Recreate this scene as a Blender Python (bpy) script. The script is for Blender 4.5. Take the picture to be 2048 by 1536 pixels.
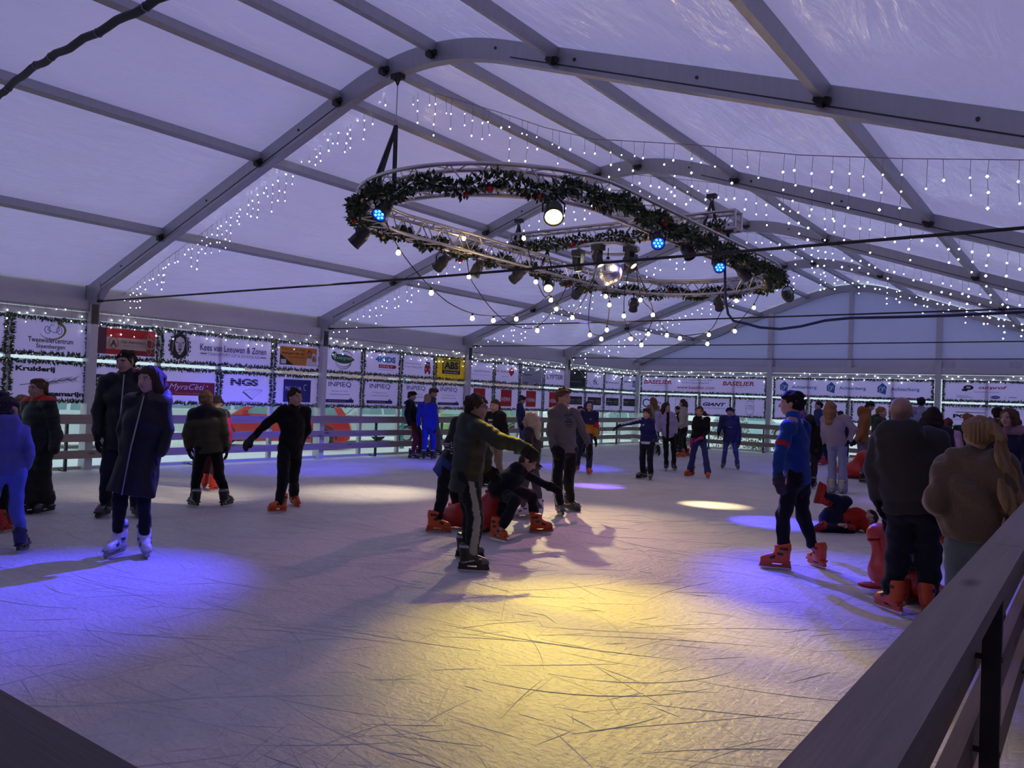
import bpy, math, random
import numpy as np
from mathutils import Vector, Matrix

# ------------------------------------------------------------------ scene, camera, world, exposure
for o in list(bpy.data.objects):
    bpy.data.objects.remove(o, do_unlink=True)
scene = bpy.context.scene
COL = scene.collection
rnd = random.Random(7)
FOCAL = 1605.0                                   # in pixels of the 2048 x 1536 frame
CAM = np.array([13.8548, -6.7139, 1.4737])
RC = np.array([[0.806711, 0.589692, 0.038477],    # rows: image right, image down, forward
               [0.020666, 0.036919, -0.999105],
               [-0.590584, 0.806784, 0.017596]])
cd = bpy.data.cameras.new('camera')
cd.sensor_fit = 'HORIZONTAL'
cd.sensor_width = 36.0
cd.lens = FOCAL / 2048 * 36.0
cd.clip_start = 0.05
cd.clip_end = 300
cam = bpy.data.objects.new('camera', cd)
COL.objects.link(cam)
mw = Matrix(((RC[0][0], -RC[1][0], -RC[2][0], CAM[0]),
             (RC[0][1], -RC[1][1], -RC[2][1], CAM[1]),
             (RC[0][2], -RC[1][2], -RC[2][2], CAM[2]), (0, 0, 0, 1)))
cam.matrix_world = mw
scene.camera = cam

world = bpy.data.worlds.new('world')
scene.world = world
world.use_nodes = True
bg = world.node_tree.nodes['Background']
bg.inputs[0].default_value = (0.66, 0.84, 0.88, 1)      # overcast late-afternoon sky
bg.inputs[1].default_value = 1.0
scene.view_settings.view_transform = 'Standard'
scene.view_settings.look = 'None'
scene.view_settings.gamma = 1.0
scene.view_settings.use_curve_mapping = False
scene.view_settings.exposure = 0.0
scene.cycles.use_denoising = True
scene.cycles.max_bounces = 6
scene.cycles.diffuse_bounces = 3
scene.cycles.glossy_bounces = 2
scene.cycles.use_adaptive_sampling = True
scene.cycles.adaptive_threshold = 0.1
scene.cycles.adaptive_min_samples = 8
scene.cycles.transparent_max_bounces = 12
scene.cycles.sample_clamp_indirect = 4.0
scene.cycles.caustics_reflective = False
scene.cycles.caustics_refractive = False

# the stage lamps that throw coloured pools on the ice: (fixture position, aim point on the ice, colour, watts, cone deg, blend)
BLUE, WARM, WHITE, VIOLET = (0.06, 0.05, 1.0), (1.0, 0.72, 0.22), (1.0, 0.86, 0.62), (0.25, 0.12, 1.0)

# ------------------------------------------------------------------ helpers
def ray(px, py):
    return RC.T @ np.array([(px - 1024) / FOCAL, (py - 768) / FOCAL, 1.0])
def on_z(px, py, z=0.0):
    d = ray(px, py); return CAM + (z - CAM[2]) / d[2] * d
def on_y(px, py, Y):
    d = ray(px, py); return CAM + (Y - CAM[1]) / d[1] * d
def on_x(px, py, X):
    d = ray(px, py); return CAM + (X - CAM[0]) / d[0] * d
def at_depth(px, py, D):
    return CAM + ray(px, py) * D
def depth(P):
    return float(RC[2] @ (np.asarray(P) - CAM))
def unit(v):
    v = np.asarray(v, float); return v / max(1e-9, np.linalg.norm(v))
UP = np.array([0., 0., 1.])

def node_mat(name, base=(0.8, 0.8, 0.8), rough=0.6, metal=0.0, spec=0.5, emit=None, estr=0.0):
    m = bpy.data.materials.new(name); m.use_nodes = True
    b = m.node_tree.nodes['Principled BSDF']
    b.inputs['Base Color'].default_value = (*base, 1)
    b.inputs['Roughness'].default_value = rough
    b.inputs['Metallic'].default_value = metal
    b.inputs['Specular IOR Level'].default_value = spec
    if emit:
        b.inputs['Emission Color'].default_value = (*emit, 1)
        b.inputs['Emission Strength'].default_value = estr
    return m
def N(m, kind, **kw):
    n = m.node_tree.nodes.new(kind)
    for k, v in kw.items():
        if k in n.inputs: n.inputs[k].default_value = v
        else: setattr(n, k, v)
    return n
def L(m, a, b):
    m.node_tree.links.new(a, b)
def BSDF(m):
    return m.node_tree.nodes['Principled BSDF']
def noisy(name, c1, c2, scale=8, rough=0.6, metal=0.0, bump=0.0, stretch=(1, 1, 1), detail=4, spec=0.5):
    """a procedural material: two colours mixed by noise in object space, optional bump"""
    m = node_mat(name, c1, rough, metal, spec)
    tc = N(m, 'ShaderNodeTexCoord'); mp = N(m, 'ShaderNodeMapping')
    mp.inputs['Scale'].default_value = stretch
    L(m, tc.outputs['Object'], mp.inputs['Vector'])
    nz = N(m, 'ShaderNodeTexNoise', Scale=scale, Detail=detail)
    L(m, mp.outputs[0], nz.inputs['Vector'])
    mx = N(m, 'ShaderNodeMix'); mx.data_type = 'RGBA'
    mx.inputs[6].default_value = (*c1, 1); mx.inputs[7].default_value = (*c2, 1)
    L(m, nz.outputs['Fac'], mx.inputs[0]); L(m, mx.outputs[2], BSDF(m).inputs['Base Color'])
    if bump:
        bp = N(m, 'ShaderNodeBump', Strength=bump, Distance=0.02)
        L(m, nz.outputs['Fac'], bp.inputs['Height']); L(m, bp.outputs[0], BSDF(m).inputs['Normal'])
    return m
def emitter(name, col, strength):
    m = node_mat(name, (0.02, 0.02, 0.02), 0.5, emit=col, estr=strength)
    m.cycles.emission_sampling = 'NONE'
    return m

class MB:
    """collects simple shapes into one mesh"""
    def __init__(s): s.v = []; s.f = []; s.mi = []; s.cur = 0
    def add(s, vs, fs):
        o = len(s.v); s.v += [tuple(float(c) for c in p) for p in vs]
        s.f += [tuple(i + o for i in f) for f in fs]; s.mi += [s.cur] * len(fs); return s
    def box(s, lo, hi):
        x0, y0, z0 = lo; x1, y1, z1 = hi
        return s.add([(x0,y0,z0),(x1,y0,z0),(x1,y1,z0),(x0,y1,z0),(x0,y0,z1),(x1,y0,z1),(x1,y1,z1),(x0,y1,z1)],
                     [(0,3,2,1),(4,5,6,7),(0,1,5,4),(1,2,6,5),(2,3,7,6),(3,0,4,7)])
    def beam(s, a, b, w, h, up=UP):
        """box of width w and height h from a to b (centre line)"""
        a = np.asarray(a, float); b = np.asarray(b, float); d = unit(b - a)
        sd = np.cross(d, up)
        if np.linalg.norm(sd) < 1e-6: sd = np.cross(d, [1, 0, 0])
        sd = unit(sd); u = np.cross(sd, d)
        q = [a - sd*w/2 - u*h/2, a + sd*w/2 - u*h/2, a + sd*w/2 + u*h/2, a - sd*w/2 + u*h/2]
        q += [p + (b - a) for p in q]
        return s.add(q, [(0,1,2,3),(7,6,5,4),(0,4,5,1),(1,5,6,2),(2,6,7,3),(3,7,4,0)])
    def tube(s, pts, r, n=6, cap=True, closed=False):
        pts = [np.asarray(p, float) for p in pts]; m = len(pts)
        rr = r if hasattr(r, '__len__') else [r] * m
        vs = []; pu = None
        for i, p in enumerate(pts):
            if closed: d = unit(pts[(i+1) % m] - pts[i-1])
            else: d = unit(pts[min(i+1, m-1)] - pts[max(i-1, 0)])
            if pu is None:
                pu = UP if abs(d[2]) < 0.9 else np.array([1., 0, 0])
            sd = unit(np.cross(d, pu)); u = np.cross(sd, d); pu = u
            for k in range(n):
                a = 2*math.pi*k/n
                vs.append(p + rr[i]*(math.cos(a)*sd + math.sin(a)*u))
        fs = []
        for i in range(m if closed else m-1):
            j = (i+1) % m
            for k in range(n):
                k2 = (k+1) % n
                fs.append((i*n+k, i*n+k2, j*n+k2, j*n+k))
        if cap and not closed:
            fs.append(tuple(range(n))[::-1]); fs.append(tuple((m-1)*n+k for k in range(n)))
        return s.add(vs, fs)
    def lathe(s, prof, M=None, n=16):
        """prof: list of (r, z) turned about z, then moved by matrix M"""
        vs = []
        for r, z in prof:
            for k in range(n):
                a = 2*math.pi*k/n
                p = Vector((r*math.cos(a), r*math.sin(a), z))
                vs.append(tuple(M @ p) if M is not None else tuple(p))
        fs = []
        for i in range(len(prof)-1):
            for k in range(n):
                k2 = (k+1) % n
                fs.append((i*n+k, i*n+k2, (i+1)*n+k2, (i+1)*n+k))
        fs.append(tuple(range(n))[::-1]); fs.append(tuple((len(prof)-1)*n+k for k in range(n)))
        return s.add(vs, fs)
    def prism(s, poly, d0, d1, fn):
        """poly: 2D outline (ccw), extruded from d0 to d1; fn(u, v, d) -> point"""
        n = len(poly)
        vs = [fn(u, v, d0) for u, v in poly] + [fn(u, v, d1) for u, v in poly]
        fs = [tuple(range(n))[::-1], tuple(range(n, 2*n))]
        fs += [(i, (i+1) % n, n+(i+1) % n, n+i) for i in range(n)]
        return s.add(vs, fs)
    def mesh(s, name, mats, smooth=False):
        me = bpy.data.meshes.new(name); me.from_pydata(s.v, [], s.f)
        for m in (mats if isinstance(mats, (list, tuple)) else [mats]): me.materials.append(m)
        if any(s.mi): me.polygons.foreach_set('material_index', s.mi)
        if smooth: me.polygons.foreach_set('use_smooth', [True] * len(me.polygons))
        me.update(); return me
    def obj(s, name, mats, parent=None, smooth=False, **tags):
        return put(name, s.mesh(name, mats, smooth), parent, **tags)

def put(name, data, parent=None, label=None, cat=None, group=None, kind=None, loc=None, M=None):
    o = bpy.data.objects.new(name, data); COL.objects.link(o)
    if parent is not None: o.parent = parent
    if loc is not None: o.location = loc
    if M is not None: o.matrix_local = M
    if label: o['label'] = label
    if cat: o['category'] = cat
    if group: o['group'] = group
    if kind: o['kind'] = kind
    return o
def thing(name, label, cat, loc=(0, 0, 0), rz=0.0, group=None, kind=None):
    o = put(name, None, None, label, cat, group, kind, loc)
    o.rotation_euler = (0, 0, rz); o.empty_display_size = 0.1
    return o
def struct(name, loc=(0, 0, 0)):
    return thing(name, None, None, loc, kind='structure')
def child_world(o, parent):
    """parent o (built in world coordinates) without moving it"""
    o.parent = parent; o.matrix_parent_inverse = Matrix.Translation(parent.location).inverted() if parent.type == 'EMPTY' else parent.matrix_world.inverted()
    return o
def frame_matrix(origin, x, y, z):
    return Matrix(((x[0], y[0], z[0], origin[0]), (x[1], y[1], z[1], origin[1]), (x[2], y[2], z[2], origin[2]), (0, 0, 0, 1)))
# ------------------------------------------------------------------ materials of the setting
def pvc(name, refl, trans, rough=0.24, wr=0.25, scale=1.6):
    """white tent fabric: reflects, and lets part of the daylight through"""
    m = node_mat(name, refl, rough, spec=0.9)
    out = m.node_tree.nodes['Material Output']
    tr = N(m, 'ShaderNodeBsdfTranslucent'); tr.inputs['Color'].default_value = (*trans, 1)
    ad = N(m, 'ShaderNodeAddShader')
    tc = N(m, 'ShaderNodeTexCoord'); mp = N(m, 'ShaderNodeMapping'); mp.inputs['Scale'].default_value = (2.2, 0.55, 1)
    L(m, tc.outputs['Object'], mp.inputs[0])
    n1 = N(m, 'ShaderNodeTexNoise', Scale=scale, Detail=4.0, Distortion=0.5)
    n2 = N(m, 'ShaderNodeTexNoise', Scale=scale * 6, Detail=2.0, Distortion=0.5)
    L(m, mp.outputs[0], n1.inputs['Vector']); L(m, mp.outputs[0], n2.inputs['Vector'])
    a = N(m, 'ShaderNodeMath', operation='MULTIPLY_ADD'); a.inputs[1].default_value = 0.07
    L(m, n2.outputs['Fac'], a.inputs[0]); L(m, n1.outputs['Fac'], a.inputs[2])
    bp = N(m, 'ShaderNodeBump', Strength=wr, Distance=0.25)
    L(m, a.outputs[0], bp.inputs['Height']); L(m, bp.outputs[0], BSDF(m).inputs['Normal'])
    L(m, BSDF(m).outputs[0], ad.inputs[0]); L(m, tr.outputs[0], ad.inputs[1]); L(m, ad.outputs[0], out.inputs['Surface'])
    return m
M_ROOF = pvc('tent_fabric', (0.50, 0.47, 0.56), (0.238, 0.186, 0.358), rough=0.17, wr=0.28)
M_GABLE = pvc('gable_fabric', (0.50, 0.50, 0.56), (0.23, 0.235, 0.35), wr=0.15)
M_SIDE = pvc('side_fabric', (0.40, 0.38, 0.42), (0.02, 0.015, 0.022), wr=0.15)
M_ALU = noisy('aluminium', (0.46, 0.46, 0.48), (0.36, 0.36, 0.38), 3, 0.42, 0.55, stretch=(6, 6, 0.4))
M_WHITEALU = noisy('white_lacquered_aluminium', (0.62, 0.60, 0.64), (0.52, 0.50, 0.55), 2, 0.4)
M_STEEL = noisy('galvanised_steel', (0.5, 0.5, 0.52), (0.35, 0.35, 0.37), 12, 0.35, 0.9)
M_BLACK = noisy('black_steel', (0.015, 0.015, 0.017), (0.03, 0.03, 0.032), 8, 0.45)
M_RUBBER = noisy('black_rubber', (0.012, 0.012, 0.013), (0.022, 0.022, 0.024), 8, 0.6)
def wood(name, c1, c2):
    m = noisy(name, c1, c2, 3.0, 0.62, bump=0.25, stretch=(9, 9, 9), detail=6)
    return m
def plank_mat(name, c1, c2, axis):
    st = [14, 14, 14]; st[axis] = 0.7
    m = noisy(name, c1, c2, 2.2, 0.6, bump=0.3, stretch=st, detail=6)
    # knots
    tc = N(m, 'ShaderNodeTexCoord'); mp = N(m, 'ShaderNodeMapping'); s2 = [5, 5, 5]; s2[axis] = 1.7
    mp.inputs['Scale'].default_value = s2
    L(m, tc.outputs['Object'], mp.inputs[0])
    vo = N(m, 'ShaderNodeTexVoronoi', Scale=1.0); L(m, mp.outputs[0], vo.inputs['Vector'])
    rp = N(m, 'ShaderNodeValToRGB'); rp.color_ramp.elements[0].position = 0.05; rp.color_ramp.elements[1].position = 0.16
    rp.color_ramp.elements[0].color = (0.25, 0.25, 0.25, 1)
    L(m, vo.outputs['Distance'], rp.inputs[0])
    old = BSDF(m).inputs['Base Color'].links[0].from_socket
    mx = N(m, 'ShaderNodeMix'); mx.data_type = 'RGBA'; mx.blend_type = 'MULTIPLY'; mx.inputs[0].default_value = 1
    L(m, old, mx.inputs[6]); L(m, rp.outputs[0], mx.inputs[7]); L(m, mx.outputs[2], BSDF(m).inputs['Base Color'])
    return m
M_WOOD_Y = plank_mat('weathered_spruce', (0.36, 0.29, 0.25), (0.24, 0.185, 0.16), 1)
M_WOOD_X = plank_mat('weathered_spruce_cross', (0.30, 0.26, 0.20), (0.20, 0.165, 0.125), 0)
M_WOOD_CAP = plank_mat('grey_spruce_cap', (0.29, 0.235, 0.21), (0.19, 0.155, 0.135), 1)
M_WOOD_IN = plank_mat('raw_spruce', (0.30, 0.22, 0.15), (0.20, 0.145, 0.10), 1)  # tone kept darker to stand in for shade on the rail boards

# ice
def ice_mat():
    m = node_mat('scraped_ice', (0.6, 0.58, 0.6), 0.5, spec=0.35)
    tc = N(m, 'ShaderNodeTexCoord')
    def nz(scale, st, rot=0.0, detail=5.0, dist=0.6):
        mp = N(m, 'ShaderNodeMapping'); mp.inputs['Scale'].default_value = st; mp.inputs['Rotation'].default_value = (0, 0, rot)
        L(m, tc.outputs['Object'], mp.inputs[0])
        n = N(m, 'ShaderNodeTexNoise', Scale=scale, Detail=detail, Distortion=dist); L(m, mp.outputs[0], n.inputs['Vector']); return n.outputs['Fac']
    a = nz(3.0, (1, 5, 1), 0.5); b = nz(4.0, (6, 1, 1), -0.35); c = nz(22.0, (1, 1.6, 1), 0.6, 6.0); d = nz(0.7, (1, 1, 1), 0, 4.0)
    def mth(op, x, y):
        q = N(m, 'ShaderNodeMath', operation=op)
        for i, v in enumerate((x, y)):
            if isinstance(v, (int, float)): q.inputs[i].default_value = v
            else: L(m, v, q.inputs[i])
        return q.outputs[0]
    h = mth('ADD', mth('ADD', mth('MULTIPLY', a, 0.5), mth('MULTIPLY', b, 0.5)), mth('MULTIPLY', c, 0.75))
    bp = N(m, 'ShaderNodeBump', Strength=0.55, Distance=0.028); L(m, h, bp.inputs['Height']); L(m, bp.outputs[0], BSDF(m).inputs['Normal'])
    rp = N(m, 'ShaderNodeValToRGB')
    rp.color_ramp.elements[0].position = 0.3; rp.color_ramp.elements[0].color = (0.45, 0.42, 0.40, 1)
    rp.color_ramp.elements[1].position = 0.72; rp.color_ramp.elements[1].color = (0.70, 0.66, 0.63, 1)
    L(m, mth('ADD', mth('MULTIPLY', d, 0.5), mth('MULTIPLY', mth('ADD', a, c), 0.26)), rp.inputs[0])
    L(m, rp.outputs[0], BSDF(m).inputs['Base Color'])
    return m
M_ICE = ice_mat()
M_SNOW = noisy('scraped_snow', (0.62, 0.61, 0.62), (0.5, 0.49, 0.5), 30, 0.8, bump=0.4)

# ------------------------------------------------------------------ ice floor, outside ground
Y0, Y1, XW, EAVE, SL = -10.0, 20.0, 15.0, 2.85, 0.345
MB().box((0, -6.4, -0.12), (XW, Y1, 0)).obj('floor', M_ICE, kind='structure')
MB().box((0, Y0, -0.12), (XW, -6.4, -0.01)).obj('floor_walkway', noisy('dark_flooring', (0.05, 0.045, 0.045), (0.03, 0.03, 0.03), 6, 0.7), kind='structure')
M_PAVE = noisy('street_paving', (0.90, 0.91, 0.89), (0.76, 0.78, 0.77), 2, 0.8)
MB().box((-60, -40, -0.3), (60, 70, -0.13)).obj('floor_street', M_PAVE, kind='structure')

# skate grooves and the snow they push up: thin real ridges on the ice
def skate_marks():
    mb = MB(); r = random.Random(3)
    def arc(x, y, ang, ln, curv, w, h):
        n = max(4, int(ln / 0.12)); pts = []; a = ang
        for i in range(n + 1):
            pts.append((x, y)); x += math.cos(a) * ln / n; y += math.sin(a) * ln / n; a += curv * ln / n
        vs = []; fs = []
        for i, (px, py) in enumerate(pts):
            q0 = pts[max(i-1, 0)]; q1 = pts[min(i+1, n)]
            t = math.atan2(q1[1]-q0[1], q1[0]-q0[0]); nx, ny = -math.sin(t), math.cos(t)
            k = (0.25 + 0.75 * math.sin(math.pi * i / n)) * (0.7 + 0.6 * r.random())
            vs += [(px - nx*w*k, py - ny*w*k, 0.0003), (px, py, 0.0006 + h*k), (px + nx*w*k*0.6, py + ny*w*k*0.6, 0.0003)]
            if i:
                b = 3 * i
                fs += [(b-3, b, b+1, b-2), (b-2, b+1, b+2, b-1)]
        if all(0.5 < v[0] < 13.4 and -6.0 < v[1] < 19 for v in vs): mb.add(vs, fs)
    for i in range(4200):
        # more of them close to the near end, where they can be told apart
        y = -6 + 25 * r.random() ** 1.9; x = 0.6 + 12.7 * r.random()
        base = math.atan2(y - 6, x - 7.6) + math.pi/2 if r.random() < 0.55 else r.uniform(0, 6.28)
        arc(x, y, base + r.gauss(0, 0.6), r.uniform(0.10, 0.35) + 1.3*r.random()**4, r.gauss(0, 0.6), r.uniform(0.002, 0.006), r.uniform(0.0008, 0.003))
    return mb
o = skate_marks().obj('skate_tracks', M_SNOW, label='curved skate tracks and scraped snow ridges all over the ice', cat='skate tracks', kind='stuff')

# ------------------------------------------------------------------ tent frames
def zb(x):
    """underside of a frame at x"""
    s = abs(x - 7.5); w = 1.15
    return EAVE + SL * (7.5 - s) if s > w else EAVE + SL * (7.5 - w) + SL * (w/2) - SL * s * s / (2 * w)
XS = [0.0, 0.1] + [1.25 * i for i in range(1, 5)] + [6.25] + [6.35 + 2.3 * i / 14 for i in range(15)] + [8.75] + [15 - 1.25 * i for i in range(4, 0, -1)] + [14.9, 15.0]
BH = 0.22
def rafter_mesh(w=0.13):
    mb = MB(); vs = []; fs = []
    for x in XS:
        s = abs(x - 7.5); g = -SL * np.sign(x - 7.5) * min(1, s / 1.15)
        nx, nz = -g / math.hypot(g, 1), 1 / math.hypot(g, 1)
        z = zb(x)
        vs += [(x, -w/2, z), (x, w/2, z), (x + nx*BH, w/2, z + nz*BH), (x + nx*BH, -w/2, z + nz*BH)]
    for i in range(len(XS)-1):
        for k in range(4):
            fs.append((4*i+k, 4*i+(k+1) % 4, 4*i+4+(k+1) % 4, 4*i+4+k))
    fs += [(3, 2, 1, 0), tuple(4*(len(XS)-1)+k for k in range(4))]
    mb.add(vs, fs); return mb.mesh('rafter', M_ALU)
RAFTER = rafter_mesh()
LEG = MB().box((-0.02, -0.065, -0.1), (0.2, 0.065, EAVE + 0.12)).mesh('leg', M_WHITEALU)
def groove(mb, y):
    for x0, x1 in ((0.3, 6.2), (8.8, 14.7)):
        mb.beam((x0, y, zb(x0) + 0.055), (x1, y, zb(x1) + 0.055), 0.006, 0.012)
    return mb
GROOVE = groove(groove(MB(), -0.066), 0.066).mesh('groove', M_BLACK)
BOLT = MB().lathe([(0.016, -0.075), (0.016, 0.075)], Matrix.Rotation(math.pi/2, 4, 'X'), 8).mesh('bolt', M_BLACK)
PX = [2.25, 4.6, 6.15, 6.95, 7.7, 9.35, 12.0]
CLAMP = MB().box((-0.07, -0.05, -0.03), (0.07, 0.0, 0.02)).box((-0.03, -0.07, -0.06), (0.03, 0.0, 0.01)).mesh('clamp', M_BLACK)
KNEE = MB()
KNEE.prism([(0.0, 2.45), (0.2, 2.45), (0.2, 2.78), (0.5, zb(0.5)), (0.45, zb(0.45)+0.12), (0.0, 2.95)], -0.075, 0.075, lambda u, v, d: (u, d, v))
KNEE = KNEE.mesh('corner_plate', M_ALU)
YF = [-10, -5, 0, 5, 10, 15]
for i, y in enumerate(YF):
    f = struct('tent_frame', (0, y, 0))
    put('rafter', RAFTER, f)
    put('leg', LEG, f)
    put('leg', LEG, f, M=Matrix.Translation((15, 0, 0)) @ Matrix.Rotation(math.pi, 4, 'Z'))
    put('corner_plate', KNEE, f); put('corner_plate', KNEE, f, M=Matrix.Translation((15, 0, 0)) @ Matrix.Rotation(math.pi, 4, 'Z'))
    put('groove', GROOVE, f)
    for x in (1.1, 3.4, 5.4, 8.6, 9.6, 10.9, 13.1): put('bolt', BOLT, f, loc=(x, 0, zb(x) + 0.13))
    for x in PX:
        s = -SL * np.sign(x - 7.5) * min(1, abs(x - 7.5) / 1.15)
        put('clamp', CLAMP, f, M=Matrix.Translation((x, -0.065, zb(x) + 0.1)) @ Matrix.Rotation(-math.atan(s), 4, 'Y'))

# ------------------------------------------------------------------ roof: purlins and fabric, bay by bay
ceil = struct('ceiling')
for y in YF:
    for x in PX:
        s = -SL * np.sign(x - 7.5) * min(1, abs(x - 7.5) / 1.15)
        me = bpy.data.meshes.get('purlin')
        if me is None:
            me = MB().box((-0.045, 0.07, -0.06), (0.045, 4.93, 0.06)).mesh('purlin', M_ALU)
        put('purlin', me, ceil, M=Matrix.Translation((x, y, zb(x) + BH - 0.055)) @ Matrix.Rotation(-math.atan(s), 4, 'Y'))
    mb = MB(); vs = []; fs = []
    ny = 10
    for x in XS:
        for j in range(ny + 1):
            sag = 0.03 * math.sin(math.pi * j / ny)
            vs.append((x, y + 5 * j / ny, zb(x) + BH + 0.03 - sag * (1 if 0.2 < x < 14.8 else 0)))
    for i in range(len(XS)-1):
        for j in range(ny):
            a = i*(ny+1)+j; fs.append((a, a+1, a+ny+2, a+ny+1))
    mb.add(vs, fs).obj('roof_panel', M_ROOF, ceil, smooth=True)

# ------------------------------------------------------------------ walls: glazed left side and end gable, plain fabric elsewhere
def glass():
    m = bpy.data.materials.new('clear_panes'); m.use_nodes = True; nt = m.node_tree; nt.nodes.clear()
    out = nt.nodes.new('ShaderNodeOutputMaterial'); t = nt.nodes.new('ShaderNodeBsdfTransparent'); g = nt.nodes.new('ShaderNodeBsdfGlossy')
    t.inputs[0].default_value = (0.985, 1.0, 1.0, 1); g.inputs['Roughness'].default_value = 0.05
    mx = nt.nodes.new('ShaderNodeMixShader')
    mx.inputs[0].default_value = 0.04; nt.links.new(t.outputs[0], mx.inputs[1]); nt.links.new(g.outputs[0], mx.inputs[2]); nt.links.new(mx.outputs[0], out.inputs[0])
    return m
M_GLASS = glass()
WT = 2.52                                         # top of the glazing
wl = struct('wall_left'); we = struct('wall_end'); wr_ = struct('wall_right'); wf = struct('wall_front')
PANE = MB().box((0.01, -0.585, 0.06), (0.016, 0.585, WT)).mesh('pane', M_GLASS)
MULL = MB().box((-0.02, -0.04, -0.1), (0.06, 0.04, WT)).mesh('mullion', M_WHITEALU)
def bay(parent, M0, n=4, pitch=1.25, first=False):
    """one glazed bay in the local frame: x into the tent, y along the wall"""
    for k in range(n):
        put('pane', PANE, parent, M=M0 @ Matrix.Translation((0, pitch * (k + 0.5), 0)))
        if k: put('mullion', MULL, parent, M=M0 @ Matrix.Translation((0, pitch * k, 0)))
    b = MB().box((-0.03, 0.066, -0.1), (0.07, 4.934, 0.05)); b2 = MB().box((-0.02, 0.066, WT), (0.08, 4.934, WT + 0.12)); b3 = MB().box((-0.04, 0.066, WT + 0.135), (0.11, 4.934, WT + 0.33)).box((-0.06, -0.07, WT + 0.3), (-0.02, 5.07, WT + 0.62))
    put('sill', b.mesh('sill', M_WHITEALU), parent, M=M0)
    put('head_rail', b2.mesh('head_rail', M_WHITEALU), parent, M=M0)
    put('eave_beam', b3.mesh('eave_beam', M_WHITEALU), parent, M=M0)
for y in YF:
    bay(wl, Matrix.Translation((0, y, 0)))
RX = Matrix(((0, 1, 0, 0), (-1, 0, 0, 20), (0, 0, 1, 0), (0, 0, 0, 1)))   # local x -> -Y, local y -> +X
for x in (0, 5, 10):
    bay(we, RX @ Matrix.Translation((0, x, 0)))
# end gable fabric above the glazing, its posts and beams
def gable(parent, y, z0, mat, t=0.02):
    n = [(0, z0)] + [(x, zb(x) + BH) for x in XS] + [(15, z0)]
    MB().prism(n[::-1], y, y + t, lambda u, v, d: (u, d, v)).obj('gable_panel', mat, parent)
gable(we, 19.99, WT + 0.3, M_GABLE)
put('rafter', RAFTER, we, M=Matrix.Translation((0, 19.92, 0)))
for x in (5.0, 10.0):
    MB().box((x - 0.075, 19.80, -0.1), (x + 0.075, 19.985, zb(x) + 0.05)).obj('gable_post', M_WHITEALU, we)
MB().box((7.44, 19.86, WT + 0.3), (7.56, 19.985, zb(7.5))).obj('gable_post', M_WHITEALU, we)
MB().box((-0.02, 19.8, -0.1), (0.18, 19.98, EAVE + 0.1)).obj('gable_post', M_WHITEALU, we)
MB().box((14.82, 19.8, -0.1), (15.02, 19.98, EAVE + 0.1)).obj('gable_post', M_WHITEALU, we)
MB().box((15.0, Y0, -0.1), (15.03, Y1, EAVE + 0.25)).obj('side_panel', M_SIDE, wr_)
gable(wf, Y0 - 0.02, -0.1, M_SIDE)

for a_, b_ in (((0.2, 15.1, 2.75), (0.2, 19.75, 0.15)), ((0.2, 15.1, 0.15), (0.2, 19.75, 2.75))):
    MB().tube([a_, b_], 0.007, 6).obj('brace_cable', M_STEEL, wl)
# cross cables from eave to eave at each frame
for k, y in enumerate((0, 5, 10, 15)):
    nm = ['the nearest frame', 'the second frame', 'the third frame', 'the frame next to the end wall'][k]
    y2 = y + 0.0
    mb = MB().tube([(0.2, y2, 2.83), (7.5, y2, 2.80), (14.8, y2, 2.83)], 0.012 if k else 0.014, 6)
    mb.box((0.3, y2 - 0.02, 2.81), (0.42, y2 + 0.02, 2.85))
    mb.obj('tension_cable', M_RUBBER, label='dark steel cable spanning the hall below ' + nm, cat='cable')
# thick black cable bundle under the roof, top left
p = [(3.2, -3.4, 3.6), (5.17, -3.46, 4.23), (5.9, -3.52, 4.28), (6.6, -3.58, 4.26), (7.4, -3.62, 4.25), (8.33, -3.67, 4.23), (10.0, -3.7, 4.1)]
pts = []
for i in range(len(p)-1):
    for k in range(6):
        t = k / 6; pts.append(tuple(p[i][c]*(1-t) + p[i+1][c]*t + (0.012*math.sin(9*(i+t)) if c == 2 else 0) for c in range(3)))
cb = thing('cable_bundle', 'thick black cable bundle strung under the roof in the upper left corner', 'cable', (3.2, -3.4, 3.6))
child_world(MB().tube(pts, 0.032, 8).obj('sleeve', M_RUBBER, smooth=True), cb)
for i in (8, 14, 17, 24, 29):
    q = np.array(pts[i]); d = unit(np.array(pts[i+1]) - q)
    child_world(MB().tube([q - d*0.008, q + d*0.008], 0.037, 8).obj('cable_tie', noisy('grey_tie', (0.2, 0.2, 0.22), (0.15, 0.15, 0.16), 5, 0.5) if i == 8 else bpy.data.materials['grey_tie'], None), cb)

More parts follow.
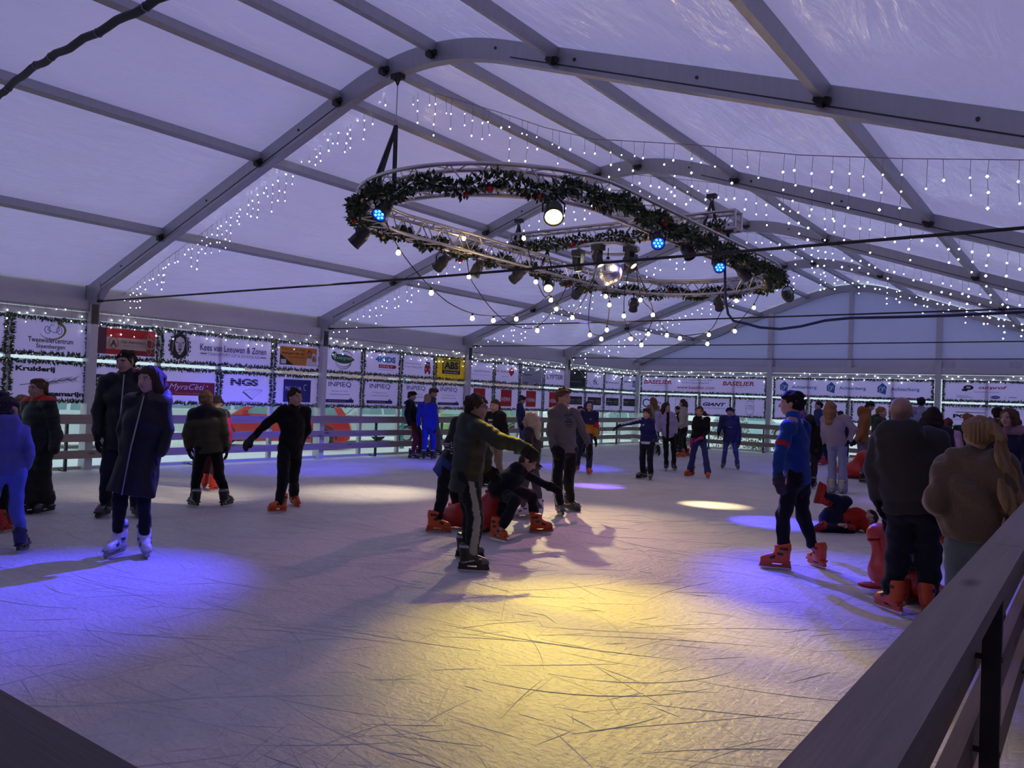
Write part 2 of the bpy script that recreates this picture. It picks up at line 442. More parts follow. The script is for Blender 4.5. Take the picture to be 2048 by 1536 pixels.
# ------------------------------------------------------------------ timber rails round the rink
def rail(name, a, b, inward, planks, posts, mats, label, cap=None):
    """planks on the ice side, steel posts behind; a, b ground ends"""
    a = np.array([*a, 0.]); b = np.array([*b, 0.]); inw = np.array([*inward, 0.]); d = unit(b - a); ln = np.linalg.norm(b - a)
    t = thing(name, label, 'rail', tuple(a))
    n = max(1, round(ln / 4.0))
    for z0, z1, off, th, m in planks:
        for k in range(n):
            p = d * (ln * k / n + 0.004) + inw * off + UP * (z0 + z1) / 2; q = d * (ln * (k + 1) / n - 0.004) + inw * off + UP * (z0 + z1) / 2
            MB().beam(p, q, th, z1 - z0).obj('plank', m, t)
    if cap:
        for k in range(n):
            p = d * (ln * k / n + 0.003) + inw * cap[2] + UP * cap[0]; q = d * (ln * (k + 1) / n - 0.003) + inw * cap[2] + UP * cap[0]
            MB().beam(p, q, cap[1], 0.045).obj('cap_plank', cap[3], t)
    for k in range(posts):
        s = ln * (k + 0.5) / posts if posts > 1 else ln / 2
        mb = MB(); P = d * s - inw * 0.03
        mb.beam(P, P + UP * 0.93, 0.05, 0.04, up=d)
        mb.beam(P - inw * 0.0, P - inw * 0.18 + UP * 0.02, 0.05, 0.02)
        for z0, z1, off, th, m in planks:
            q = P + UP * (z0 + z1) / 2; mb.tube([q - inw * 0.028, q + inw * (off + th/2 + 0.004)], 0.009, 6)
        mb.obj('post', M_BLACK, t)
    return t
PL = lambda m, off=0.02: [(0.775, 0.93, off, 0.04, m), (0.48, 0.61, off, 0.04, m), (0.205, 0.34, off, 0.04, m)]
rail('timber_rail', (0.3, -6.2), (0.3, 19.3), (1, 0), PL(M_WOOD_Y), 11, None, 'three-plank weathered timber rail along the sponsor banners on the left')
rail('timber_rail', (0.35, 19.3), (13.5, 19.3), (0, -1), PL(M_WOOD_X), 7, None, 'three-plank olive timber rail across the far end of the rink')
rail('timber_rail', (13.585, -6.95), (13.585, 19.2), (-1, 0), [(0.70, 0.82, 0.035, 0.045, M_WOOD_IN), (0.42, 0.55, 0.035, 0.045, M_WOOD_IN), (0.14, 0.27, 0.035, 0.045, M_WOOD_IN)], 13, None,
     'nearest grey timber rail with flat cap board at the lower right', cap=(0.978, 0.125, 0.0, M_WOOD_CAP))
rail('timber_rail', (6.0, -6.24), (13.45, -6.24), (0, 1), [(0.70, 0.82, 0.035, 0.045, M_WOOD_X), (0.42, 0.55, 0.035, 0.045, M_WOOD_X)], 4, None,
     'dark timber rail cap cut off in the lower left corner', cap=(0.978, 0.14, 0.0, plank_mat('dark_spruce_cap', (0.10, 0.08, 0.07), (0.06, 0.05, 0.045), 0)))
# ------------------------------------------------------------------ sponsor banners with printed fir borders
def banner_cloth(name, refl, trans):
    m = node_mat(name, refl, 0.55, spec=0.3); out = m.node_tree.nodes['Material Output']
    tr = N(m, 'ShaderNodeBsdfTranslucent'); tr.inputs['Color'].default_value = (*trans, 1)
    ad = N(m, 'ShaderNodeAddShader'); tc = N(m, 'ShaderNodeTexCoord'); nz = N(m, 'ShaderNodeTexNoise', Scale=2.5, Detail=2.0)
    L(m, tc.outputs['Object'], nz.inputs['Vector'])
    bp = N(m, 'ShaderNodeBump', Strength=0.3, Distance=0.05); L(m, nz.outputs['Fac'], bp.inputs['Height']); L(m, bp.outputs[0], BSDF(m).inputs['Normal'])
    L(m, BSDF(m).outputs[0], ad.inputs[0]); L(m, tr.outputs[0], ad.inputs[1]); L(m, ad.outputs[0], out.inputs['Surface'])
    return m
M_BAN = banner_cloth('banner_white', (0.62, 0.60, 0.64), (0.36, 0.315, 0.47))
M_BANY = banner_cloth('banner_yellow', (0.62, 0.52, 0.03), (0.40, 0.28, 0.02))
M_BANK = banner_cloth('banner_black', (0.02, 0.02, 0.022), (0.01, 0.01, 0.01))
INK = {}
def ink(name, c):
    if name not in INK: INK[name] = noisy('print_' + name, c, tuple(x * 0.9 for x in c), 20, 0.6)
    return INK[name]
K = ink('black', (0.015, 0.014, 0.02)); RED = ink('red', (0.55, 0.015, 0.02)); DRED = ink('dark_red', (0.25, 0.01, 0.02)); NAVY = ink('navy', (0.03, 0.03, 0.16))
BLU = ink('blue', (0.02, 0.20, 0.55)); DBLU = ink('royal_blue', (0.025, 0.035, 0.22)); GRN = ink('green', (0.01, 0.12, 0.04)); GOLD = ink('olive', (0.30, 0.28, 0.06))
GRY = ink('grey', (0.25, 0.23, 0.28)); LGRY = ink('light_grey', (0.40, 0.38, 0.44)); WHT = ink('white', (0.75, 0.72, 0.78)); ORG = ink('orange', (0.65, 0.25, 0.03)); SKIN_P = ink('skin', (0.45, 0.28, 0.2)); CRM = ink('cream', (0.55, 0.42, 0.35)); TAN = ink('gold', (0.35, 0.25, 0.10))
M_FIR = noisy('fir_green', (0.045, 0.085, 0.030), (0.085, 0.125, 0.050), 25, 0.7)
M_FIRDARK = noisy('fir_dark_green', (0.008, 0.022, 0.014), (0.02, 0.04, 0.022), 25, 0.7)
M_TWINKLE = emitter('fairy_light', (0.86, 0.93, 1.0), 5.0)
M_DOT = emitter('glowing_print_dot', (0.86, 0.9, 1.0), 1.2)  # white dots printed on the banner borders, with a glow added

def glyphs(s, h=None, w=None, shear=0.0, bold=0.0):
    """mesh vertices / faces of a line of text, centred, cap height h and/or total width w"""
    cu = bpy.data.curves.new('t', 'FONT'); cu.body = s; cu.align_x = 'LEFT'; cu.resolution_u = 3; cu.shear = shear; cu.offset = bold
    ob = bpy.data.objects.new('t', cu)
    me = bpy.data.meshes.new_from_object(ob)
    v = np.array([x.co[:2] for x in me.vertices]); f = [tuple(p.vertices) for p in me.polygons]
    bpy.data.objects.remove(ob); bpy.data.curves.remove(cu); bpy.data.meshes.remove(me)
    mn, mx = v.min(0), v.max(0); v = v - (mn + mx) / 2
    sx = sy = 1.0
    if h: sy = h / (mx - mn)[1]; sx = sy
    if w: sx = w / (mx - mn)[0]; sy = sy if h else sx
    return v * [sx, sy], f

class Banner:
    n = 0
    def __init__(s, side, pos, W, row, label, mat=None, x_off=0.0):
        """side 'L' (left wall, pos = Y of the lower-left corner) or 'E' (end wall, pos = X)"""
        z0, s.H = (1.865, 0.645) if row == 'u' else (1.105, 0.705)
        s.W = W - 0.006
        if side == 'L': M = frame_matrix((0.062, pos + 0.003, z0), (0, 1, 0), (0, 0, 1), (1, 0, 0))
        else: M = frame_matrix((pos + 0.003, 19.938, z0), (1, 0, 0), (0, 0, 1), (0, -1, 0))
        s.root = put('banner', None, None, label, 'banner', 'sponsor banners on the glazing', M=M); s.root.empty_display_size = 0.1
        MB().box((0, 0, 0), (s.W, s.H, 0.004)).obj('cloth', mat or M_BAN, s.root)
        Banner.n += 1; r = random.Random(Banner.n)
        mb = MB(); dots = MB(); gw = 0.092
        def leaf(u, v, a, ln, wd, z):
            c, sn = math.cos(a), math.sin(a)
            P = lambda f, l, h: (min(max(u + c*f - sn*l, -0.005), s.W + 0.005), min(max(v + sn*f + c*l, -0.005), s.H + 0.005), z + h)
            mb.cur = 1 if r.random() < 0.45 else 0
            mb.add([P(0, 0, 0), P(ln*0.45, -wd, 0.004), P(ln, 0, 0.002), P(ln*0.45, wd, 0.004), P(ln*0.45, 0, 0.012)], [(0, 1, 4), (1, 2, 4), (2, 3, 4), (3, 0, 4)])
        def edge(p, q, inn):
            p, q, inn = np.array(p), np.array(q), np.array(inn); ln = np.linalg.norm(q - p); n = int(ln / 0.008)
            ia = math.atan2(inn[1], inn[0])
            for i in range(n):
                c = p + (q - p) * (i + r.random()) / n + inn * r.uniform(0, 0.03)
                leaf(c[0], c[1], ia + r.gauss(0, 0.75), r.uniform(0.045, gw), r.uniform(0.009, 0.016), 0.005 + 0.006 * r.random())
            for i in range(int(ln / 0.085)):
                c = p + (q - p) * r.random() + inn * r.uniform(0.015, 0.06)
                dots.lathe([(0.0035, 0), (0.0035, 0.004)], Matrix.Translation((c[0], c[1], 0.021)), 5)
        W_, H_ = s.W, s.H
        edge((0, 0), (W_, 0), (0, 1)); edge((0, H_), (W_, H_), (0, -1)); edge((0, 0), (0, H_), (1, 0)); edge((W_, 0), (W_, H_), (-1, 0))
        mb.obj('fir_border', [M_FIR, M_FIRDARK], s.root, kind='stuff')
        dots.obj('border_dots', M_DOT, s.root, kind='stuff')
        s.z = 0.005
    def _add(s, name, mat, vs, fs, lab=None):
        s.z += 0.0006
        mb = MB(); mb.add([(a, b, s.z) for a, b in vs], fs); o = mb.obj(name, mat, s.root)
        if lab: o['label'] = lab
        return s
    def T(s, t, u, v, h=None, w=None, mat=K, shear=0.0, bold=0.0):
        vv, f = glyphs(t, h * s.H if h else None, w * s.W if w else None, shear, bold)
        return s._add('lettering', mat, vv + [u * s.W, v * s.H], f)
    def R(s, u0, v0, u1, v1, mat=K, name='print_block'):
        return s._add(name, mat, [(u0*s.W, v0*s.H), (u1*s.W, v0*s.H), (u1*s.W, v1*s.H), (u0*s.W, v1*s.H)], [(0, 1, 2, 3)])
    def P(s, pts, mat=K, name='logo'):
        return s._add(name, mat, [(a*s.W, b*s.H) for a, b in pts], [tuple(range(len(pts)))])
    def E(s, u, v, ru, rv, mat=K, name='logo', n=28, rot=0.0, a0=0.0, a1=2*math.pi):
        pts = []
        for i in range(n):
            a = a0 + (a1 - a0) * i / (n if a1 - a0 > 6.28 else n - 1); x, y = ru * math.cos(a), rv * math.sin(a)
            pts.append((u*s.W + x*math.cos(rot) - y*math.sin(rot), v*s.H + x*math.sin(rot) + y*math.cos(rot)))
        return s._add(name, mat, pts, [tuple(range(n))])
    def ring(s, u, v, ru, rv, t, mat=K, a0=0.0, a1=2*math.pi, n=28, t1=None, rot=0.0):
        vs = []; fs = []
        for i in range(n + 1):
            a = a0 + (a1 - a0) * i / n; tt = t if t1 is None else t + (t1 - t) * i / n
            for k in (0, 1):
                x, y = (ru - tt*k) * math.cos(a), (rv - tt*k) * math.sin(a)
                vs.append((u*s.W + x*math.cos(rot) - y*math.sin(rot), v*s.H + x*math.sin(rot) + y*math.cos(rot)))
            if i: fs.append((2*i-2, 2*i, 2*i+1, 2*i-1))
        return s._add('logo', mat, vs, fs)
    def Ln(s, u0, v0, u1, v1, t, mat=K, t1=None):
        a = np.array([u0*s.W, v0*s.H]); b = np.array([u1*s.W, v1*s.H]); d = unit(b - a); n = np.array([-d[1], d[0]]); t1 = t if t1 is None else t1
        return s._add('logo', mat, [a + n*t/2, a - n*t/2, b - n*t1/2, b + n*t1/2], [(0, 1, 2, 3)])

# --- left wall, bay next to the left edge of the picture
Banner('L', -2.5, 1.25, 'u', 'blank white upper banner cut off at the left edge of the photo')
Banner('L', -2.5, 1.25, 'l', 'blank white lower banner cut off at the left edge of the photo')
b = Banner('L', -1.25, 1.25, 'u', 'white banner with bicycle logo over two lines of narrow black lettering')
b.ring(.52, .66, .21, .155, .004, GOLD, math.pi*1.05, math.pi*2.35, t1=.05, rot=0.12)
for u in (.45, .60): b.ring(u, .66, .045, .062, .009, NAVY, rot=.2)
b.Ln(.45, .66, .50, .80, .008, NAVY).Ln(.50, .80, .535, .79, .008, NAVY).Ln(.60, .66, .575, .78, .008, NAVY).Ln(.575, .78, .62, .79, .008, NAVY).Ln(.45, .66, .545, .60, .008, NAVY).Ln(.60, .66, .545, .60, .008, NAVY)
b.T('Tweewielercentrum', .5, .40, h=.13, w=.56, bold=.012).T('Steenbergen', .5, .23, h=.14, w=.36, bold=.012)
b = Banner('L', -1.25, 1.25, 'l', 'white banner with grey herb sprig between two heavy black words')
b.T('Kruiderij', .33, .76, h=.15, w=.48, bold=.05).T('Rozemarijn', .66, .20, h=.15, w=.58, bold=.05)
r = random.Random(5)
b.Ln(.15, .40, .85, .58, .012, GRY)
for i in range(34):
    u = .25 + .58 * i / 34; v = .40 + .18 * (u - .15) / .70; d = r.choice((-1, 1))
    b.Ln(u, v, u + .06 + .03*r.random(), v + d * .07 + .02, .012, GRY, .003)
# --- bay 0..5
b = Banner('L', 0.0, 1.25, 'u', 'white banner with red and cream bakery photo panel and round letter badge')
b.R(.10, .16, .93, .86, DRED).R(.10, .62, .93, .86, RED).R(.22, .30, .80, .62, CRM).R(.22, .16, .62, .30, RED).R(.10, .16, .22, .86, ink('plum', (.10, .03, .06)))
b.ring(.32, .47, .085, .105, .012, RED).T('A', .32, .46, h=.17, bold=.02)
b.T('Van Adrichem', .60, .52, h=.09, w=.36).T('BAKKERIJ', .60, .40, h=.05, w=.26, mat=GRY)
for k in range(7): b.ring(.84, .50, .05 + .012*k, .20 - .02*k, .008, [CRM, TAN, GRY][k % 3], rot=.5*k)
b = Banner('L', 1.25, 2.5, 'u', 'wide white banner with black lion head emblem and long company lettering')
b.E(.155, .52, .20, .235, K)
for a in range(18):
    t = a * math.pi / 9; b.P([(.155 + .085*math.cos(t-.17), .52 + .37*math.sin(t-.17)), (.155 + .096*math.cos(t), .52 + .41*math.sin(t)), (.155 + .085*math.cos(t+.17), .52 + .37*math.sin(t+.17))])
b.P([(.115, .60), (.125, .74), (.155, .80), (.185, .74), (.195, .60), (.185, .40), (.165, .28), (.145, .28), (.125, .40)], WHT)
b.P([(.145, .62), (.165, .62), (.172, .42), (.155, .36), (.138, .42)], LGRY).P([(.143, .44), (.167, .44), (.155, .37)], K)
for q in (-1, 1): b.P([(.155+q*.012, .62), (.155+q*.032, .645), (.155+q*.03, .60)], K).Ln(.155, .36, .155+q*.022, .31, .01, K).Ln(.155+q*.05, .75, .155+q*.06, .35, .012, WHT, .004).Ln(.155+q*.066, .62, .155+q*.062, .3, .008, LGRY, .003)
b.T('Kees van Leeuwen & Zonen', .62, .55, h=.20, w=.60, bold=.008, mat=NAVY).T('TRANSPORT OP & OVERSLAG', .62, .36, h=.09, w=.47, mat=GRY)
b.R(.325, .34, .38, .38, GRY).R(.865, .34, .92, .38, GRY)
b = Banner('L', 3.75, 1.25, 'u', 'white banner with orange advert panel showing two smiling people and a dark corner')
b.R(.12, .20, .90, .80, ORG).P([(.12, .20), (.42, .20), (.12, .55)], K).R(.14, .23, .25, .38, WHT)
b.T('Kom jij ook altijd', .40, .71, h=.09, w=.48).T('beslagen ten ijs?', .40, .58, h=.09, w=.48, bold=.01)
b.Ln(.30, .47, .64, .47, .012, RED).Ln(.38, .40, .64, .40, .010, CRM).Ln(.42, .33, .64, .33, .010, CRM)
for u, v, c in ((.735, .60, RED), (.835, .50, WHT)):
    b.E(u, v + .02, .055, .075, c).E(u, v - .03, .042, .06, SKIN_P).P([(u-.07, .20), (u+.08, .20), (u+.06, v-.15), (u-.05, v-.15)], WHT).R(u-.025, v-.09, u+.025, v-.07, K)
b = Banner('L', 0.0, 1.25, 'l', 'white banner with black label half hidden behind the tall man in black')
b.R(.06, .42, .90, .72, K).T('S', .14, .57, h=.16, mat=WHT, bold=.03)
b = Banner('L', 1.25, 1.25, 'l', 'white banner with dark red theatre label in white script')
b.R(.06, .26, .93, .62, DRED).T('MyraCeti', .46, .47, h=.20, w=.58, mat=WHT, shear=.3).T('Theater Dans Entertainment', .56, .32, h=.045, w=.62, mat=ORG)
for u, v in ((.10, .50), (.17, .36), (.62, .55), (.80, .52), (.72, .45)): b.E(u, v, .014, .014, WHT, n=6)
b = Banner('L', 2.5, 1.25, 'l', 'white banner with three heavy black italic capitals and a stairs drawing')
b.T('NGS', .46, .68, h=.20, w=.52, bold=.06)
for k in range(3): b.R(.18, .615 + .06*k, .74, .625 + .06*k, WHT)
for k in range(6): b.Ln(.43 + .03*k, .40 - .035*k, .47 + .03*k, .38 - .035*k, .018, K)
b.Ln(.44, .44, .60, .22, .006, GRY).Ln(.62, .50, .80, .47, .006, GRY).Ln(.80, .47, .60, .22, .006, GRY).Ln(.44, .44, .62, .50, .006, GRY).Ln(.50, .36, .68, .48, .004, GRY).Ln(.55, .29, .74, .48, .004, GRY)
b.Ln(.20, .12, .76, .12, .016, LGRY)
b = Banner('L', 3.75, 1.25, 'l', 'white banner with square royal blue bar sign')
b.R(.22, .15, .80, .83, DBLU).T('MARINA', .43, .56, h=.12, w=.34, mat=WHT, bold=.015).T('BAR', .50, .36, h=.12, w=.22, mat=WHT, bold=.015).ring(.68, .60, .045, .07, .012, WHT, .8, 5.0)
# --- bay 5..10
b = Banner('L', 5.0, 1.25, 'u', 'white banner with dark green leaf logo and gold swoosh')
b.E(.50, .54, .30, .105, GRN, rot=-.05).E(.30, .62, .09, .10, GRN).P([(.68, .66), (.79, .53), (.68, .44)], GRN)
b.ring(.52, .54, .26, .19, .004, GOLD, math.pi*1.05, math.pi*1.9, t1=.03).ring(.52, .52, .26, .22, .004, K, math.pi*1.1, math.pi*1.85, t1=.02).ring(.56, .56, .25, .17, .02, GOLD, .5, 2.0)
b.T('4', .30, .63, h=.24, mat=WHT, shear=.2, bold=.02).T('evergreen', .54, .54, h=.12, w=.37, mat=WHT, shear=.25)
b = Banner('L', 6.25, 1.25, 'u', 'white banner with big blue children shop letters and red arrow strip')
b.T('4KIDS', .58, .64, h=.22, w=.54, mat=BLU, bold=.05).P([(.40, .32), (.84, .32), (.88, .385), (.84, .45), (.40, .45)], RED).T('ONLY', .61, .385, h=.075, w=.36, mat=WHT, bold=.03).Ln(.40, .25, .80, .25, .008, GRY)
b = Banner('L', 7.5, 1.25, 'u', 'white banner with thin red lettering beside a little red truck picture')
b.T('A van Tilburg BV', .36, .44, h=.09, w=.52, mat=RED).Ln(.10, .58, .58, .58, .012, LGRY)
b.R(.68, .30, .86, .52, RED, 'logo').R(.70, .52, .84, .68, K, 'logo').R(.72, .54, .82, .64, LGRY, 'logo').R(.69, .22, .735, .30, K, 'logo').R(.80, .22, .85, .30, K, 'logo').E(.72, .40, .022, .022, WHT).E(.82, .40, .022, .022, WHT)
b = Banner('L', 8.75, 1.25, 'u', 'bright yellow banner with boxed black capitals', M_BANY)
b.R(.22, .28, .80, .86, K).R(.245, .42, .775, .83, ink('yellow', (.62, .52, .03))).T('ABS', .51, .625, h=.30, w=.46, bold=.05).T('BOUWEN', .51, .345, h=.06, w=.44, mat=WHT, bold=.02).Ln(.30, .22, .72, .22, .008, GOLD)
for k, y in enumerate((5.0, 6.25, 7.5, 8.75)):
    b = Banner('L', y, 1.25, 'l', ['white banner with angular tech lettering under the green leaf logo', 'white banner with angular tech lettering under the blue children letters',
               'white banner with angular tech lettering under the little red truck', 'white banner with angular tech lettering under the yellow banner'][k])
    b.T('INPIEQ', .46, .74, h=.18, w=.54, mat=NAVY, bold=.004).T('One Stop Shop voor de', .46, .53, h=.05, w=.38, mat=NAVY).T('Complete Projectinrichting', .46, .43, h=.055, w=.48, mat=NAVY)
    b.R(.12, .17, .80, .27, NAVY).Ln(.20, .22, .60, .22, .012, LGRY).P([(.68, .27), (.77, .27), (.74, .33), (.71, .33)], NAVY).E(.725, .30, .02, .014, WHT)
# --- bay 10..15
b = Banner('L', 10.0, 1.25, 'u', 'white banner with small red and gold shields and a thin grey name')
b.P([(.04, .78), (.13, .80), (.22, .78), (.20, .66), (.13, .58), (.06, .66)], RED).P([(.03, .56), (.12, .56), (.11, .44), (.075, .38), (.04, .44)], TAN).T('LippeGroenen', .55, .50, h=.12, w=.60, mat=GRY).Ln(.20, .34, .84, .34, .008, LGRY)
b = Banner('L', 11.25, 1.25, 'u', 'white banner with red cursive lettering and a dark red hexagon')
b.P([(.56, .62), (.66, .78), (.76, .62), (.76, .52), (.66, .36), (.56, .52)], RED).T('de Suikerpot', .42, .56, h=.15, w=.70, mat=RED, shear=.2).T('Steenbergen', .40, .34, h=.08, w=.26, mat=LGRY, shear=.3)
b = Banner('L', 12.5, 1.25, 'u', 'pale blue-grey banner with several short lines of small print')
b.R(.08, .12, .92, .84, ink('pale_blue', (.38, .40, .50)))
for u0, u1, v, m in ((.15, .84, .84, GRY), (.15, .55, .72, LGRY), (.6, .82, .72, GRY), (.14, .48, .56, NAVY), (.42, .80, .42, LGRY), (.5, .86, .32, GRY), (.14, .34, .20, NAVY)): b.Ln(u0, v - .06, u1, v - .06, .022, m)
b = Banner('L', 13.75, 1.25, 'u', 'white banner with one word of thin wide black capitals')
b.T('LYFTER', .52, .50, h=.22, w=.74, bold=.012)
for k, y in enumerate((10.0, 11.25, 12.5, 13.75)):
    b = Banner('L', y, 1.25, 'l', ['white banner with red shop square under the two small shields', 'white banner with red shop square under the dark red hexagon',
               'white banner with red shop square behind the boy in the cap', 'white banner with red shop square under the thin black capitals'][k])
    b.R(.28, .18, .70, .86, RED).T('HEMA', .49, .47, h=.17, w=.37, mat=WHT, bold=.02)
# --- bay 15..20
b = Banner('L', 15.0, 1.25, 'u', 'black upper banner crossed by hanging fairy lights', M_BANK)
b.Ln(.2, .35, .8, .35, .02, GRY)
b = Banner('L', 16.25, 1.25, 'u', 'white banner with a sketchy dark blue hand-drawn logo')
r = random.Random(9)
for k in range(16): b.Ln(.38 + .3*r.random(), .2 + .6*r.random(), .38 + .3*r.random(), .2 + .6*r.random(), .014, NAVY, .005)
b = Banner('L', 17.5, 1.25, 'u', 'white banner with one small line of pale blue lettering')
b.E(.14, .44, .035, .05, NAVY).Ln(.22, .44, .84, .44, .03, LGRY)
b = Banner('L', 18.75, 1.25, 'u', 'white banner with grey lettering and a blue rounded mark in the far corner')
b.Ln(.12, .55, .60, .55, .035, GRY).R(.66, .28, .82, .64, BLU, 'logo').R(.70, .34, .78, .52, WHT, 'logo').Ln(.40, .33, .62, .33, .012, LGRY)
for k, y in enumerate((15.0, 16.25, 17.5, 18.75)):
    b = Banner('L', y, 1.25, 'l', ['white banner with black and gold label, nearest of four in the far bay', 'white banner with black and gold label behind the hooded boy',
               'white banner with black and gold label, second from the far corner', 'white banner with black and gold label in the far corner'][k])
    b.R(.14, .34, .86, .72, K).Ln(.20, .55, .48, .55, .025, LGRY).T('VO', .70, .52, h=.18, w=.24, mat=TAN, bold=.01).Ln(.20, .44, .52, .44, .012, GRY)
# --- end wall
b = Banner('E', 0.2, 4.7, 'u', 'widest white banner on the end wall with two red and black company words')
for u in (.15, .79):
    b.T('BASELIER', u, .62, h=.23, w=.235, mat=RED, bold=.025, shear=.12).R(u - .115, .60, u + .12, .615, WHT)
    b.P([(u-.10, .38), (u+.02, .43), (u+.12, .40), (u+.02, .445)], RED)
b.T('Grond- en grasmachines voor', .46, .76, h=.07, w=.26, mat=NAVY).T('grondbewerking en aardappelteelt', .46, .61, h=.08, w=.22, mat=NAVY).T('www.baselier.com', .46, .36, h=.17, w=.30, mat=RED, bold=.01)
b = Banner('E', 0.2, 1.08, 'l', 'white end wall banner with a blue ring logo behind the ginger-haired girl')
b.ring(.26, .55, .16, .16, .05, BLU, .6, 5.6).T('Rijda', .60, .56, h=.20, w=.44, mat=NAVY).Ln(.40, .40, .76, .40, .01, GRY)
b = Banner('E', 1.3, 1.15, 'l', 'white end wall banner with an empty grey outlined box')
b.Ln(.28, .80, .68, .80, .010, GRY).Ln(.68, .80, .68, .25, .010, GRY).Ln(.28, .80, .28, .25, .010, GRY).Ln(.28, .25, .68, .25, .010, GRY)
b = Banner('E', 2.5, 1.2, 'l', 'white end wall banner with bold black slanted bicycle brand lettering')
b.T('GIANT', .48, .60, h=.17, w=.70, bold=.04, shear=.35, mat=NAVY).T('STORE STEENBERGEN', .50, .41, h=.06, w=.62, mat=GRY)
b = Banner('E', 3.75, 1.15, 'l', 'white end wall banner with a grey barrel-shaped line emblem')
for v in (.80, .52, .44, .18): b.Ln(.40, v, .62, v, .012, LGRY)
b.ring(.51, .50, .15, .27, .014, LGRY).Ln(.42, .60, .60, .60, .02, GRY)
b = Banner('E', 5.1, 4.8, 'u', 'wide white end wall banner repeating a blue shop emblem and name three times')
for u in (.075, .385, .70):
    b.P([(u-.027, .60), (u+.002, .80), (u+.028, .62), (u+.022, .24), (u-.026, .36)], BLU).ring(u-.008, .49, .050, .09, .022, WHT).R(u+.002, .40, u+.007, .58, WHT, 'logo').ring(u+.012, .47, .034, .10, .020, WHT, 0, math.pi)
    b.T('Achterberg', u + .135, .49, h=.20, w=.165, mat=BLU, bold=.012)
for k, (x, w, t) in enumerate(((5.1, 1.15, 'left of the blond woman in lilac'), (6.3, 1.2, 'just right of the blond woman in lilac'), (7.55, 1.2, 'behind the man in the orange jacket'), (8.8, 1.1, 'behind the bald man'))):
    Banner('E', x, w, 'l', 'plain white end wall banner ' + t)
b = Banner('E', 10.1, 2.35, 'u', 'white end wall banner with black and red technical company mark right of the bald man')
b.T('curprof', .55, .66, h=.17, w=.30, bold=.03, shear=.25, mat=RED).E(.29, .66, .13, .07, K).E(.29, .66, .06, .03, WHT).R(.22, .50, .28, .60, K, 'logo').Ln(.35, .47, .62, .47, .010, GRY)
b.E(.58, .25, .12, .045, DBLU).T('FORD', .58, .25, h=.06, w=.08, mat=WHT).Ln(.68, .2, .68, .31, .008, GRY).Ln(.72, .26, .80, .26, .02, GRY).Ln(.16, .28, .30, .28, .010, GRY).Ln(.16, .22, .34, .22, .010, GRY)
b = Banner('E', 12.5, 2.28, 'u', 'white end wall banner with black and grey estate agent lettering at the right edge')
b.T('BAAS', .24, .48, h=.20, w=.26, bold=.01).T('MAKELAARS', .68, .48, h=.20, w=.46, mat=LGRY).R(.40, .38, .42, .68, BLU, 'logo').R(.425, .38, .45, .80, NAVY, 'logo').Ln(.11, .34, .60, .34, .008, K)
b = Banner('E', 10.1, 2.35, 'l', 'white end wall banner with heavy black word and orange ring half hidden by heads')
b.Ln(.12, .86, .90, .86, .012, GRY).Ln(.2, .80, .80, .80, .012, GRY).Ln(.16, .66, .48, .66, .03, CRM).T('PORO', .30, .49, h=.16, w=.34, bold=.05).ring(.76, .58, .14, .12, .014, ORG, 0, 3.14).Ln(.1, .36, .6, .36, .01, GRY)
b = Banner('E', 12.5, 2.28, 'l', 'white end wall banner with teal lettering at the right edge')
b.Ln(.5, .84, .90, .84, .012, GRY).T('VI', .46, .40, h=.16, w=.12, mat=ink('teal', (.02, .14, .16)), bold=.04)
# ------------------------------------------------------------------ lighting truss: stadium ring, cross truss, small ring
RCX, RY0, RY1, RR = 7.6, 1.4, 6.75, 1.65
RLEN = 2 * (RY1 - RY0) + 2 * math.pi * RR
def ring_at(s):
    """point, tangent, outward normal on the ring's centre line at length s"""
    s %= RLEN; a = RY1 - RY0; h = math.pi * RR
    if s < a: return np.array([RCX + RR, RY0 + s]), np.array([0., 1.]), np.array([1., 0.])
    s -= a
    if s < h: t = s / RR; n = np.array([math.cos(t), math.sin(t)]); return np.array([RCX, RY1]) + RR * n, np.array([-n[1], n[0]]), n
    s -= h
    if s < a: return np.array([RCX - RR, RY1 - s]), np.array([0., -1.]), np.array([-1., 0.])
    t = math.pi + (s - a) / RR; n = np.array([math.cos(t), math.sin(t)]); return np.array([RCX, RY0]) + RR * n, np.array([-n[1], n[0]]), n
ZL, ZH, HW = 3.68, 3.95, 0.125
def rp(s, lat, z):
    p, t, n = ring_at(s); q = p + n * lat; return np.array([q[0], q[1], z])
M_TRUSS = noisy('bare_aluminium', (0.62, 0.58, 0.56), (0.5, 0.47, 0.46), 6, 0.32, 0.85)
BRACE = MB().tube([(0, 0, 0), (0, 0, 1)], 1.0, 5, cap=False).mesh('brace', M_TRUSS)
def lattice(parent, corner, n, closed, rad=0.009):
    """zigzag braces on four faces, each an object; corner(i, k) -> point of chord k (0..3) at station i; past 300 the farthest are joined"""
    seg = []
    for i in range(n if closed else n - 1):
        for k in range(4):
            a, b = (k, (k + 1) % 4) if i % 2 else ((k + 1) % 4, k)
            seg.append((corner(i, a), corner(i + 1, b)))
    seg.sort(key=lambda e: depth((e[0] + e[1]) / 2)); base = np.array(parent.location)
    for p, q in seg[:300]:
        z = unit(q - p); x = unit(np.cross(z, [0.31, 0.2, 0.93])); y = np.cross(z, x); l = np.linalg.norm(q - p)
        put('brace', BRACE, parent, M=frame_matrix(p - base, x*rad, y*rad, z*l))
    if len(seg) > 300:
        mb = MB()
        for p, q in seg[300:]: mb.tube([p - base, q - base], rad, 4, cap=False)
        mb.obj('far_bracing', M_TRUSS, parent, kind='stuff')
truss = thing('ring_truss', 'oval aluminium lighting truss hanging under the tent roof', 'truss', (RCX, 4.1, ZL))
NS = 104
crn = [(HW, ZL), (HW, ZH), (-HW, ZH), (-HW, ZL)]
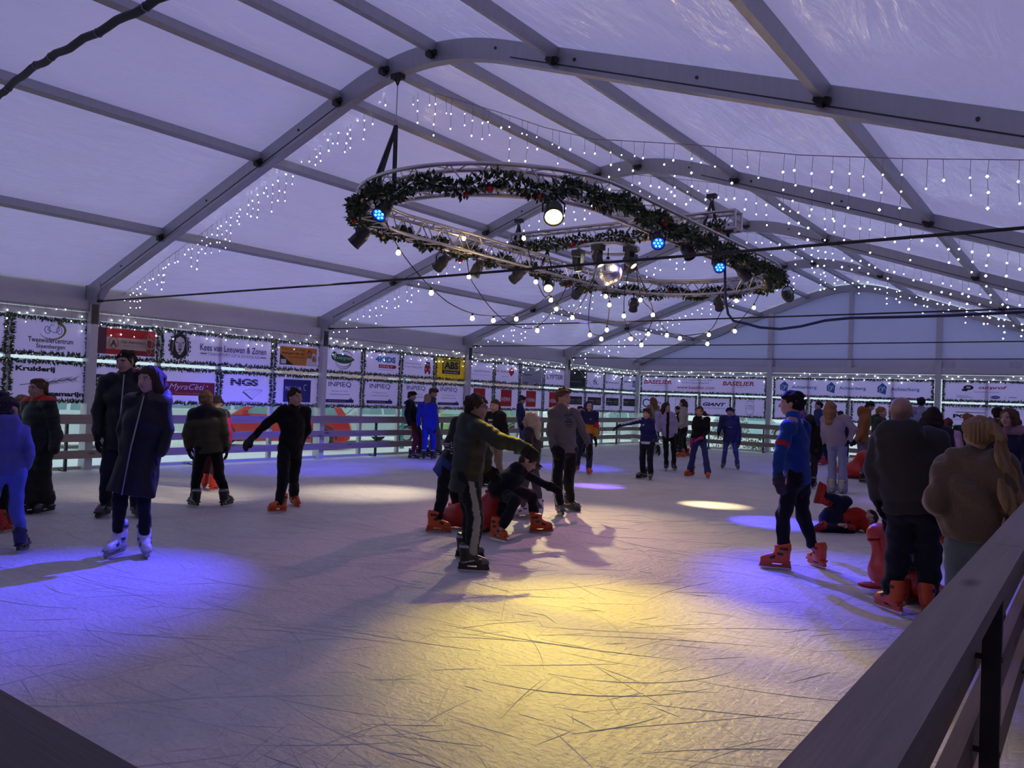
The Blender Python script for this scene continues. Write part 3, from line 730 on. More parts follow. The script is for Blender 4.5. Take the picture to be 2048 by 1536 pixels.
for lat, z in crn:
    child_world(MB().tube([rp(RLEN * i / NS, lat, z) for i in range(NS)], 0.025, 8, closed=True).obj('chord', M_TRUSS, smooth=True), truss)
lattice(truss, lambda i, k: rp(RLEN * i / NS, *crn[k]), NS, True)
ct = thing('cross_truss', 'straight aluminium truss lying across the oval ring truss', 'truss', (7.3, 4.95, 4.15))
cz = [(-0.13, 4.14), (-0.13, 4.41), (0.13, 4.41), (0.13, 4.14)]
for dy, z in cz:
    child_world(MB().tube([(5.25, 4.95 + dy, z), (9.42, 4.95 + dy, z)], 0.025, 8).obj('chord', M_TRUSS, smooth=True), ct)
lattice(ct, lambda i, k: np.array([5.25 + 4.17 * i / 20, 4.95 + cz[k][0], cz[k][1]]), 21, False)
for x in (5.25, 9.42):
    mb = MB()
    for k in range(4):
        a, b = cz[k], cz[(k+1) % 4]; mb.tube([(x, 4.95 + a[0], a[1]), (x, 4.95 + b[0], b[1])], 0.018, 6)
    child_world(mb.obj('end_frame', M_TRUSS), ct)
SRC = np.array([7.2, 4.95, 4.02])
sr = thing('small_ring_truss', 'small round pipe ring carrying moving lamps above the mirror ball', 'truss', tuple(SRC))
MB().tube([(0.5 * math.cos(2*math.pi*i/40), 0.5 * math.sin(2*math.pi*i/40), 0) for i in range(40)], 0.028, 8, closed=True).obj('pipe', M_TRUSS, sr, smooth=True)
for a in (0.4, 2.7, 4.5):
    MB().tube([(0.5*math.cos(a), 0.5*math.sin(a), 0.0), (0.35*math.cos(a), 0.13*math.sin(a), 0.13)], 0.014, 6).obj('hanger', M_BLACK, sr)

# slings that carry the trusses
def sling(label, top, shackle_z, legs, cable=True):
    t = thing('hoist_sling', label, 'sling', tuple(top), group='hoist slings')
    top = np.array(top); k = np.array([top[0], top[1], shackle_z])
    def add(mb, n, m): child_world(mb.obj(n, m), t)
    add(MB().box(top - [0.07, 0.05, 0.03], top + [0.07, 0.05, 0.03]).tube([top - [0.05, 0, 0], top - [0, 0, 0.1], top - [-0.05, 0, 0]], 0.014, 6), 'beam_clamp', M_BLACK)
    if cable: add(MB().tube([top - [0, 0, 0.08], k], 0.007, 6), 'steel_cable', M_STEEL)
    add(MB().tube([k + [0.03*math.cos(a), 0, 0.03 + 0.04*math.sin(a)] for a in np.linspace(0, 2*math.pi, 12, endpoint=False)], 0.009, 6, closed=True), 'shackle', M_STEEL)
    for lg in legs: add(MB().beam(k, lg, 0.05, 0.022), 'strap', M_RUBBER)
    return t
sling('black strap sling and steel cable hanging from the nearest roof peak', (7.12, -0.02, 5.2), 4.62, [(7.03, -0.25, 3.9), (7.33, -0.22, 3.9), (7.1, -0.3, 3.72)])
sling('black sling on the right end of the cross truss', (8.98, 4.97, 4.70), 4.62, [(8.9, 4.82, 4.14), (9.05, 5.08, 4.14)], False)
sling('black sling on the left end of the cross truss', (5.32, 4.97, 4.68), 4.60, [(5.30, 4.82, 4.14), (5.36, 5.08, 4.14)], False)
sling('black strap between the left truss run and the cross truss', (5.98, 4.95, 4.14), 4.1, [(5.83, 4.9, 3.66), (6.08, 5.0, 3.66)], False)
sling('black strap between the right truss run and the cross truss', (9.26, 4.95, 4.14), 4.1, [(9.14, 4.9, 3.66), (9.38, 5.0, 3.66)], False)

# fir garlands on the trusses, with baubles
M_BAUR = node_mat('red_bauble', (0.45, 0.01, 0.015), 0.2); M_BAUG = node_mat('gold_bauble', (0.6, 0.38, 0.14), 0.25, 0.5)
def fir(mb, P, d, n, r, core=0.075, ln=(0.045, 0.095)):
    """n needle sprigs around point P of a garland running along d"""
    s1 = unit(np.cross(d, UP)); s2 = np.cross(s1, d)
    for _ in range(n):
        a = r.uniform(0, 6.283); out = math.cos(a)*s1 + math.sin(a)*s2
        c = P + out * core * r.random() + d * r.uniform(-0.04, 0.04)
        g = unit(out + d * r.uniform(-0.9, 0.9)); l = r.uniform(*ln); w = unit(np.cross(g, [r.random()-.5, r.random()-.5, r.random()-.5])) * r.uniform(0.014, 0.024)
        mb.cur = 1 if r.random() < 0.5 else 0
        mb.add([c, c + g*l*0.5 + w, c + g*l, c + g*l*0.5 - w], [(0, 1, 2), (0, 2, 3)])
def garland(label, pts, per, base, seed, baubles=14):
    r = random.Random(seed); t = thing('fir_garland', label, 'garland', tuple(pts[0]))
    mb = MB()
    for i in range(len(pts) - 1):
        d = unit(pts[i+1] - pts[i]); ln = np.linalg.norm(pts[i+1] - pts[i]); k = max(1, int(ln / 0.03))
        for j in range(k):
            fir(mb, pts[i] + (pts[i+1] - pts[i]) * j / k, d, per, r)
    child_world(mb.obj('fir_sprigs', [M_FIRDARK, M_FIR], kind='stuff'), t)
    for i in range(baubles):
        p = pts[int((i + r.random()) / baubles * (len(pts) - 1))] + np.array([r.uniform(-.06, .06), r.uniform(-.06, .06), r.uniform(-.1, 0.03)])
        rad = r.uniform(0.028, 0.042)
        b_ = MB().lathe([(rad*math.sin(q*math.pi/8)+1e-4, -rad*math.cos(q*math.pi/8)) for q in range(9)], Matrix.Translation(p), 10).lathe([(0.009, rad-0.003), (0.009, rad+0.012)], Matrix.Translation(p), 6)
        child_world(b_.obj('bauble', M_BAUR if r.random() < 0.6 else M_BAUG, smooth=True), t)
NG = 190
gp = [rp(RLEN * i / NG, HW + 0.03 + 0.03*math.sin(i*1.7), ZL + 0.05 + 0.05*math.sin(i*0.9)) for i in range(NG + 1)]
garland('dark green fir garland with baubles wound round the oval truss', gp, 19, None, 11, 34)
garland('shorter fir garland on the cross truss above the mirror ball', [np.array([5.3 + 4.0*i/40, 4.78, 4.16 + 0.03*math.sin(i)]) for i in range(41)], 15, None, 12, 8)

# mirror ball
ball = thing('mirror_ball', 'mirror ball glinting blue and warm white below the truss centre', 'mirror ball', (7.2, 4.95, 3.62))
rb = 0.235; mb = MB()
for i in range(22):
    t0, t1 = math.pi*i/22, math.pi*(i+1)/22; n = max(4, int(44*math.sin((t0+t1)/2)))
    for k in range(n):
        a0, a1 = 2*math.pi*(k+.03)/n, 2*math.pi*(k+.97)/n; e = 0.004
        q = [(rb*math.sin(t)*math.cos(a), rb*math.sin(t)*math.sin(a), rb*math.cos(t)) for t, a in ((t0+e, a0), (t1-e, a0), (t1-e, a1), (t0+e, a1))]
        mb.add(q, [(0, 1, 2, 3)])
mb.obj('mirror_tiles', node_mat('mirror', (0.85, 0.85, 0.88), 0.25, 1.0), ball, kind='stuff')
MB().lathe([((rb-0.006)*math.sin(math.pi*q/12)+1e-4, -(rb-0.006)*math.cos(math.pi*q/12)) for q in range(13)], None, 20).obj('core', M_STEEL, ball, smooth=True)
MB().lathe([(0.03, rb-0.01), (0.03, rb+0.03), (0.008, rb+0.04), (0.008, 0.42)], None, 10).obj('motor', M_BLACK, ball)

# ------------------------------------------------------------------ lamps
M_HOUSE = noisy('lamp_housing', (0.02, 0.02, 0.022), (0.04, 0.04, 0.042), 10, 0.4)
def lens_mat(name, c, s): return emitter('lens_' + name, c, s)
LENS = {'blue': lens_mat('blue', (0.0, 0.06, 1.0), 1.4), 'warm': lens_mat('warm', (1.0, 0.85, 0.30), 3.5), 'dim': lens_mat('dim', (1.0, 0.8, 0.4), 2.5), 'off': node_mat('lens_off', (0.03, 0.03, 0.035), 0.15), 'amber': node_mat('lens_amber', (0.25, 0.12, 0.03), 0.2)}
LED = lens_mat('led', (0.10, 0.55, 1.0), 3.0)
def spot_light(parent, pos, d, col, watts, cone, blend, size=0.05):
    ld = bpy.data.lights.new('beam', 'SPOT'); ld.energy = watts; ld.color = col; ld.spot_size = math.radians(cone); ld.spot_blend = blend; ld.shadow_soft_size = size
    o = bpy.data.objects.new('beam', ld); COL.objects.link(o)
    o.rotation_euler = Vector(d).to_track_quat('-Z', 'Y').to_euler(); o.location = pos
    if parent is not None: child_world(o, parent)
    return o
def ring_dist(P):
    x, y = P[0], P[1]; yc = min(max(y, RY0), RY1); return abs(math.hypot(x - RCX, y - yc) - RR)
def place(px, py, z0=3.30, z1=3.62):
    best = min((on_z(px, py, z) for z in np.linspace(z0, z1, 25)), key=ring_dist); return best
def par(label, P, target, kind, size=0.085, lights=(), drop=None):
    """stage lamp hanging from the truss: clamp, yoke, housing, lens"""
    P = np.array(P, float); d = unit(np.array(target) - P); t = thing('stage_lamp', label, 'lamp', tuple(P), group='stage lamps on the truss')
    sd = np.cross(d, UP); sd = unit(sd if np.linalg.norm(sd) > 0.05 else [1, 0, 0]); u = np.cross(sd, d)
    M = frame_matrix((0, 0, 0), sd, u, -d)            # local -z is the beam
    M = Matrix(((sd[0], u[0], -d[0], 0), (sd[1], u[1], -d[1], 0), (sd[2], u[2], -d[2], 0), (0, 0, 0, 1)))
    r = size
    MB().lathe([(r*0.35, 0.17), (r*0.72, 0.16), (r*0.82, 0.09), (r, 0.06), (r, -0.09), (r*1.06, -0.09), (r*1.06, -0.105), (r*0.93, -0.105), (r*0.93, -0.085)], M, 18).obj('housing', M_HOUSE, t, smooth=False)
    ln = MB().lathe([(r*0.92, -0.085), (r*0.9, -0.0851)], M, 18).obj('lens', LENS[kind], t)
    if kind == 'blue':
        for k in range(7):
            a = k * math.pi / 3; q = (0, 0) if k == 6 else (0.55*r*math.cos(a), 0.55*r*math.sin(a))
            MB().lathe([(r*0.19, -0.086), (r*0.19, -0.093)], M @ Matrix.Translation((*q, 0)), 8).obj('led', LED, ln)
    top = np.array([0, 0, (drop if drop else ZL - P[2])])
    hk = np.array([0, 0, 0.16])
    MB().tube([sd*r*1.12, sd*r*1.15 + UP*0.09, hk + sd*0.045, hk - sd*0.045, -sd*r*1.15 + UP*0.09, -sd*r*1.12], 0.010, 6).obj('yoke', M_BLACK, t)
    MB().tube([hk, top], 0.013, 6).tube([top + [0, 0, 0.03*math.cos(a)] + sd*0.0 + np.array([0.03*math.sin(a), 0, 0]) for a in np.linspace(0, 5, 9)], 0.012, 6).obj('clamp', M_BLACK, t)
    q0 = -d*0.15; MB().tube([q0, q0 - d*0.06 - UP*0.08, q0 - d*0.10 + sd*0.05 - UP*0.03, top*0.6 + sd*0.10, top], 0.006, 5).obj('power_lead', M_RUBBER, t)
    if kind == 'warm' or kind == 'dim':
        pass
    for (tg, col, w, cone, bl) in lights:
        dd = unit(np.array(tg) - P); spot_light(t, P + dd*0.12, dd, col, w, cone, bl)
    return t
G = on_z
W_ = WATTS = 1.0
par('blue lit stage lamp at the near left end of the oval truss', place(765, 422), G(40, 1190), 'blue', lights=[(G(-60, 1200), BLUE, 2600, 40, 0.9)])
par('stage lamp facing left below the left end of the oval truss', place(718, 477), G(180, 990), 'dim', lights=[(G(330, 985), WHITE, 420, 40, 1.0)])
par('large yellow-lit stage lamp facing the camera below the near arc', place(1107, 425), G(1130, 1290), 'warm', 0.105, lights=[(G(1230, 1275), (1.0, 0.77, 0.02), 1300, 40, 1.0)])
par('unlit stage lamp hanging below the left truss run, nearest of that run', place(882, 527), G(500, 930), 'off', lights=[])
par('lit stage lamp below the left truss run beside a festoon bulb', place(953, 540), G(740, 975), 'dim', lights=[(G(740, 985), WHITE, 700, 40, 1.0)])
par('dark-lensed stage lamp below the crossing of both trusses', place(1033, 553), G(600, 920), 'off', lights=[(G(520, 930), BLUE, 1600, 46, 1.0)])  # lens stays dark, but a blue beam is put on this lamp
par('lit stage lamp hanging just right of the trusses crossing', place(1097, 572), G(1060, 1060), 'dim', lights=[(G(1240, 1075), (1.0, 0.78, 0.35), 900, 44, 1.0)])
par('amber-lensed stage lamp below the far left curve', place(1155, 586), G(900, 900), 'amber', lights=[(G(800, 925), BLUE, 1300, 40, 1.0)])  # lens gives no light; a blue beam is put on this lamp
par('dark-lensed stage lamp under the far curve, left one', place(1267, 612), G(1230, 930), 'off', lights=[(G(1150, 935), BLUE, 900, 40, 1.0)])  # blue beam put on this lamp although its lens stays dark
par('bright blue stage lamp under the middle of the right truss run', place(1315, 481), G(1500, 1300), 'blue', lights=[(G(1740, 1170), BLUE, 1500, 40, 0.9)])
par('dark-lensed stage lamp on the right truss run beside a black clamp', place(1375, 502), G(1700, 1100), 'off', lights=[(G(1560, 1046), BLUE, 2000, 22, 0.6)])  # narrow blue beam put here for the bar of light; lens stays dark
par('blue stage lamp with a blue lit cable beside it', place(1437, 530), G(1750, 1200), 'blue', lights=[(G(1800, 1260), BLUE, 800, 30, 0.9)])
par('unlit stage lamp under the far curve, right one', place(1438, 610), G(1480, 930), 'off')
par('dark-lensed stage lamp tilted left near the right end of the oval truss', place(1488, 548), G(1900, 1000), 'off', lights=[(G(1880, 1010), VIOLET, 400, 36, 1.0)])  # violet beam put on this lamp; its lens shows no light
par('faintly blue stage lamp at the right end of the oval truss', place(1536, 566), G(1640, 940), 'blue', 0.07, lights=[(G(1600, 935), BLUE, 900, 34, 1.0)])
par('last unlit stage lamp below the tip at the far right of the oval truss', place(1575, 592), G(1900, 900), 'off')

# moving-head lamps on the small ring
def moving(label, a, target, lights=(), lit=None):
    P = SRC + np.array([0.5*math.cos(a), 0.5*math.sin(a), -0.26]); d = unit(np.array(target) - P)
    t = thing('moving_head_lamp', label, 'lamp', tuple(P), group='moving lamps round the mirror ball')
    MB().box((-0.085, -0.085, 0.15), (0.085, 0.085, 0.235)).obj('base', M_HOUSE, t)
    sd = unit(np.cross(d, UP)); u = np.cross(sd, d); M = Matrix(((sd[0], u[0], -d[0], 0), (sd[1], u[1], -d[1], 0), (sd[2], u[2], -d[2], 0), (0, 0, 0, 1)))
    for s in (-1, 1): MB().beam(sd*s*0.095 + UP*0.16, sd*s*0.095 - UP*0.04, 0.07, 0.022, up=sd).obj('yoke_arm', M_HOUSE, t)
    MB().lathe([(0.05, 0.11), (0.075, 0.09), (0.08, 0.0), (0.065, -0.11), (0.06, -0.115)], M, 14).obj('head', M_HOUSE, t)
    MB().lathe([(0.055, -0.1155), (0.053, -0.116)], M, 14).obj('lens', LENS['dim' if lit else 'off'], t)
    for (tg, col, w, cone, bl) in lights:
        dd = unit(np.array(tg) - P); spot_light(t, P + dd*0.14, dd, col, w, cone, bl, 0.03)
moving('moving lamp hanging left of the mirror ball', 3.6, G(1190, 975), [(G(1195, 972), VIOLET, 1600, 18, 0.9)], 1)
moving('moving lamp hanging in front of the mirror ball', 4.9, G(1430, 1012), [(G(1425, 1010), (1.0, 0.80, 0.45), 2400, 15, 0.95)], 1)
moving('moving lamp hanging right of the mirror ball', 6.0, G(1700, 1040), [(G(1745, 1045), (1.0, 0.1, 0.5), 300, 9, 0.9), ((7.32, 4.8, 3.7), WHITE, 60, 60, 0.6), ((7.2, 4.95, 3.6), BLUE, 250, 40, 0.6)], 1)  # white and blue beams added to brighten the mirror ball
moving('moving lamp hanging behind the mirror ball', 1.2, G(820, 1120), [(G(760, 1110), (1.0, 0.38, 0.55), 420, 75, 1.0)])  # soft pink flood added to warm the middle of the ice; lens stays dark

# ------------------------------------------------------------------ festoon bulbs
M_BULB = emitter('warm_bulb', (1.0, 0.70, 0.32), 65.0); M_BULB.cycles.emission_sampling = 'AUTO'
BULB = MB().lathe([(0.006, 0.0), (0.018, -0.008), (0.029, -0.032), (0.030, -0.045), (0.022, -0.062), (0.002, -0.070)], None, 10).mesh('bulb', M_BULB, True)
SOCK = MB().lathe([(0.013, 0.035), (0.016, 0.03), (0.016, -0.006), (0.010, -0.007)], None, 8).mesh('socket', M_RUBBER)
def festoon(label, px, bulbs, d0, d1):
    n = len(px); P = [at_depth(x, y, d0 + (d1 - d0) * i / (n - 1)) for i, (x, y) in enumerate(px)]
    t = thing('festoon_lights', label, 'string lights', tuple(P[0]), group='warm festoon strings below the truss')
    pts = []
    for i in range(n - 1):                                # smooth the lead
        a, b, c, d = P[max(i-1, 0)], P[i], P[i+1], P[min(i+2, n-1)]
        for k in range(5):
            u = k / 5; pts.append(0.5*((2*b) + (c-a)*u + (2*a-5*b+4*c-d)*u*u + (3*b-a-3*c+d)*u**3))
    pts.append(P[-1]); pts = np.array(pts)
    child_world(MB().tube(pts, 0.007, 5).obj('lead', M_RUBBER), t)
    for (x, y) in bulbs:
        dd = d0 + (d1 - d0) * min(max(np.mean([i for i, q in enumerate(px) if abs(q[0]-x) + abs(q[1]-y) == min(abs(e[0]-x) + abs(e[1]-y) for e in px)]), 0), n - 1) / (n - 1)
        Q = at_depth(x, y, dd); Q = pts[np.argmin(np.linalg.norm(pts - Q, axis=1))]
        s = put('socket', SOCK, t); s.location = tuple(Q - [0, 0, 0.03] - P[0])
        put('bulb', BULB, s)
    return t
festoon('festoon string sagging from the near left end of the truss', [(772, 445), (797, 495), (830, 540), (863, 576), (900, 607), (945, 627), (987, 632), (1033, 629), (1075, 608), (1100, 588)], [(797, 495), (863, 576), (945, 627), (987, 632), (1033, 629)], 9.9, 12.6)
festoon('festoon string dropping from the middle of the left truss run', [(928, 468), (938, 545), (955, 580), (990, 625), (1030, 652), (1075, 653), (1113, 610), (1135, 570)], [(928, 468), (938, 545), (1075, 653), (1113, 610)], depth(on_x(928, 468, 5.93)), 13.0)
festoon('festoon string leading from the cross truss towards the amber lamp', [(1048, 468), (1072, 555), (1088, 592), (1102, 592), (1118, 612), (1145, 627), (1172, 590), (1196, 530)], [(1048, 468), (1072, 555), (1102, 592), (1145, 627)], 12.4, 13.2)
festoon('festoon loop hanging straight below the mirror ball', [(1196, 510), (1186, 570), (1178, 620), (1180, 662), (1203, 670), (1214, 652), (1219, 602), (1212, 585), (1222, 530)], [(1180, 662), (1203, 670), (1214, 652), (1219, 602), (1212, 585)], 13.2, 13.4)
festoon('festoon loop hanging right below the mirror ball', [(1262, 520), (1250, 580), (1248, 624), (1252, 650), (1262, 670), (1283, 682), (1297, 660), (1306, 622), (1282, 560), (1270, 525)], [(1248, 624), (1262, 670), (1283, 682), (1297, 660), (1306, 622)], 13.2, 13.5)
festoon('widest festoon string swinging right to the far end of the truss', [(1272, 525), (1281, 592), (1305, 622), (1334, 663), (1360, 669), (1390, 678), (1415, 680), (1450, 668), (1470, 655), (1490, 630), (1508, 608), (1522, 580)], [(1281, 592), (1334, 663), (1360, 669), (1415, 680), (1470, 655), (1508, 608)], 13.3, 14.6)
festoon('short festoon piece below the far right curve', [(1360, 672), (1418, 662), (1445, 620), (1473, 594), (1490, 570)], [(1418, 662), (1473, 594)], 13.6, 14.6)

# thick cable dropping from the truss and following a tension cable to the right
cp = [(1449, 505), (1450, 560), (1451, 600), (1456, 628), (1467, 642), (1490, 647), (1520, 655), (1560, 658), (1600, 653), (1650, 641), (1700, 636), (1800, 634), (1900, 631), (2048, 624), (2200, 618)]
MB().tube([on_y(x, y, 5.02) for x, y in cp], 0.020, 7).obj('power_cable', node_mat('blue_black_cable', (0.02, 0.03, 0.10), 0.4), label='thick power cable dropping from the truss and running right', cat='cable', smooth=True)

# ------------------------------------------------------------------ icicle fairy lights
def icicles(label, path, n, rng, seed, r0=0.014, pitch=0.09, mat=None):
    r = random.Random(seed); path = [np.array(p, float) for p in path]
    t = thing('icicle_lights', label, 'string lights', tuple(path[0]), group='icicle fairy light strings')
    wire = MB().tube(path, 0.004, 4); bulbs = MB()
    seg = [np.linalg.norm(path[i+1] - path[i]) for i in range(len(path)-1)]; tot = sum(seg)
    for k in range(n):
        s = tot * (k + r.uniform(-.3, .3) + .5) / n; i = 0
        while i < len(seg) - 1 and s > seg[i]: s -= seg[i]; i += 1
        p = path[i] + (path[i+1] - path[i]) * min(s / seg[i], 1); ln = r.uniform(*rng); m = max(1, int(ln / pitch))
        q = p - UP * ln; pts = [p]
        for j in range(m):
            c = p - UP * (ln * (j + 1) / m) + np.array([r.uniform(-.015, .015), r.uniform(-.015, .015), 0]); pts.append(c)
            e = r0 * r.uniform(.75, 1.2)
            bulbs.add([c + [e, 0, 0], c - [e, 0, 0], c + [0, e, 0], c - [0, e, 0], c + [0, 0, e*1.1], c - [0, 0, e*1.1]], [(0, 2, 4), (2, 1, 4), (1, 3, 4), (3, 0, 4), (2, 0, 5), (1, 2, 5), (3, 1, 5), (0, 3, 5)])
        if len(pts) > 1: wire.tube(pts, 0.0025, 3, cap=False)
    child_world(wire.obj('wire', noisy('clear_wire', (0.25, 0.25, 0.27), (0.2, 0.2, 0.22), 5, 0.4) if 'clear_wire' not in bpy.data.materials else bpy.data.materials['clear_wire'], kind='stuff'), t)
    child_world(bulbs.obj('led_bulbs', mat or M_TWINKLE, kind='stuff'), t)
fl = [on_y(x, y, 0.55) for x, y in ((225, 606), (330, 520), (410, 462), (555, 345), (690, 235), (782, 163))]
icicles('icicle lights climbing beside the nearest left rafter', fl, 54, (0.12, 0.55), 21, 0.013, 0.11)
icicles('icicle lights running right from the nearest roof peak to the right edge', [on_y(x, y, 0.8) for x, y in ((815, 172), (900, 195), (1000, 225), (1090, 255), (1185, 278), (1290, 284), (1390, 290), (1600, 310), (1800, 317), (2048, 320), (2300, 330))], 50, (0.15, 0.6), 22, 0.012, 0.13)
for k, (Y, nm) in enumerate(((5.09, 'second'), (10.09, 'third'), (15.09, 'fourth'))):
    icicles('icicle lights below the left half of the %s roof frame' % nm, [(x, Y, zb(x) + 0.01 - 0.02*(i % 2)) for i, x in enumerate((0.25, 1.5, 3, 4.5, 6, 7.4))], 40, (0.1, 0.5), 30 + k, 0.017 + 0.002*k, 0.13)
    icicles('icicle lights below the right half of the %s roof frame' % nm, [(x, Y, zb(x) + 0.01) for x in (7.6, 9, 10.5, 12, 13.5, 14.7)], 44, (0.1, 0.6), 40 + k, 0.017 + 0.002*k, 0.13)
for k, (ya, yb, nm) in enumerate(((-4.9, -0.1, 'bay at the left edge'), (0.1, 4.9, 'bay with the lion banner'), (5.1, 9.9, 'bay with the yellow banner'), (10.1, 14.9, 'bay with the red shop squares'), (15.1, 19.8, 'bay next to the far corner'))):
    icicles('icicle lights along the eave over the ' + nm, [(0.115, ya, 2.68), (0.115, (ya+yb)/2, 2.67), (0.115, yb, 2.68)], 34, (0.02, 0.42), 50 + k, 0.013 + 0.0015*k, 0.12)
for k, (xa, xb, nm) in enumerate(((0.3, 4.9, 'left third'), (5.1, 9.9, 'middle third'), (10.1, 14.8, 'right third'))):
    icicles('icicle lights along the end wall, ' + nm, [(xa, 19.885, 2.68), ((xa+xb)/2, 19.885, 2.67), (xb, 19.885, 2.68)], 30, (0.02, 0.36), 60 + k, 0.019, 0.13)
# ------------------------------------------------------------------ implicit-surface modeller (for bodies, clothes, hair, boots)
class Field:
    """signed distance grid; shapes are blended in, then meshed with surface nets"""
    def __init__(s, lo, hi, h):
        s.lo = np.asarray(lo, float); s.h = h
        s.n = np.maximum(4, np.ceil((np.asarray(hi, float) - s.lo) / h).astype(int) + 1)
        s.ax = [s.lo[i] + h * np.arange(s.n[i]) for i in range(3)]
        s.V = np.full(tuple(s.n), 0.25, np.float32)
    def sub(s, lo, hi):
        i0 = np.clip(np.floor((np.asarray(lo) - s.lo) / s.h).astype(int), 0, s.n - 1); i1 = np.clip(np.ceil((np.asarray(hi) - s.lo) / s.h).astype(int) + 1, 1, s.n)
        if np.any(i1 <= i0): return None, None
        sl = tuple(slice(a, b) for a, b in zip(i0, i1))
        return sl, np.meshgrid(*[s.ax[k][sl[k]] for k in range(3)], indexing='ij')
    def mix(s, sl, d, k, op):
        V = s.V[sl]; d = d.astype(np.float32)
        if op == 'sub':
            d = -d
            if k > 0: hh = np.maximum(k - np.abs(V - d), 0) / k; s.V[sl] = np.maximum(V, d) + hh*hh*k*0.25
            else: s.V[sl] = np.maximum(V, d)
        else:
            if k > 0: hh = np.maximum(k - np.abs(V - d), 0) / k; s.V[sl] = np.minimum(V, d) - hh*hh*k*0.25
            else: s.V[sl] = np.minimum(V, d)
    def cone(s, a, b, ra, rb, k=0.03, side=None, e=1.0, ring=None, op='add'):
        """capsule of changing radius; side/e widen its section along a direction; ring = (pitch, height) quilting"""
        a = np.asarray(a, float); b = np.asarray(b, float); m = max(ra, rb) * max(e, 1) + k + 0.03
        sl, P = s.sub(np.minimum(a, b) - m, np.maximum(a, b) + m)
        if sl is None: return s
        ba = b - a; L2 = max(ba @ ba, 1e-9)
        px, py, pz = P[0] - a[0], P[1] - a[1], P[2] - a[2]
        t = np.clip((px*ba[0] + py*ba[1] + pz*ba[2]) / L2, 0, 1)
        qx, qy, qz = px - t*ba[0], py - t*ba[1], pz - t*ba[2]
        q2 = qx*qx + qy*qy + qz*qz
        if side is not None and e != 1.0:
            w = qx*side[0] + qy*side[1] + qz*side[2]; q2 = q2 - w*w*(1 - 1/(e*e))
        r = ra + (rb - ra) * t
        if ring: r = r + ring[1] * np.abs(np.sin(math.pi * t * math.sqrt(L2) / ring[0]))
        s.mix(sl, np.sqrt(np.maximum(q2, 1e-12)) - r, k, op); return s
    def ell(s, c, ax, rad, k=0.03, op='add', cut=None):
        """ellipsoid at c, rows of ax its axes; cut = list of (normal, offset) half spaces kept where n.p < off (in axis coords)"""
        c = np.asarray(c, float); rad = np.asarray(rad, float); ax = np.asarray(ax, float); m = np.max(rad) + k + 0.02
        sl, P = s.sub(c - m, c + m)
        if sl is None: return s
        d0 = [P[i] - c[i] for i in range(3)]
        q = [(d0[0]*ax[i][0] + d0[1]*ax[i][1] + d0[2]*ax[i][2]) for i in range(3)]
        u = np.sqrt((q[0]/rad[0])**2 + (q[1]/rad[1])**2 + (q[2]/rad[2])**2)
        d = (u - 1) * np.min(rad) * 0.5 + (u - 1) * np.max(rad) * 0.5 if op == 'add' else (u - 1) * np.min(rad)
        d = (u - 1) * np.min(rad)
        if cut:
            for nrm, off in cut: d = np.maximum(d, q[0]*nrm[0] + q[1]*nrm[1] + q[2]*nrm[2] - off)
        s.mix(sl, d, k, op); return s
    def plane(s, p, nrm):
        """cut away everything on the positive side of a plane"""
        X = np.meshgrid(*s.ax, indexing='ij'); nrm = unit(nrm)
        d = (X[0]-p[0])*nrm[0] + (X[1]-p[1])*nrm[1] + (X[2]-p[2])*nrm[2]
        s.V = np.maximum(s.V, d.astype(np.float32)); return s
    def wrinkle(s, amp, freq, seed):
        r = np.random.RandomState(seed); X = np.meshgrid(*s.ax, indexing='ij'); w = 0
        for k in range(4):
            d = r.normal(size=3); d[2] *= 1.3; d = d / np.linalg.norm(d) * freq * (1 + 0.5*k); ph = r.uniform(0, 6.28, 2)
            w = w + np.sin(d[0]*X[0] + d[1]*X[1] + d[2]*X[2] + ph[0] + 1.3*np.sin(freq*0.4*X[(k+1) % 3] + ph[1])) / (1 + 0.6*k)
        s.V = s.V + (amp * w).astype(np.float32); return s
    def mesh(s):
        V = s.V; V[0], V[-1], V[:, 0], V[:, -1], V[:, :, 0], V[:, :, -1] = (0.1,) * 6
        I = V < 0; nx, ny, nz = V.shape
        cs = np.zeros((nx-1, ny-1, nz-1), np.int8)
        off = [(i, j, k) for i in (0, 1) for j in (0, 1) for k in (0, 1)]
        for i, j, k in off: cs += I[i:nx-1+i, j:ny-1+j, k:nz-1+k]
        A = np.argwhere((cs > 0) & (cs < 8))
        if len(A) == 0: return np.zeros((0, 3)), np.zeros((0, 4), int)
        idx = np.full(cs.shape, -1, np.int64); idx[A[:, 0], A[:, 1], A[:, 2]] = np.arange(len(A))
        val = {o: V[A[:, 0]+o[0], A[:, 1]+o[1], A[:, 2]+o[2]] for o in off}
        acc = np.zeros((len(A), 3)); cnt = np.zeros(len(A))
        for o in off:
            for ax in range(3):
                if o[ax]: continue
                o2 = list(o); o2[ax] = 1; o2 = tuple(o2); a, b = val[o], val[o2]; mk = (a < 0) != (b < 0)
                t = np.where(mk, a / np.where(mk, a - b, 1), 0)
                for c in range(3): acc[:, c] += np.where(mk, (t if c == ax else o[c]), 0)
                cnt += mk
        v = s.lo + s.h * (A + acc / cnt[:, None])
        Q = []
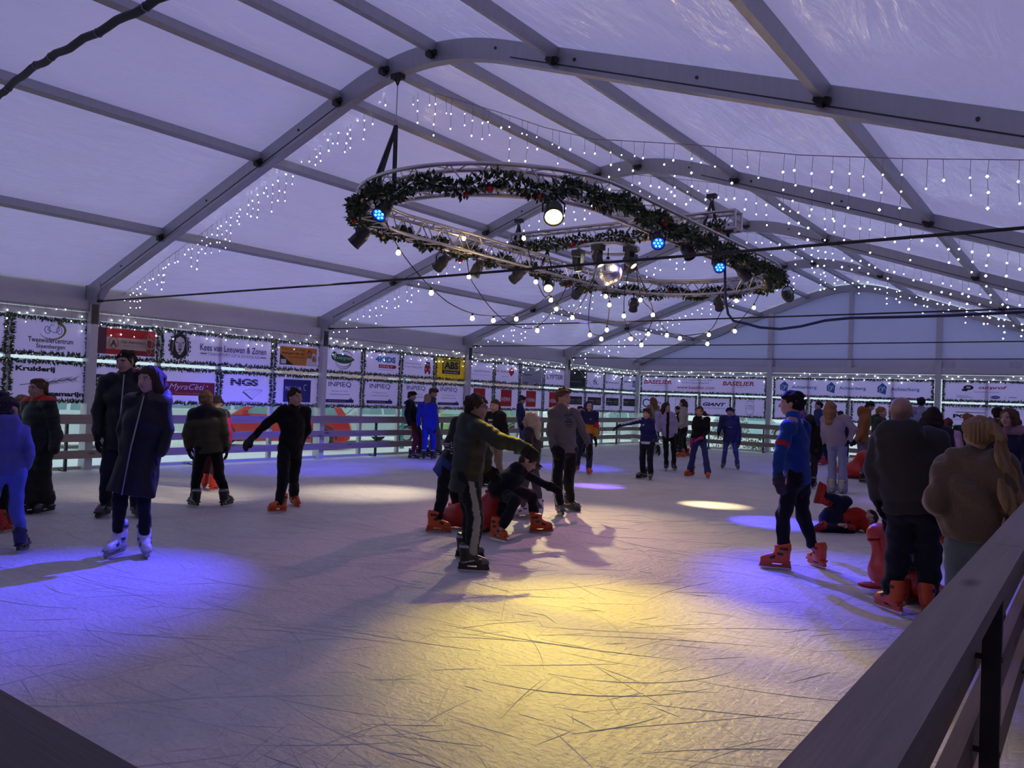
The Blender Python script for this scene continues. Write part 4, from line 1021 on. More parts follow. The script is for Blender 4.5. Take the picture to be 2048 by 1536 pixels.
        for ax in range(3):
            b_, c_ = (ax+1) % 3, (ax+2) % 3
            sl0 = [slice(1, None)] * 3; sl0[ax] = slice(0, -1); sl1 = [slice(1, None)] * 3
            sl0 = tuple(slice(0, -1) if q == ax else slice(1, -1) for q in range(3)); sl1 = tuple(slice(1, None) if q == ax else slice(1, -1) for q in range(3))
            a0, a1 = I[sl0], I[sl1]
            for flip in (0, 1):
                E_ = np.argwhere((a0 & ~a1) if not flip else (~a0 & a1))
                if len(E_) == 0: continue
                base = E_ + np.array([0 if q == ax else 1 for q in range(3)])
                def cell(db, dc):
                    g = base.copy(); g[:, b_] -= db; g[:, c_] -= dc; return idx[g[:, 0], g[:, 1], g[:, 2]]
                q = np.stack([cell(1, 1), cell(0, 1), cell(0, 0), cell(1, 0)], 1)
                Q.append(q[:, ::-1] if flip else q)
        return v, np.concatenate(Q)

def mesh_np(name, v, q, mat, col=None, smooth=True):
    me = bpy.data.meshes.new(name); n, m = len(v), len(q)
    me.vertices.add(n); me.vertices.foreach_set('co', np.asarray(v, np.float32).ravel())
    me.loops.add(4*m); me.loops.foreach_set('vertex_index', np.asarray(q, np.int32).ravel())
    me.polygons.add(m); me.polygons.foreach_set('loop_start', np.arange(0, 4*m, 4, dtype=np.int32))
    if smooth: me.polygons.foreach_set('use_smooth', np.ones(m, bool))
    me.update(calc_edges=True)
    if col is not None:
        at = me.attributes.new('Col', 'FLOAT_COLOR', 'POINT'); c = np.ones((n, 4), np.float32); c[:, :3] = col; at.data.foreach_set('color', c.ravel())
    me.materials.append(mat); return me
def attr_mat(name, rough, spec=0.3, bump=0.0, scale=60.0, stretch=(1, 1, 1), sheen=0.0):
    m = node_mat(name, (0.5, 0.5, 0.5), rough, spec=spec)
    a = N(m, 'ShaderNodeAttribute', attribute_name='Col')
    tc = N(m, 'ShaderNodeTexCoord'); mp = N(m, 'ShaderNodeMapping'); mp.inputs['Scale'].default_value = stretch; L(m, tc.outputs['Object'], mp.inputs[0])
    nz = N(m, 'ShaderNodeTexNoise', Scale=scale, Detail=3.0); L(m, mp.outputs[0], nz.inputs['Vector'])
    mr = N(m, 'ShaderNodeMapRange'); mr.inputs[3].default_value = 0.78; mr.inputs[4].default_value = 1.18; L(m, nz.outputs['Fac'], mr.inputs[0])
    mx = N(m, 'ShaderNodeMix'); mx.data_type = 'RGBA'; mx.blend_type = 'MULTIPLY'; mx.inputs[0].default_value = 1
    L(m, a.outputs['Color'], mx.inputs[6]); L(m, mr.outputs[0], mx.inputs[7]); L(m, mx.outputs[2], BSDF(m).inputs['Base Color'])
    if bump:
        bp = N(m, 'ShaderNodeBump', Strength=bump, Distance=0.006); L(m, nz.outputs['Fac'], bp.inputs['Height']); L(m, bp.outputs[0], BSDF(m).inputs['Normal'])
    if sheen: BSDF(m).inputs['Sheen Weight'].default_value = sheen
    return m
M_SKIN = attr_mat('skin', 0.55, 0.35, 0.1, 40); M_CLOTH = attr_mat('woven_cloth', 0.9, 0.15, 0.4, 90, sheen=0.1); M_NYLON = attr_mat('padded_nylon', 0.55, 0.3, 0.2, 30)
M_FLUFF = attr_mat('teddy_fleece', 0.95, 0.1, 1.0, 55, sheen=0.4); M_HAIR = attr_mat('hair', 0.65, 0.2, 0.8, 55, (2.5, 2.5, 0.35)); M_LEATHER = attr_mat('boot_plastic', 0.38, 0.45, 0.1, 25)

# ------------------------------------------------------------------ skates (one mesh set per colour, shared by all who wear it)
M_BLADE = node_mat('skate_steel', (0.62, 0.62, 0.65), 0.22, 0.95)
SKATES = {}
def skate_set(kind):
    if kind in SKATES: return SKATES[kind]
    col = {'orange': (0.62, 0.085, 0.015), 'red': (0.50, 0.03, 0.015), 'black': (0.014, 0.014, 0.017), 'white': (0.62, 0.60, 0.66), 'navy': (0.02, 0.02, 0.06), 'figure': (0.012, 0.012, 0.014), 'beige': (0.45, 0.40, 0.34)}[kind]
    X, Yv, Z = np.eye(3)
    f = Field((-0.09, -0.14, 0.03), (0.09, 0.22, 0.34), 0.0085)
    TOP = 0.285 if kind == 'white' else 0.228
    f.cone((0, -0.035, 0.105), (0, -0.055, TOP), 0.046, 0.055, 0.03, X, 0.92)
    f.cone((0, -0.055, 0.098), (0, 0.125, 0.088), 0.044, 0.036, 0.03, X, 0.95).cone((0, 0.02, 0.12), (0, 0.09, 0.096), 0.042, 0.036, 0.04, X, 0.9)
    f.cone((0, -0.045, 0.14), (0, -0.055, 0.19), 0.050, 0.053, 0.03)
    f.cone((0, 0.0, 0.16), (0, 0.012, TOP + 0.01), 0.032, 0.027, 0.03, X, 1.2)          # tongue
    f.plane((0, 0, 0.068), (0, 0, -1)); f.plane((0, -0.02, TOP + 0.008), (0, 0.2, 1))
    v, q = f.mesh(); c = np.tile(col, (len(v), 1)).astype(float)
    if kind in ('black', 'navy', 'figure'):                                        # grey toe cap and trim
        if kind != 'figure': c[(v[:, 1] > 0.10)] = (0.10, 0.10, 0.11)
        c[(np.abs(v[:, 2] - TOP + 0.006) < 0.010)] = (0.30, 0.30, 0.32) if kind == 'black' else c[0]
        if kind == 'black': c[(np.abs(v[:, 2] - 0.10 - 0.25*v[:, 1]) < 0.006) & (np.abs(v[:, 0]) > 0.03)] = (0.4, 0.4, 0.42)
    S = {'boot': mesh_np('boot', v, q, M_LEATHER, c)}
    hold = col if kind in ('orange', 'red') else ((0.02, 0.02, 0.022) if kind in ('black', 'navy') else (0.35, 0.35, 0.38))
    mh = noisy('skate_holder_' + kind, hold, tuple(0.8*x for x in hold), 20, 0.4)
    mb = MB()
    prof = [(-0.105, 0.080), (-0.115, 0.028), (-0.10, 0.022), (0.15, 0.022), (0.168, 0.034), (0.15, 0.080), (0.06, 0.076), (0.05, 0.045), (-0.03, 0.045), (-0.04, 0.076)]
    for x0, x1 in ((-0.016, 0.016),):
        n = len(prof)
        fs_in = [(0, 1, 2, 8, 9), (2, 3, 7, 8), (3, 4, 5, 6, 7)]
        vs = [(x0, a, b) for a, b in prof] + [(x1, a, b) for a, b in prof]
        fs = [fc for fc in fs_in] + [tuple(i + n for i in fc)[::-1] for fc in fs_in] + [((i+1) % n, i, n+i, n+(i+1) % n) for i in range(n)]
        mb.add(vs, fs)
    mb.prism([(-0.10, 0.062), (0.15, 0.062), (0.16, 0.074), (0.15, 0.082), (-0.11, 0.082)], -0.036, 0.036, lambda u, v_, d: (d, u, v_))
    S['blade_holder'] = mb.mesh('blade_holder', mh)
    S['blade'] = MB().prism([(-0.118, 0.006), (-0.10, 0.0), (0.14, 0.0), (0.172, 0.014), (0.176, 0.03), (-0.12, 0.03)], -0.002, 0.002, lambda u, v_, d: (d, u, v_)).mesh('blade', M_BLADE)
    zs = ((-0.050, TOP - 0.03, 0.060), (-0.035, 0.150, 0.056), (0.040, 0.115, 0.047)) if kind != 'figure' else ((-0.05, 0.20, 0.058),)
    S['strap'] = []; ms = noisy('skate_strap_' + kind, (0.012, 0.012, 0.014) if kind != 'white' else (0.10, 0.10, 0.16), (0.02, 0.02, 0.022) if kind != 'white' else (0.07, 0.07, 0.12), 20, 0.4)
    for y, z, r_ in zs:
        mb = MB(); pts = [np.array([r_*0.98*math.cos(a), y + r_*0.95*math.sin(a) + (0.0 if z > 0.15 else 0.01), z - (0.02*math.sin(a) if z < 0.15 else 0)]) for a in np.linspace(-0.6, math.pi + 0.6, 14)]
        for i in range(len(pts)-1): mb.beam(pts[i], pts[i+1], 0.024, 0.007, up=unit((pts[i]+pts[i+1])/2 - [0, y, z]))
        S['strap'].append(mb.mesh('strap', ms))
    SKATES[kind] = S; return S
def add_skate(root, kind, pos, ydir, up, sc, base):
    z = unit(up); y = unit(np.asarray(ydir) - np.dot(ydir, z) * z); x = np.cross(y, z); S = skate_set(kind)
    e = put('skate', None, root, M=Matrix(((x[0]*sc, y[0]*sc, z[0]*sc, pos[0]-base[0]), (x[1]*sc, y[1]*sc, z[1]*sc, pos[1]-base[1]), (x[2]*sc, y[2]*sc, z[2]*sc, pos[2]-base[2]), (0, 0, 0, 1))))
    for nm in ('boot', 'blade_holder', 'blade'): put(nm, S[nm], e)
    for sm in S['strap']: put('strap', sm, e)

# ------------------------------------------------------------------ hands and heads
def hand_mesh(wr, d, palm_n, sc, curl, right, mitten=False, col=(0.5, 0.3, 0.22), h=0.0075, infl=1.0):
    """five-fingered hand: wr wrist, d direction of the fingers, palm_n palm normal"""
    d = unit(d); n = unit(np.asarray(palm_n) - np.dot(palm_n, d) * d); s = np.cross(d, n) * (1 if right else -1)   # s: towards the thumb
    L_ = 0.19 * sc; P = lambda a, b, c: wr + d*a*L_ + s*b*L_ + n*c*L_
    pts = [P(0, 0, 0), P(1.1, 0.5, 0.6), P(1.1, -0.5, 0.6), P(-0.1, 0.5, -0.3), P(-0.1, -0.5, -0.3), P(0.6, 0, 0.6)]
    f = Field(np.min(pts, 0) - 0.02, np.max(pts, 0) + 0.02, h * sc)
    r = 0.048 * L_ * infl
    f.cone(P(-0.12, 0, 0), P(0.12, 0, 0), 0.135*L_*infl, 0.14*L_*infl, 0.02, s, 1.35)
    f.cone(P(0.15, 0.0, 0), P(0.42, 0.0, 0), 0.085*L_*infl, 0.075*L_*infl, 0.02, s, 2.5)
    cu = curl
    for k, (b, ln, w) in enumerate(((0.155, 0.40, 1.0), (0.052, 0.46, 1.05), (-0.052, 0.42, 1.0), (-0.150, 0.33, 0.88))):
        if mitten and k in (1, 3): pass
        p = P(0.43, b, 0); ang = 0.25 * cu; seg = [0.45, 0.32, 0.26]
        for j in range(3):
            ang += cu * (0.35 + 0.15*j); q = p + L_*ln*seg[j]*(d*math.cos(ang) + n*math.sin(ang) + s*0.06*(1.5-k)*(1-cu))
            f.cone(p, q, r*w*(1.12-0.08*j)*(1.5 if mitten else 1), r*w*(1.04-0.08*j)*(1.5 if mitten else 1), 0.012 if not mitten else 0.03); p = q
    p = P(0.14, 0.15, 0.02); q = P(0.33, 0.30, 0.10 + 0.1*cu); t = P(0.50, 0.32 - 0.12*cu, 0.18 + 0.14*cu)
    f.cone(p, q, r*1.4, r*1.2, 0.015).cone(q, t, r*1.2, r*1.0, 0.008)
    v, qd = f.mesh(); return v, qd, np.tile(col, (len(v), 1)).astype(float)

def head_field(c, F, S, U, Hh, h, neck):
    ax = np.array([S, F, U]); P = lambda x, y, z: c + (S*x + F*y + U*z) * Hh
    pts = [P(0, 0, 0) - 0.62*Hh, P(0, 0, 0) + 0.62*Hh, neck - 0.09, neck + 0.09]
    f = Field(np.min(pts, 0), np.max(pts, 0), h)
    f.ell(P(0, -0.06, 0.12), ax, np.array([0.345, 0.42, 0.375])*Hh, 0.02)
    f.ell(P(0, 0.09, -0.15), ax, np.array([0.265, 0.31, 0.335])*Hh, 0.08*Hh*2)
    f.ell(P(0, 0.20, -0.36), ax, np.array([0.13, 0.12, 0.11])*Hh, 0.12*Hh)                 # chin
    f.cone(P(-0.17, 0.30, 0.085), P(0.17, 0.30, 0.085), 0.06*Hh, 0.06*Hh, 0.10*Hh)         # brow
    for q in (-1, 1):
        f.ell(P(q*0.15, 0.43, -0.005), ax, np.array([0.10, 0.085, 0.065])*Hh, 0.05*Hh, 'sub')
        f.ell(P(q*0.145, 0.315, -0.005), ax, np.array([0.065, 0.065, 0.055])*Hh, 0.01)
        f.ell(P(q*0.16, 0.27, -0.16), ax, np.array([0.10, 0.10, 0.10])*Hh, 0.10*Hh)         # cheek
        f.ell(P(q*0.345, -0.03, -0.03), ax, np.array([0.045, 0.09, 0.135])*Hh, 0.025*Hh)    # ear
    f.cone(P(0, 0.37, 0.02), P(0, 0.465, -0.13), 0.035*Hh, 0.05*Hh, 0.04*Hh)
    f.cone(P(-0.045, 0.40, -0.15), P(0.045, 0.40, -0.15), 0.035*Hh, 0.035*Hh, 0.03*Hh)
    f.ell(P(0, 0.375, -0.255), ax, np.array([0.095, 0.03, 0.028])*Hh, 0.015*Hh).ell(P(0, 0.365, -0.305), ax, np.array([0.08, 0.035, 0.03])*Hh, 0.02*Hh)
    f.cone(P(0, -0.10, -0.22), neck, 0.235*Hh, 0.25*Hh, 0.10*Hh)
    v, q = f.mesh()
    return v, q
def head_colors(v, c, F, S, U, Hh, skin, brow):
    l = np.stack([(v - c) @ S, (v - c) @ F, (v - c) @ U], 1) / Hh; col = np.tile(skin, (len(v), 1)).astype(float)
    ax_ = np.abs(l[:, 0]); fr = l[:, 1] > 0.22
    col[fr & (ax_ < 0.09) & (np.abs(l[:, 2] + 0.28) < 0.045) & (l[:, 1] > 0.33)] = np.array(skin) * [0.85, 0.5, 0.5]
    col[fr & (np.abs(ax_ - 0.145) < 0.055) & (np.abs(l[:, 2] + 0.005) < 0.032)] = (0.45, 0.43, 0.42)
    col[fr & (np.abs(ax_ - 0.145) < 0.028) & (np.abs(l[:, 2] + 0.005) < 0.034)] = (0.03, 0.02, 0.015)
    col[fr & (np.abs(ax_ - 0.15) < 0.085) & (np.abs(l[:, 2] - 0.095 + 0.1*np.abs(ax_-0.13)) < 0.022)] = np.array(brow) * 0.8
    return col

def hair_mesh(c, F, S, U, Hh, st, seed):
    kind = st['kind']; col = np.array(st.get('col', (0.05, 0.03, 0.02)))
    ax = np.array([S, F, U]); P = lambda x, y, z: c + (S*x + F*y + U*z) * Hh
    ln = st.get('len', 0.0); lo = c - 0.75*Hh - UP*ln; hi = c + 0.75*Hh
    if kind in ('pony', 'long'): lo = lo - [0.14, 0.14, 0]; hi = hi + [0.14, 0.14, 0]
    f = Field(lo, hi, st.get('h', 0.009)); t = st.get('thick', 0.035)
    f.ell(P(0, -0.07, 0.14), ax, np.array([0.355+t, 0.43+t, 0.375+t])*Hh, 0.01)
    if kind in ('short', 'long', 'pony', 'mop', 'buzz'):
        f.ell(P(0, -0.22, -0.08), ax, np.array([0.315+t*0.6, 0.27+t*0.5, 0.30])*Hh, 0.05*Hh)
        if kind == 'mop': f.ell(P(0.0, 0.12, 0.36), ax, np.array([0.36, 0.36, 0.19])*Hh, 0.08*Hh).ell(P(0.1, 0.30, 0.24), ax, np.array([0.25, 0.16, 0.12])*Hh, 0.06*Hh)
        fr = st.get('fringe', 0.22)                           # height of the hair line on the forehead
        if kind in ('long', 'pony'): f.ell(P(0, 0.50, fr - 0.42), ax, np.array([0.325, 0.46, 0.42])*Hh, 0.02*Hh, 'sub')
        if kind in ('short', 'buzz', 'mop'): f.plane(P(0, 0, -0.06), -U + F*(fr + 0.06)/0.37)
        if kind == 'pony': f.plane(P(0, -0.3, -0.30), -U*0.9 + F*0.25)
    if kind == 'long':
        for q, (x, y) in enumerate(((-0.33, -0.05), (0.33, -0.05), (-0.20, -0.30), (0.20, -0.30), (0, -0.38))):
            a = P(x, y, 0.05); b = P(x*1.12, y*1.05 - 0.05, -0.30) ; e = b - UP*ln*(0.7 if q < 2 else 1.0) - F*0.02*(q > 1)
            f.cone(a, b, 0.13*Hh, 0.15*Hh, 0.05).cone(b, e, 0.15*Hh, 0.085*Hh, 0.05)
        f.ell(P(0, 0.52, -0.22), ax, np.array([0.26, 0.42, 0.50])*Hh, 0.02*Hh, 'sub')
    if kind == 'pony':
        sx = st.get('side', 0.0); a = P(sx*0.3, -0.50, st.get('ph', 0.10)); b = P(sx*0.8, -0.86, -0.12); e = P(sx*1.5, -1.45 if st.get('strands') else -0.86, -0.25) - UP*ln
        if st.get('strands'):
            rr = random.Random(4); f.cone(a, b, 0.13*Hh, 0.13*Hh, 0.05)
            for k in range(st['strands']):
                w = (k / (st['strands'] - 1) - 0.5) * 2; m1 = (a*0.2 + b*0.8) + S*w*0.08*Hh; m2 = b*0.45 + e*0.55 + S*w*0.27*Hh + F*rr.uniform(-.05, .05)*Hh; m3 = e + S*w*0.38*Hh + UP*rr.uniform(-0.05, 0.22)*ln
                f.cone(m1, m2, 0.075*Hh, 0.062*Hh, 0.004).cone(m2, m3, 0.062*Hh, 0.02*Hh, 0.003)
        else: f.cone(a, b, 0.10*Hh, 0.15*Hh, 0.05).cone(b, (b+e)/2, 0.15*Hh, st.get('pw', 0.13)*Hh, 0.04).cone((b+e)/2, e, st.get('pw', 0.13)*Hh, 0.05*Hh, 0.04)
    if kind in ('beanie', 'cap'):
        f.plane(P(0, 0, 0.10), -U + F*0.12)
        if kind == 'beanie': f.cone(P(-0.3, 0.05, 0.12), P(0.3, 0.05, 0.12), 0.1*Hh, 0.1*Hh, 0.05)
        else: f.ell(P(0, 0.46, 0.14), ax, np.array([0.27, 0.30, 0.035])*Hh, 0.02*Hh)
    if kind == 'hood':
        f.ell(P(0, -0.14, -0.05), ax, np.array([0.45, 0.50, 0.58])*Hh, 0.05*Hh).ell(P(0, 0.50, -0.06), ax, np.array([0.29, 0.50, 0.42])*Hh, 0.03*Hh, 'sub')
    f.wrinkle(0.0035 if kind in ('beanie', 'cap', 'buzz', 'hood') else 0.006, 55 if kind not in ('long', 'pony') else 40, seed)
    if kind in ('long', 'pony', 'short', 'mop'):                # combed strands
        X = np.meshgrid(*f.ax, indexing='ij'); dx = (X[0]-c[0])*S[0] + (X[1]-c[1])*S[1]; dy = (X[0]-c[0])*F[0] + (X[1]-c[1])*F[1]; th_ = np.arctan2(dx, -dy)
        f.V += (0.0035*np.sin(26*th_ + 9*(X[2]-c[2])) + 0.0022*np.sin(47*th_ - 14*(X[2]-c[2]) + 1.0)).astype(np.float32)
    v, q = f.mesh(); c_ = np.tile(col, (len(v), 1)).astype(float)
    if kind in ('long', 'pony', 'mop', 'short'): c_ = c_ * (1 + 0.22*np.sin(31*np.arctan2((v-c) @ S, -((v-c) @ F)) + 7*(v[:, 2]-c[2])))[:, None]
    return v, q, c_
# ------------------------------------------------------------------ people
PEOPLE_N = 0
SK = (0.48, 0.28, 0.21)
def seg_param(v, a, b):
    ba = b - a; t = np.clip(((v - a) @ ba) / (ba @ ba), 0, 1); return t, np.linalg.norm(v - a - t[:, None]*ba, axis=1)
def person(label, head, fl, fr, face, jacket, pants, hair, skate='black', H=None, D=None, hd=None, pitch=0.0, tilt=0.0, build=1.0, skin=SK, glove=(0.012, 0.012, 0.014),
           ov=None, toe=None, res=None, curl=0.45, hands='glove', feet3=None, headc=None, legw=1.0, name='person', lift=(0, 0), base3=None, glasses=False, skip_legs=False):
    """head: pixel of the top of the head; fl / fr: pixels where the image-left / image-right skate meets the ice; face: 0 towards the camera, 90 to the
    right of the picture, 180 away; ov: joints moved to pixels {name: (x, y[, metres nearer])}, names s e w h k + l/r (image side)"""
    global PEOPLE_N; PEOPLE_N += 1; seed = PEOPLE_N; ov = dict(ov or {})
    if feet3 is None:
        A, B = on_z(*fl), on_z(*fr)
        if D: A = at_depth(*fl, D); A[2] = 0; B = at_depth(*fr, D); B[2] = 0
    else: A, B = np.array(feet3[0], float), np.array(feet3[1], float)
    A = A + UP*lift[0]; B = B + UP*lift[1]
    base = (A + B) / 2; base[2] = 0; D0 = depth(base)
    top = at_depth(*head, D0)
    if H is None: H = top[2]
    tc = CAM - base; tc[2] = 0; tc = unit(tc); rt = np.cross(UP, tc)               # towards camera / to image right
    ang = lambda a: math.cos(math.radians(a))*tc + math.sin(math.radians(a))*rt
    Fw = ang(face); Lf = np.cross(UP, Fw)                                          # forward, person's left
    right_is_l = abs((face + 180) % 360 - 180) < 90                                # facing the camera: image-left is the person's right
    sl_ = -Lf if right_is_l else Lf                                                # vector to the image-left side
    Hh = 0.075*H + 0.098
    hF0 = ang(face if hd is None else hd); hU = unit(UP*math.cos(math.radians(pitch)) + hF0*math.sin(math.radians(pitch)) + np.cross(UP, hF0)*math.sin(math.radians(tilt)))
    hF = unit(hF0 - np.dot(hF0, hU)*hU); hS = np.cross(hF, hU)
    hc = at_depth(*headc, D0) if headc else top - hU*Hh*0.52
    lean = (hc - base) * [1, 1, 0]
    hip = base + lean*0.35 + UP*0.515*H
    neck = hc - hU*Hh*0.46 - hF*Hh*0.10; neck[2] = min(neck[2], hc[2]) if pitch < 60 else neck[2]
    J = {}
    sw, hw = 0.098*H*build + 0.012, 0.052*H
    shc = neck - UP*0.030*H
    def pix(nm, P):
        if nm in ov:
            o_ = ov[nm]; return at_depth(o_[0], o_[1], depth(P) - (o_[2] if len(o_) > 2 else 0.0))
        return P
    hip = pix('hip', hip)
    for sd, sv, foot in (('l', sl_, A), ('r', -sl_, B)):
        J['s'+sd] = pix('s'+sd, shc + sv*sw - UP*0.012*H)
        J['e'+sd] = pix('e'+sd, J['s'+sd] - UP*0.175*H + sv*0.03*H - Fw*0.01*H)
        J['w'+sd] = pix('w'+sd, J['e'+sd] - UP*0.145*H + Fw*0.045*H + sv*0.004*H)
        J['h'+sd] = pix('h'+sd, hip + sv*hw)
        ank = foot + UP*0.125*(0.55 + 0.27*H)
        J['a'+sd] = pix('a'+sd, ank)
        J['k'+sd] = pix('k'+sd, (J['h'+sd]*0.48 + J['a'+sd]*0.52) + Fw*0.03*H)
    if res is None: res = 0.0125 if D0 < 9.5 else (0.015 if D0 < 14 else 0.019)
    root = thing(name, label, 'person', tuple(base)); off = base
    if base3 is not None: off = np.array(base3); root.location = tuple(off)
    def part(nm, v, q, mat, col, parent=None): return put(nm, mesh_np(nm, v - off, q, mat, col), parent or root)
    S_ax = unit(J['sr'] - J['sl']); H_ax = unit(J['hr'] - J['hl']); chest = shc*0.62 + hip*0.38; waist = shc*0.25 + hip*0.75
    g = build
    # ---- body: head, neck, trunk and limbs, hands
    hh = 0.0075 if D0 < 9.5 else (0.009 if D0 < 14 else 0.0115)
    vs, qs, cs = [], [], []; nv = 0
    def acc(v, q, c):
        nonlocal nv; vs.append(v); qs.append(q + nv); cs.append(c); nv += len(v)
    v, q = head_field(hc, hF, hS, hU, Hh, hh, shc + UP*0.01); acc(v, q, head_colors(v, hc, hF, hS, hU, Hh, skin, hair.get('col', (0.05, 0.03, 0.02))))
    allp = np.array([shc, hip] + list(J.values())); f = Field(allp.min(0) - 0.2, allp.max(0) + 0.2, 0.028)
    f.cone(hip, waist, 0.055*g*H*0.9, 0.050*g*H*0.9, 0.04, S_ax, 1.3).cone(waist, chest, 0.050*g*H*0.9, 0.056*g*H*0.9, 0.04, S_ax, 1.4).cone(chest, shc, 0.055*g*H*0.9, 0.030*H, 0.04, S_ax, 1.5)
    for sd in 'lr':
        f.cone(shc, J['s'+sd], 0.03*H, 0.028*H, 0.03).cone(J['s'+sd], J['e'+sd], 0.028*H, 0.022*H, 0.02).cone(J['e'+sd], J['w'+sd], 0.022*H, 0.016*H, 0.02)
        f.cone(J['h'+sd], J['k'+sd], 0.045*H, 0.03*H, 0.03).cone(J['k'+sd], J['a'+sd], 0.03*H, 0.02*H, 0.02)
    v, q = f.mesh(); acc(v, q, np.tile(skin, (len(v), 1)).astype(float))
    gl = []
    for sd, sv in (('l', sl_), ('r', -sl_)):
        if hands == 'pocket' or ov.get('hide'+sd): continue
        d = unit(J['w'+sd] - J['e'+sd]); isr = (sd == 'l') == right_is_l
        if 'd'+sd in ov: d = unit(at_depth(ov['d'+sd][0], ov['d'+sd][1], depth(J['w'+sd])) - J['w'+sd])
        pn = unit(np.cross(d, Fw)) if abs(d[2]) < 0.6 else -sv
        if abs(d[2]) < 0.6 and pn[2] > 0: pn = -pn
        sc = (0.5 + 0.29*H) * (1.12 if hands in ('glove', 'mitten') else 1.0)
        hv = hand_mesh(J['w'+sd] + d*0.01, d, pn, sc, curl, isr, hands == 'mitten', glove if hands != 'bare' else skin, 0.0072 if D0 < 9.5 else (0.009 if D0 < 14 else 0.012), 1.25 if hands != 'bare' else 1.05)
        if hands == 'bare': acc(*hv)
        else: gl.append(hv)
    body = part('body', np.concatenate(vs), np.concatenate(qs), M_SKIN, np.concatenate(cs))
    for hv in gl: part('glove', hv[0], hv[1], M_CLOTH, hv[2])
    # ---- jacket
    if jacket:
        col = np.array(jacket.get('col', (0.02, 0.02, 0.025))); th = jacket.get('th', 0.022); hem = jacket.get('hem', 0.47); puff = jacket.get('puff', 0)
        mat = {'cloth': M_CLOTH, 'nylon': M_NYLON, 'fluff': M_FLUFF}[jacket.get('mat', 'cloth')]
        spine = unit(shc - hip); hemp = hip + spine*(hem - 0.515)*H
        if 'hem' in ov: hemp = at_depth(ov['hem'][0], ov['hem'][1], depth(hip))
        pts = np.array([shc, hip, hemp, hc*0.3 + shc*0.7] + [J[k] for k in J if k[0] in 'sew']); f = Field(pts.min(0) - 0.21*max(1, g) - th, pts.max(0) + 0.21*max(1, g) + th, res)
        rg = (0.075, puff) if puff else None
        fl_ = jacket.get('flare', 0.0)
        f.cone(waist, chest, 0.056*g*H + th, 0.063*g*H + th, 0.04, S_ax, 1.30, ring=rg)
        f.cone(chest, shc - spine*0.05*H, 0.062*g*H + th, 0.042*H + th*0.8, 0.04, S_ax, 1.55, ring=rg)
        f.cone(waist, hemp, 0.057*g*H + th, (0.064*g + fl_)*H + th, 0.05, H_ax, 1.32, ring=rg)
        f.cone(shc - spine*0.045*H, shc + (hc - shc)*0.26, 0.052*H + th*0.4, 0.036*H + th*0.3, 0.03)
        hood = jacket.get('hood', 0)
        if hood:
            axh = np.array([S_ax, np.cross(spine, S_ax), spine])
            bk = -unit(np.cross(spine, S_ax)); bk = bk if bk @ Fw < 0 else -bk
            f.ell(shc + bk*0.062*H*hood - spine*0.012*H, axh, np.array([0.082, 0.038, 0.062])*H*hood, 0.07).cone(shc + bk*0.05*H - S_ax*0.045*H + spine*0.02*H, shc + bk*0.05*H + S_ax*0.045*H + spine*0.02*H, 0.03*H*hood, 0.03*H*hood, 0.05)
        f.plane(hemp, -spine)
        sl_r = jacket.get('sleeve', 1.0)
        rga = (0.06, puff*1.1) if puff else None
        for sd in 'lr':
            s_, e_, w_ = J['s'+sd], J['e'+sd], J['w'+sd]
            if jacket.get('vest'): continue
            f.cone(shc*0.25 + s_*0.75, s_, 0.036*H*sl_r + th*0.8, 0.034*H*sl_r + th*0.75, 0.03)
            f.cone(s_, e_, 0.033*H*sl_r + th*0.7, 0.027*H*sl_r + th*0.7, 0.018, ring=rga).cone(e_, w_, 0.027*H*sl_r + th*0.7, 0.020*H*sl_r + th*0.6, 0.015, ring=rga)
        f.wrinkle(jacket.get('wr', 0.0045), 30, seed)
        v, q = f.mesh(); c = np.tile(col, (len(v), 1)).astype(float)
        # painted panels: list of (test, colour)
        loc = {'z': ((v - hip) @ spine) / max(1e-6, np.linalg.norm(shc - hip)), 'x': ((v - (hip+shc)/2) @ S_ax) / H, 'y': ((v - (hip+shc)/2) @ Fw) / H}
        arm = {}
        for sd in 'lr':
            t1, d1 = seg_param(v, J['s'+sd], J['e'+sd]); t2, d2 = seg_param(v, J['e'+sd], J['w'+sd]); near = np.minimum(d1, d2)
            arm[sd] = (np.where(d1 < d2, t1*0.5, 0.5 + t2*0.5), near)
        tors = np.abs(loc['x']) < (0.072*g + 0.014)
        for fn, cc in jacket.get('paint', []): m_ = fn(v, loc, arm, tors, J); c[m_] = cc
        jk = part(jacket.get('name', 'jacket'), v, q, mat, c)
        if hair.get('kind') == 'hood': hair = dict(hair, col=jacket['col'])
        if jacket.get('zip'):
            p0, p1 = shc + (hc-shc)*0.1, hemp; fr_ = Fw*(0.08*g*H + th)
            put('zip', MB().beam(p0 + fr_*0.75 - off, (p0+p1)/2 + fr_*1.02 - off, 0.012, 0.01).beam((p0+p1)/2 + fr_*1.02 - off, p1 + fr_*0.98 - off, 0.012, 0.01).mesh('zip', M_STEEL), jk)
        for (lx, lz, w_, h_, cc) in jacket.get('patch', []):      # printed patches on the chest, found by the surface nearest to a ray
            cpt = hip + spine*lz*np.linalg.norm(shc-hip) + S_ax*lx*H
            dd = np.linalg.norm((v - cpt) - np.outer((v - cpt) @ Fw, Fw), axis=1) - 10*((v - cpt) @ Fw > 0)*0.1
            k_ = np.argmin(dd); p_ = v[k_] - off + Fw*0.004
            put('chest_print', MB().beam(p_ - S_ax*w_/2, p_ + S_ax*w_/2, 0.004, h_).mesh('chest_print', ink('cloth_%d' % int(cc*100), (cc, cc, cc))), jk)
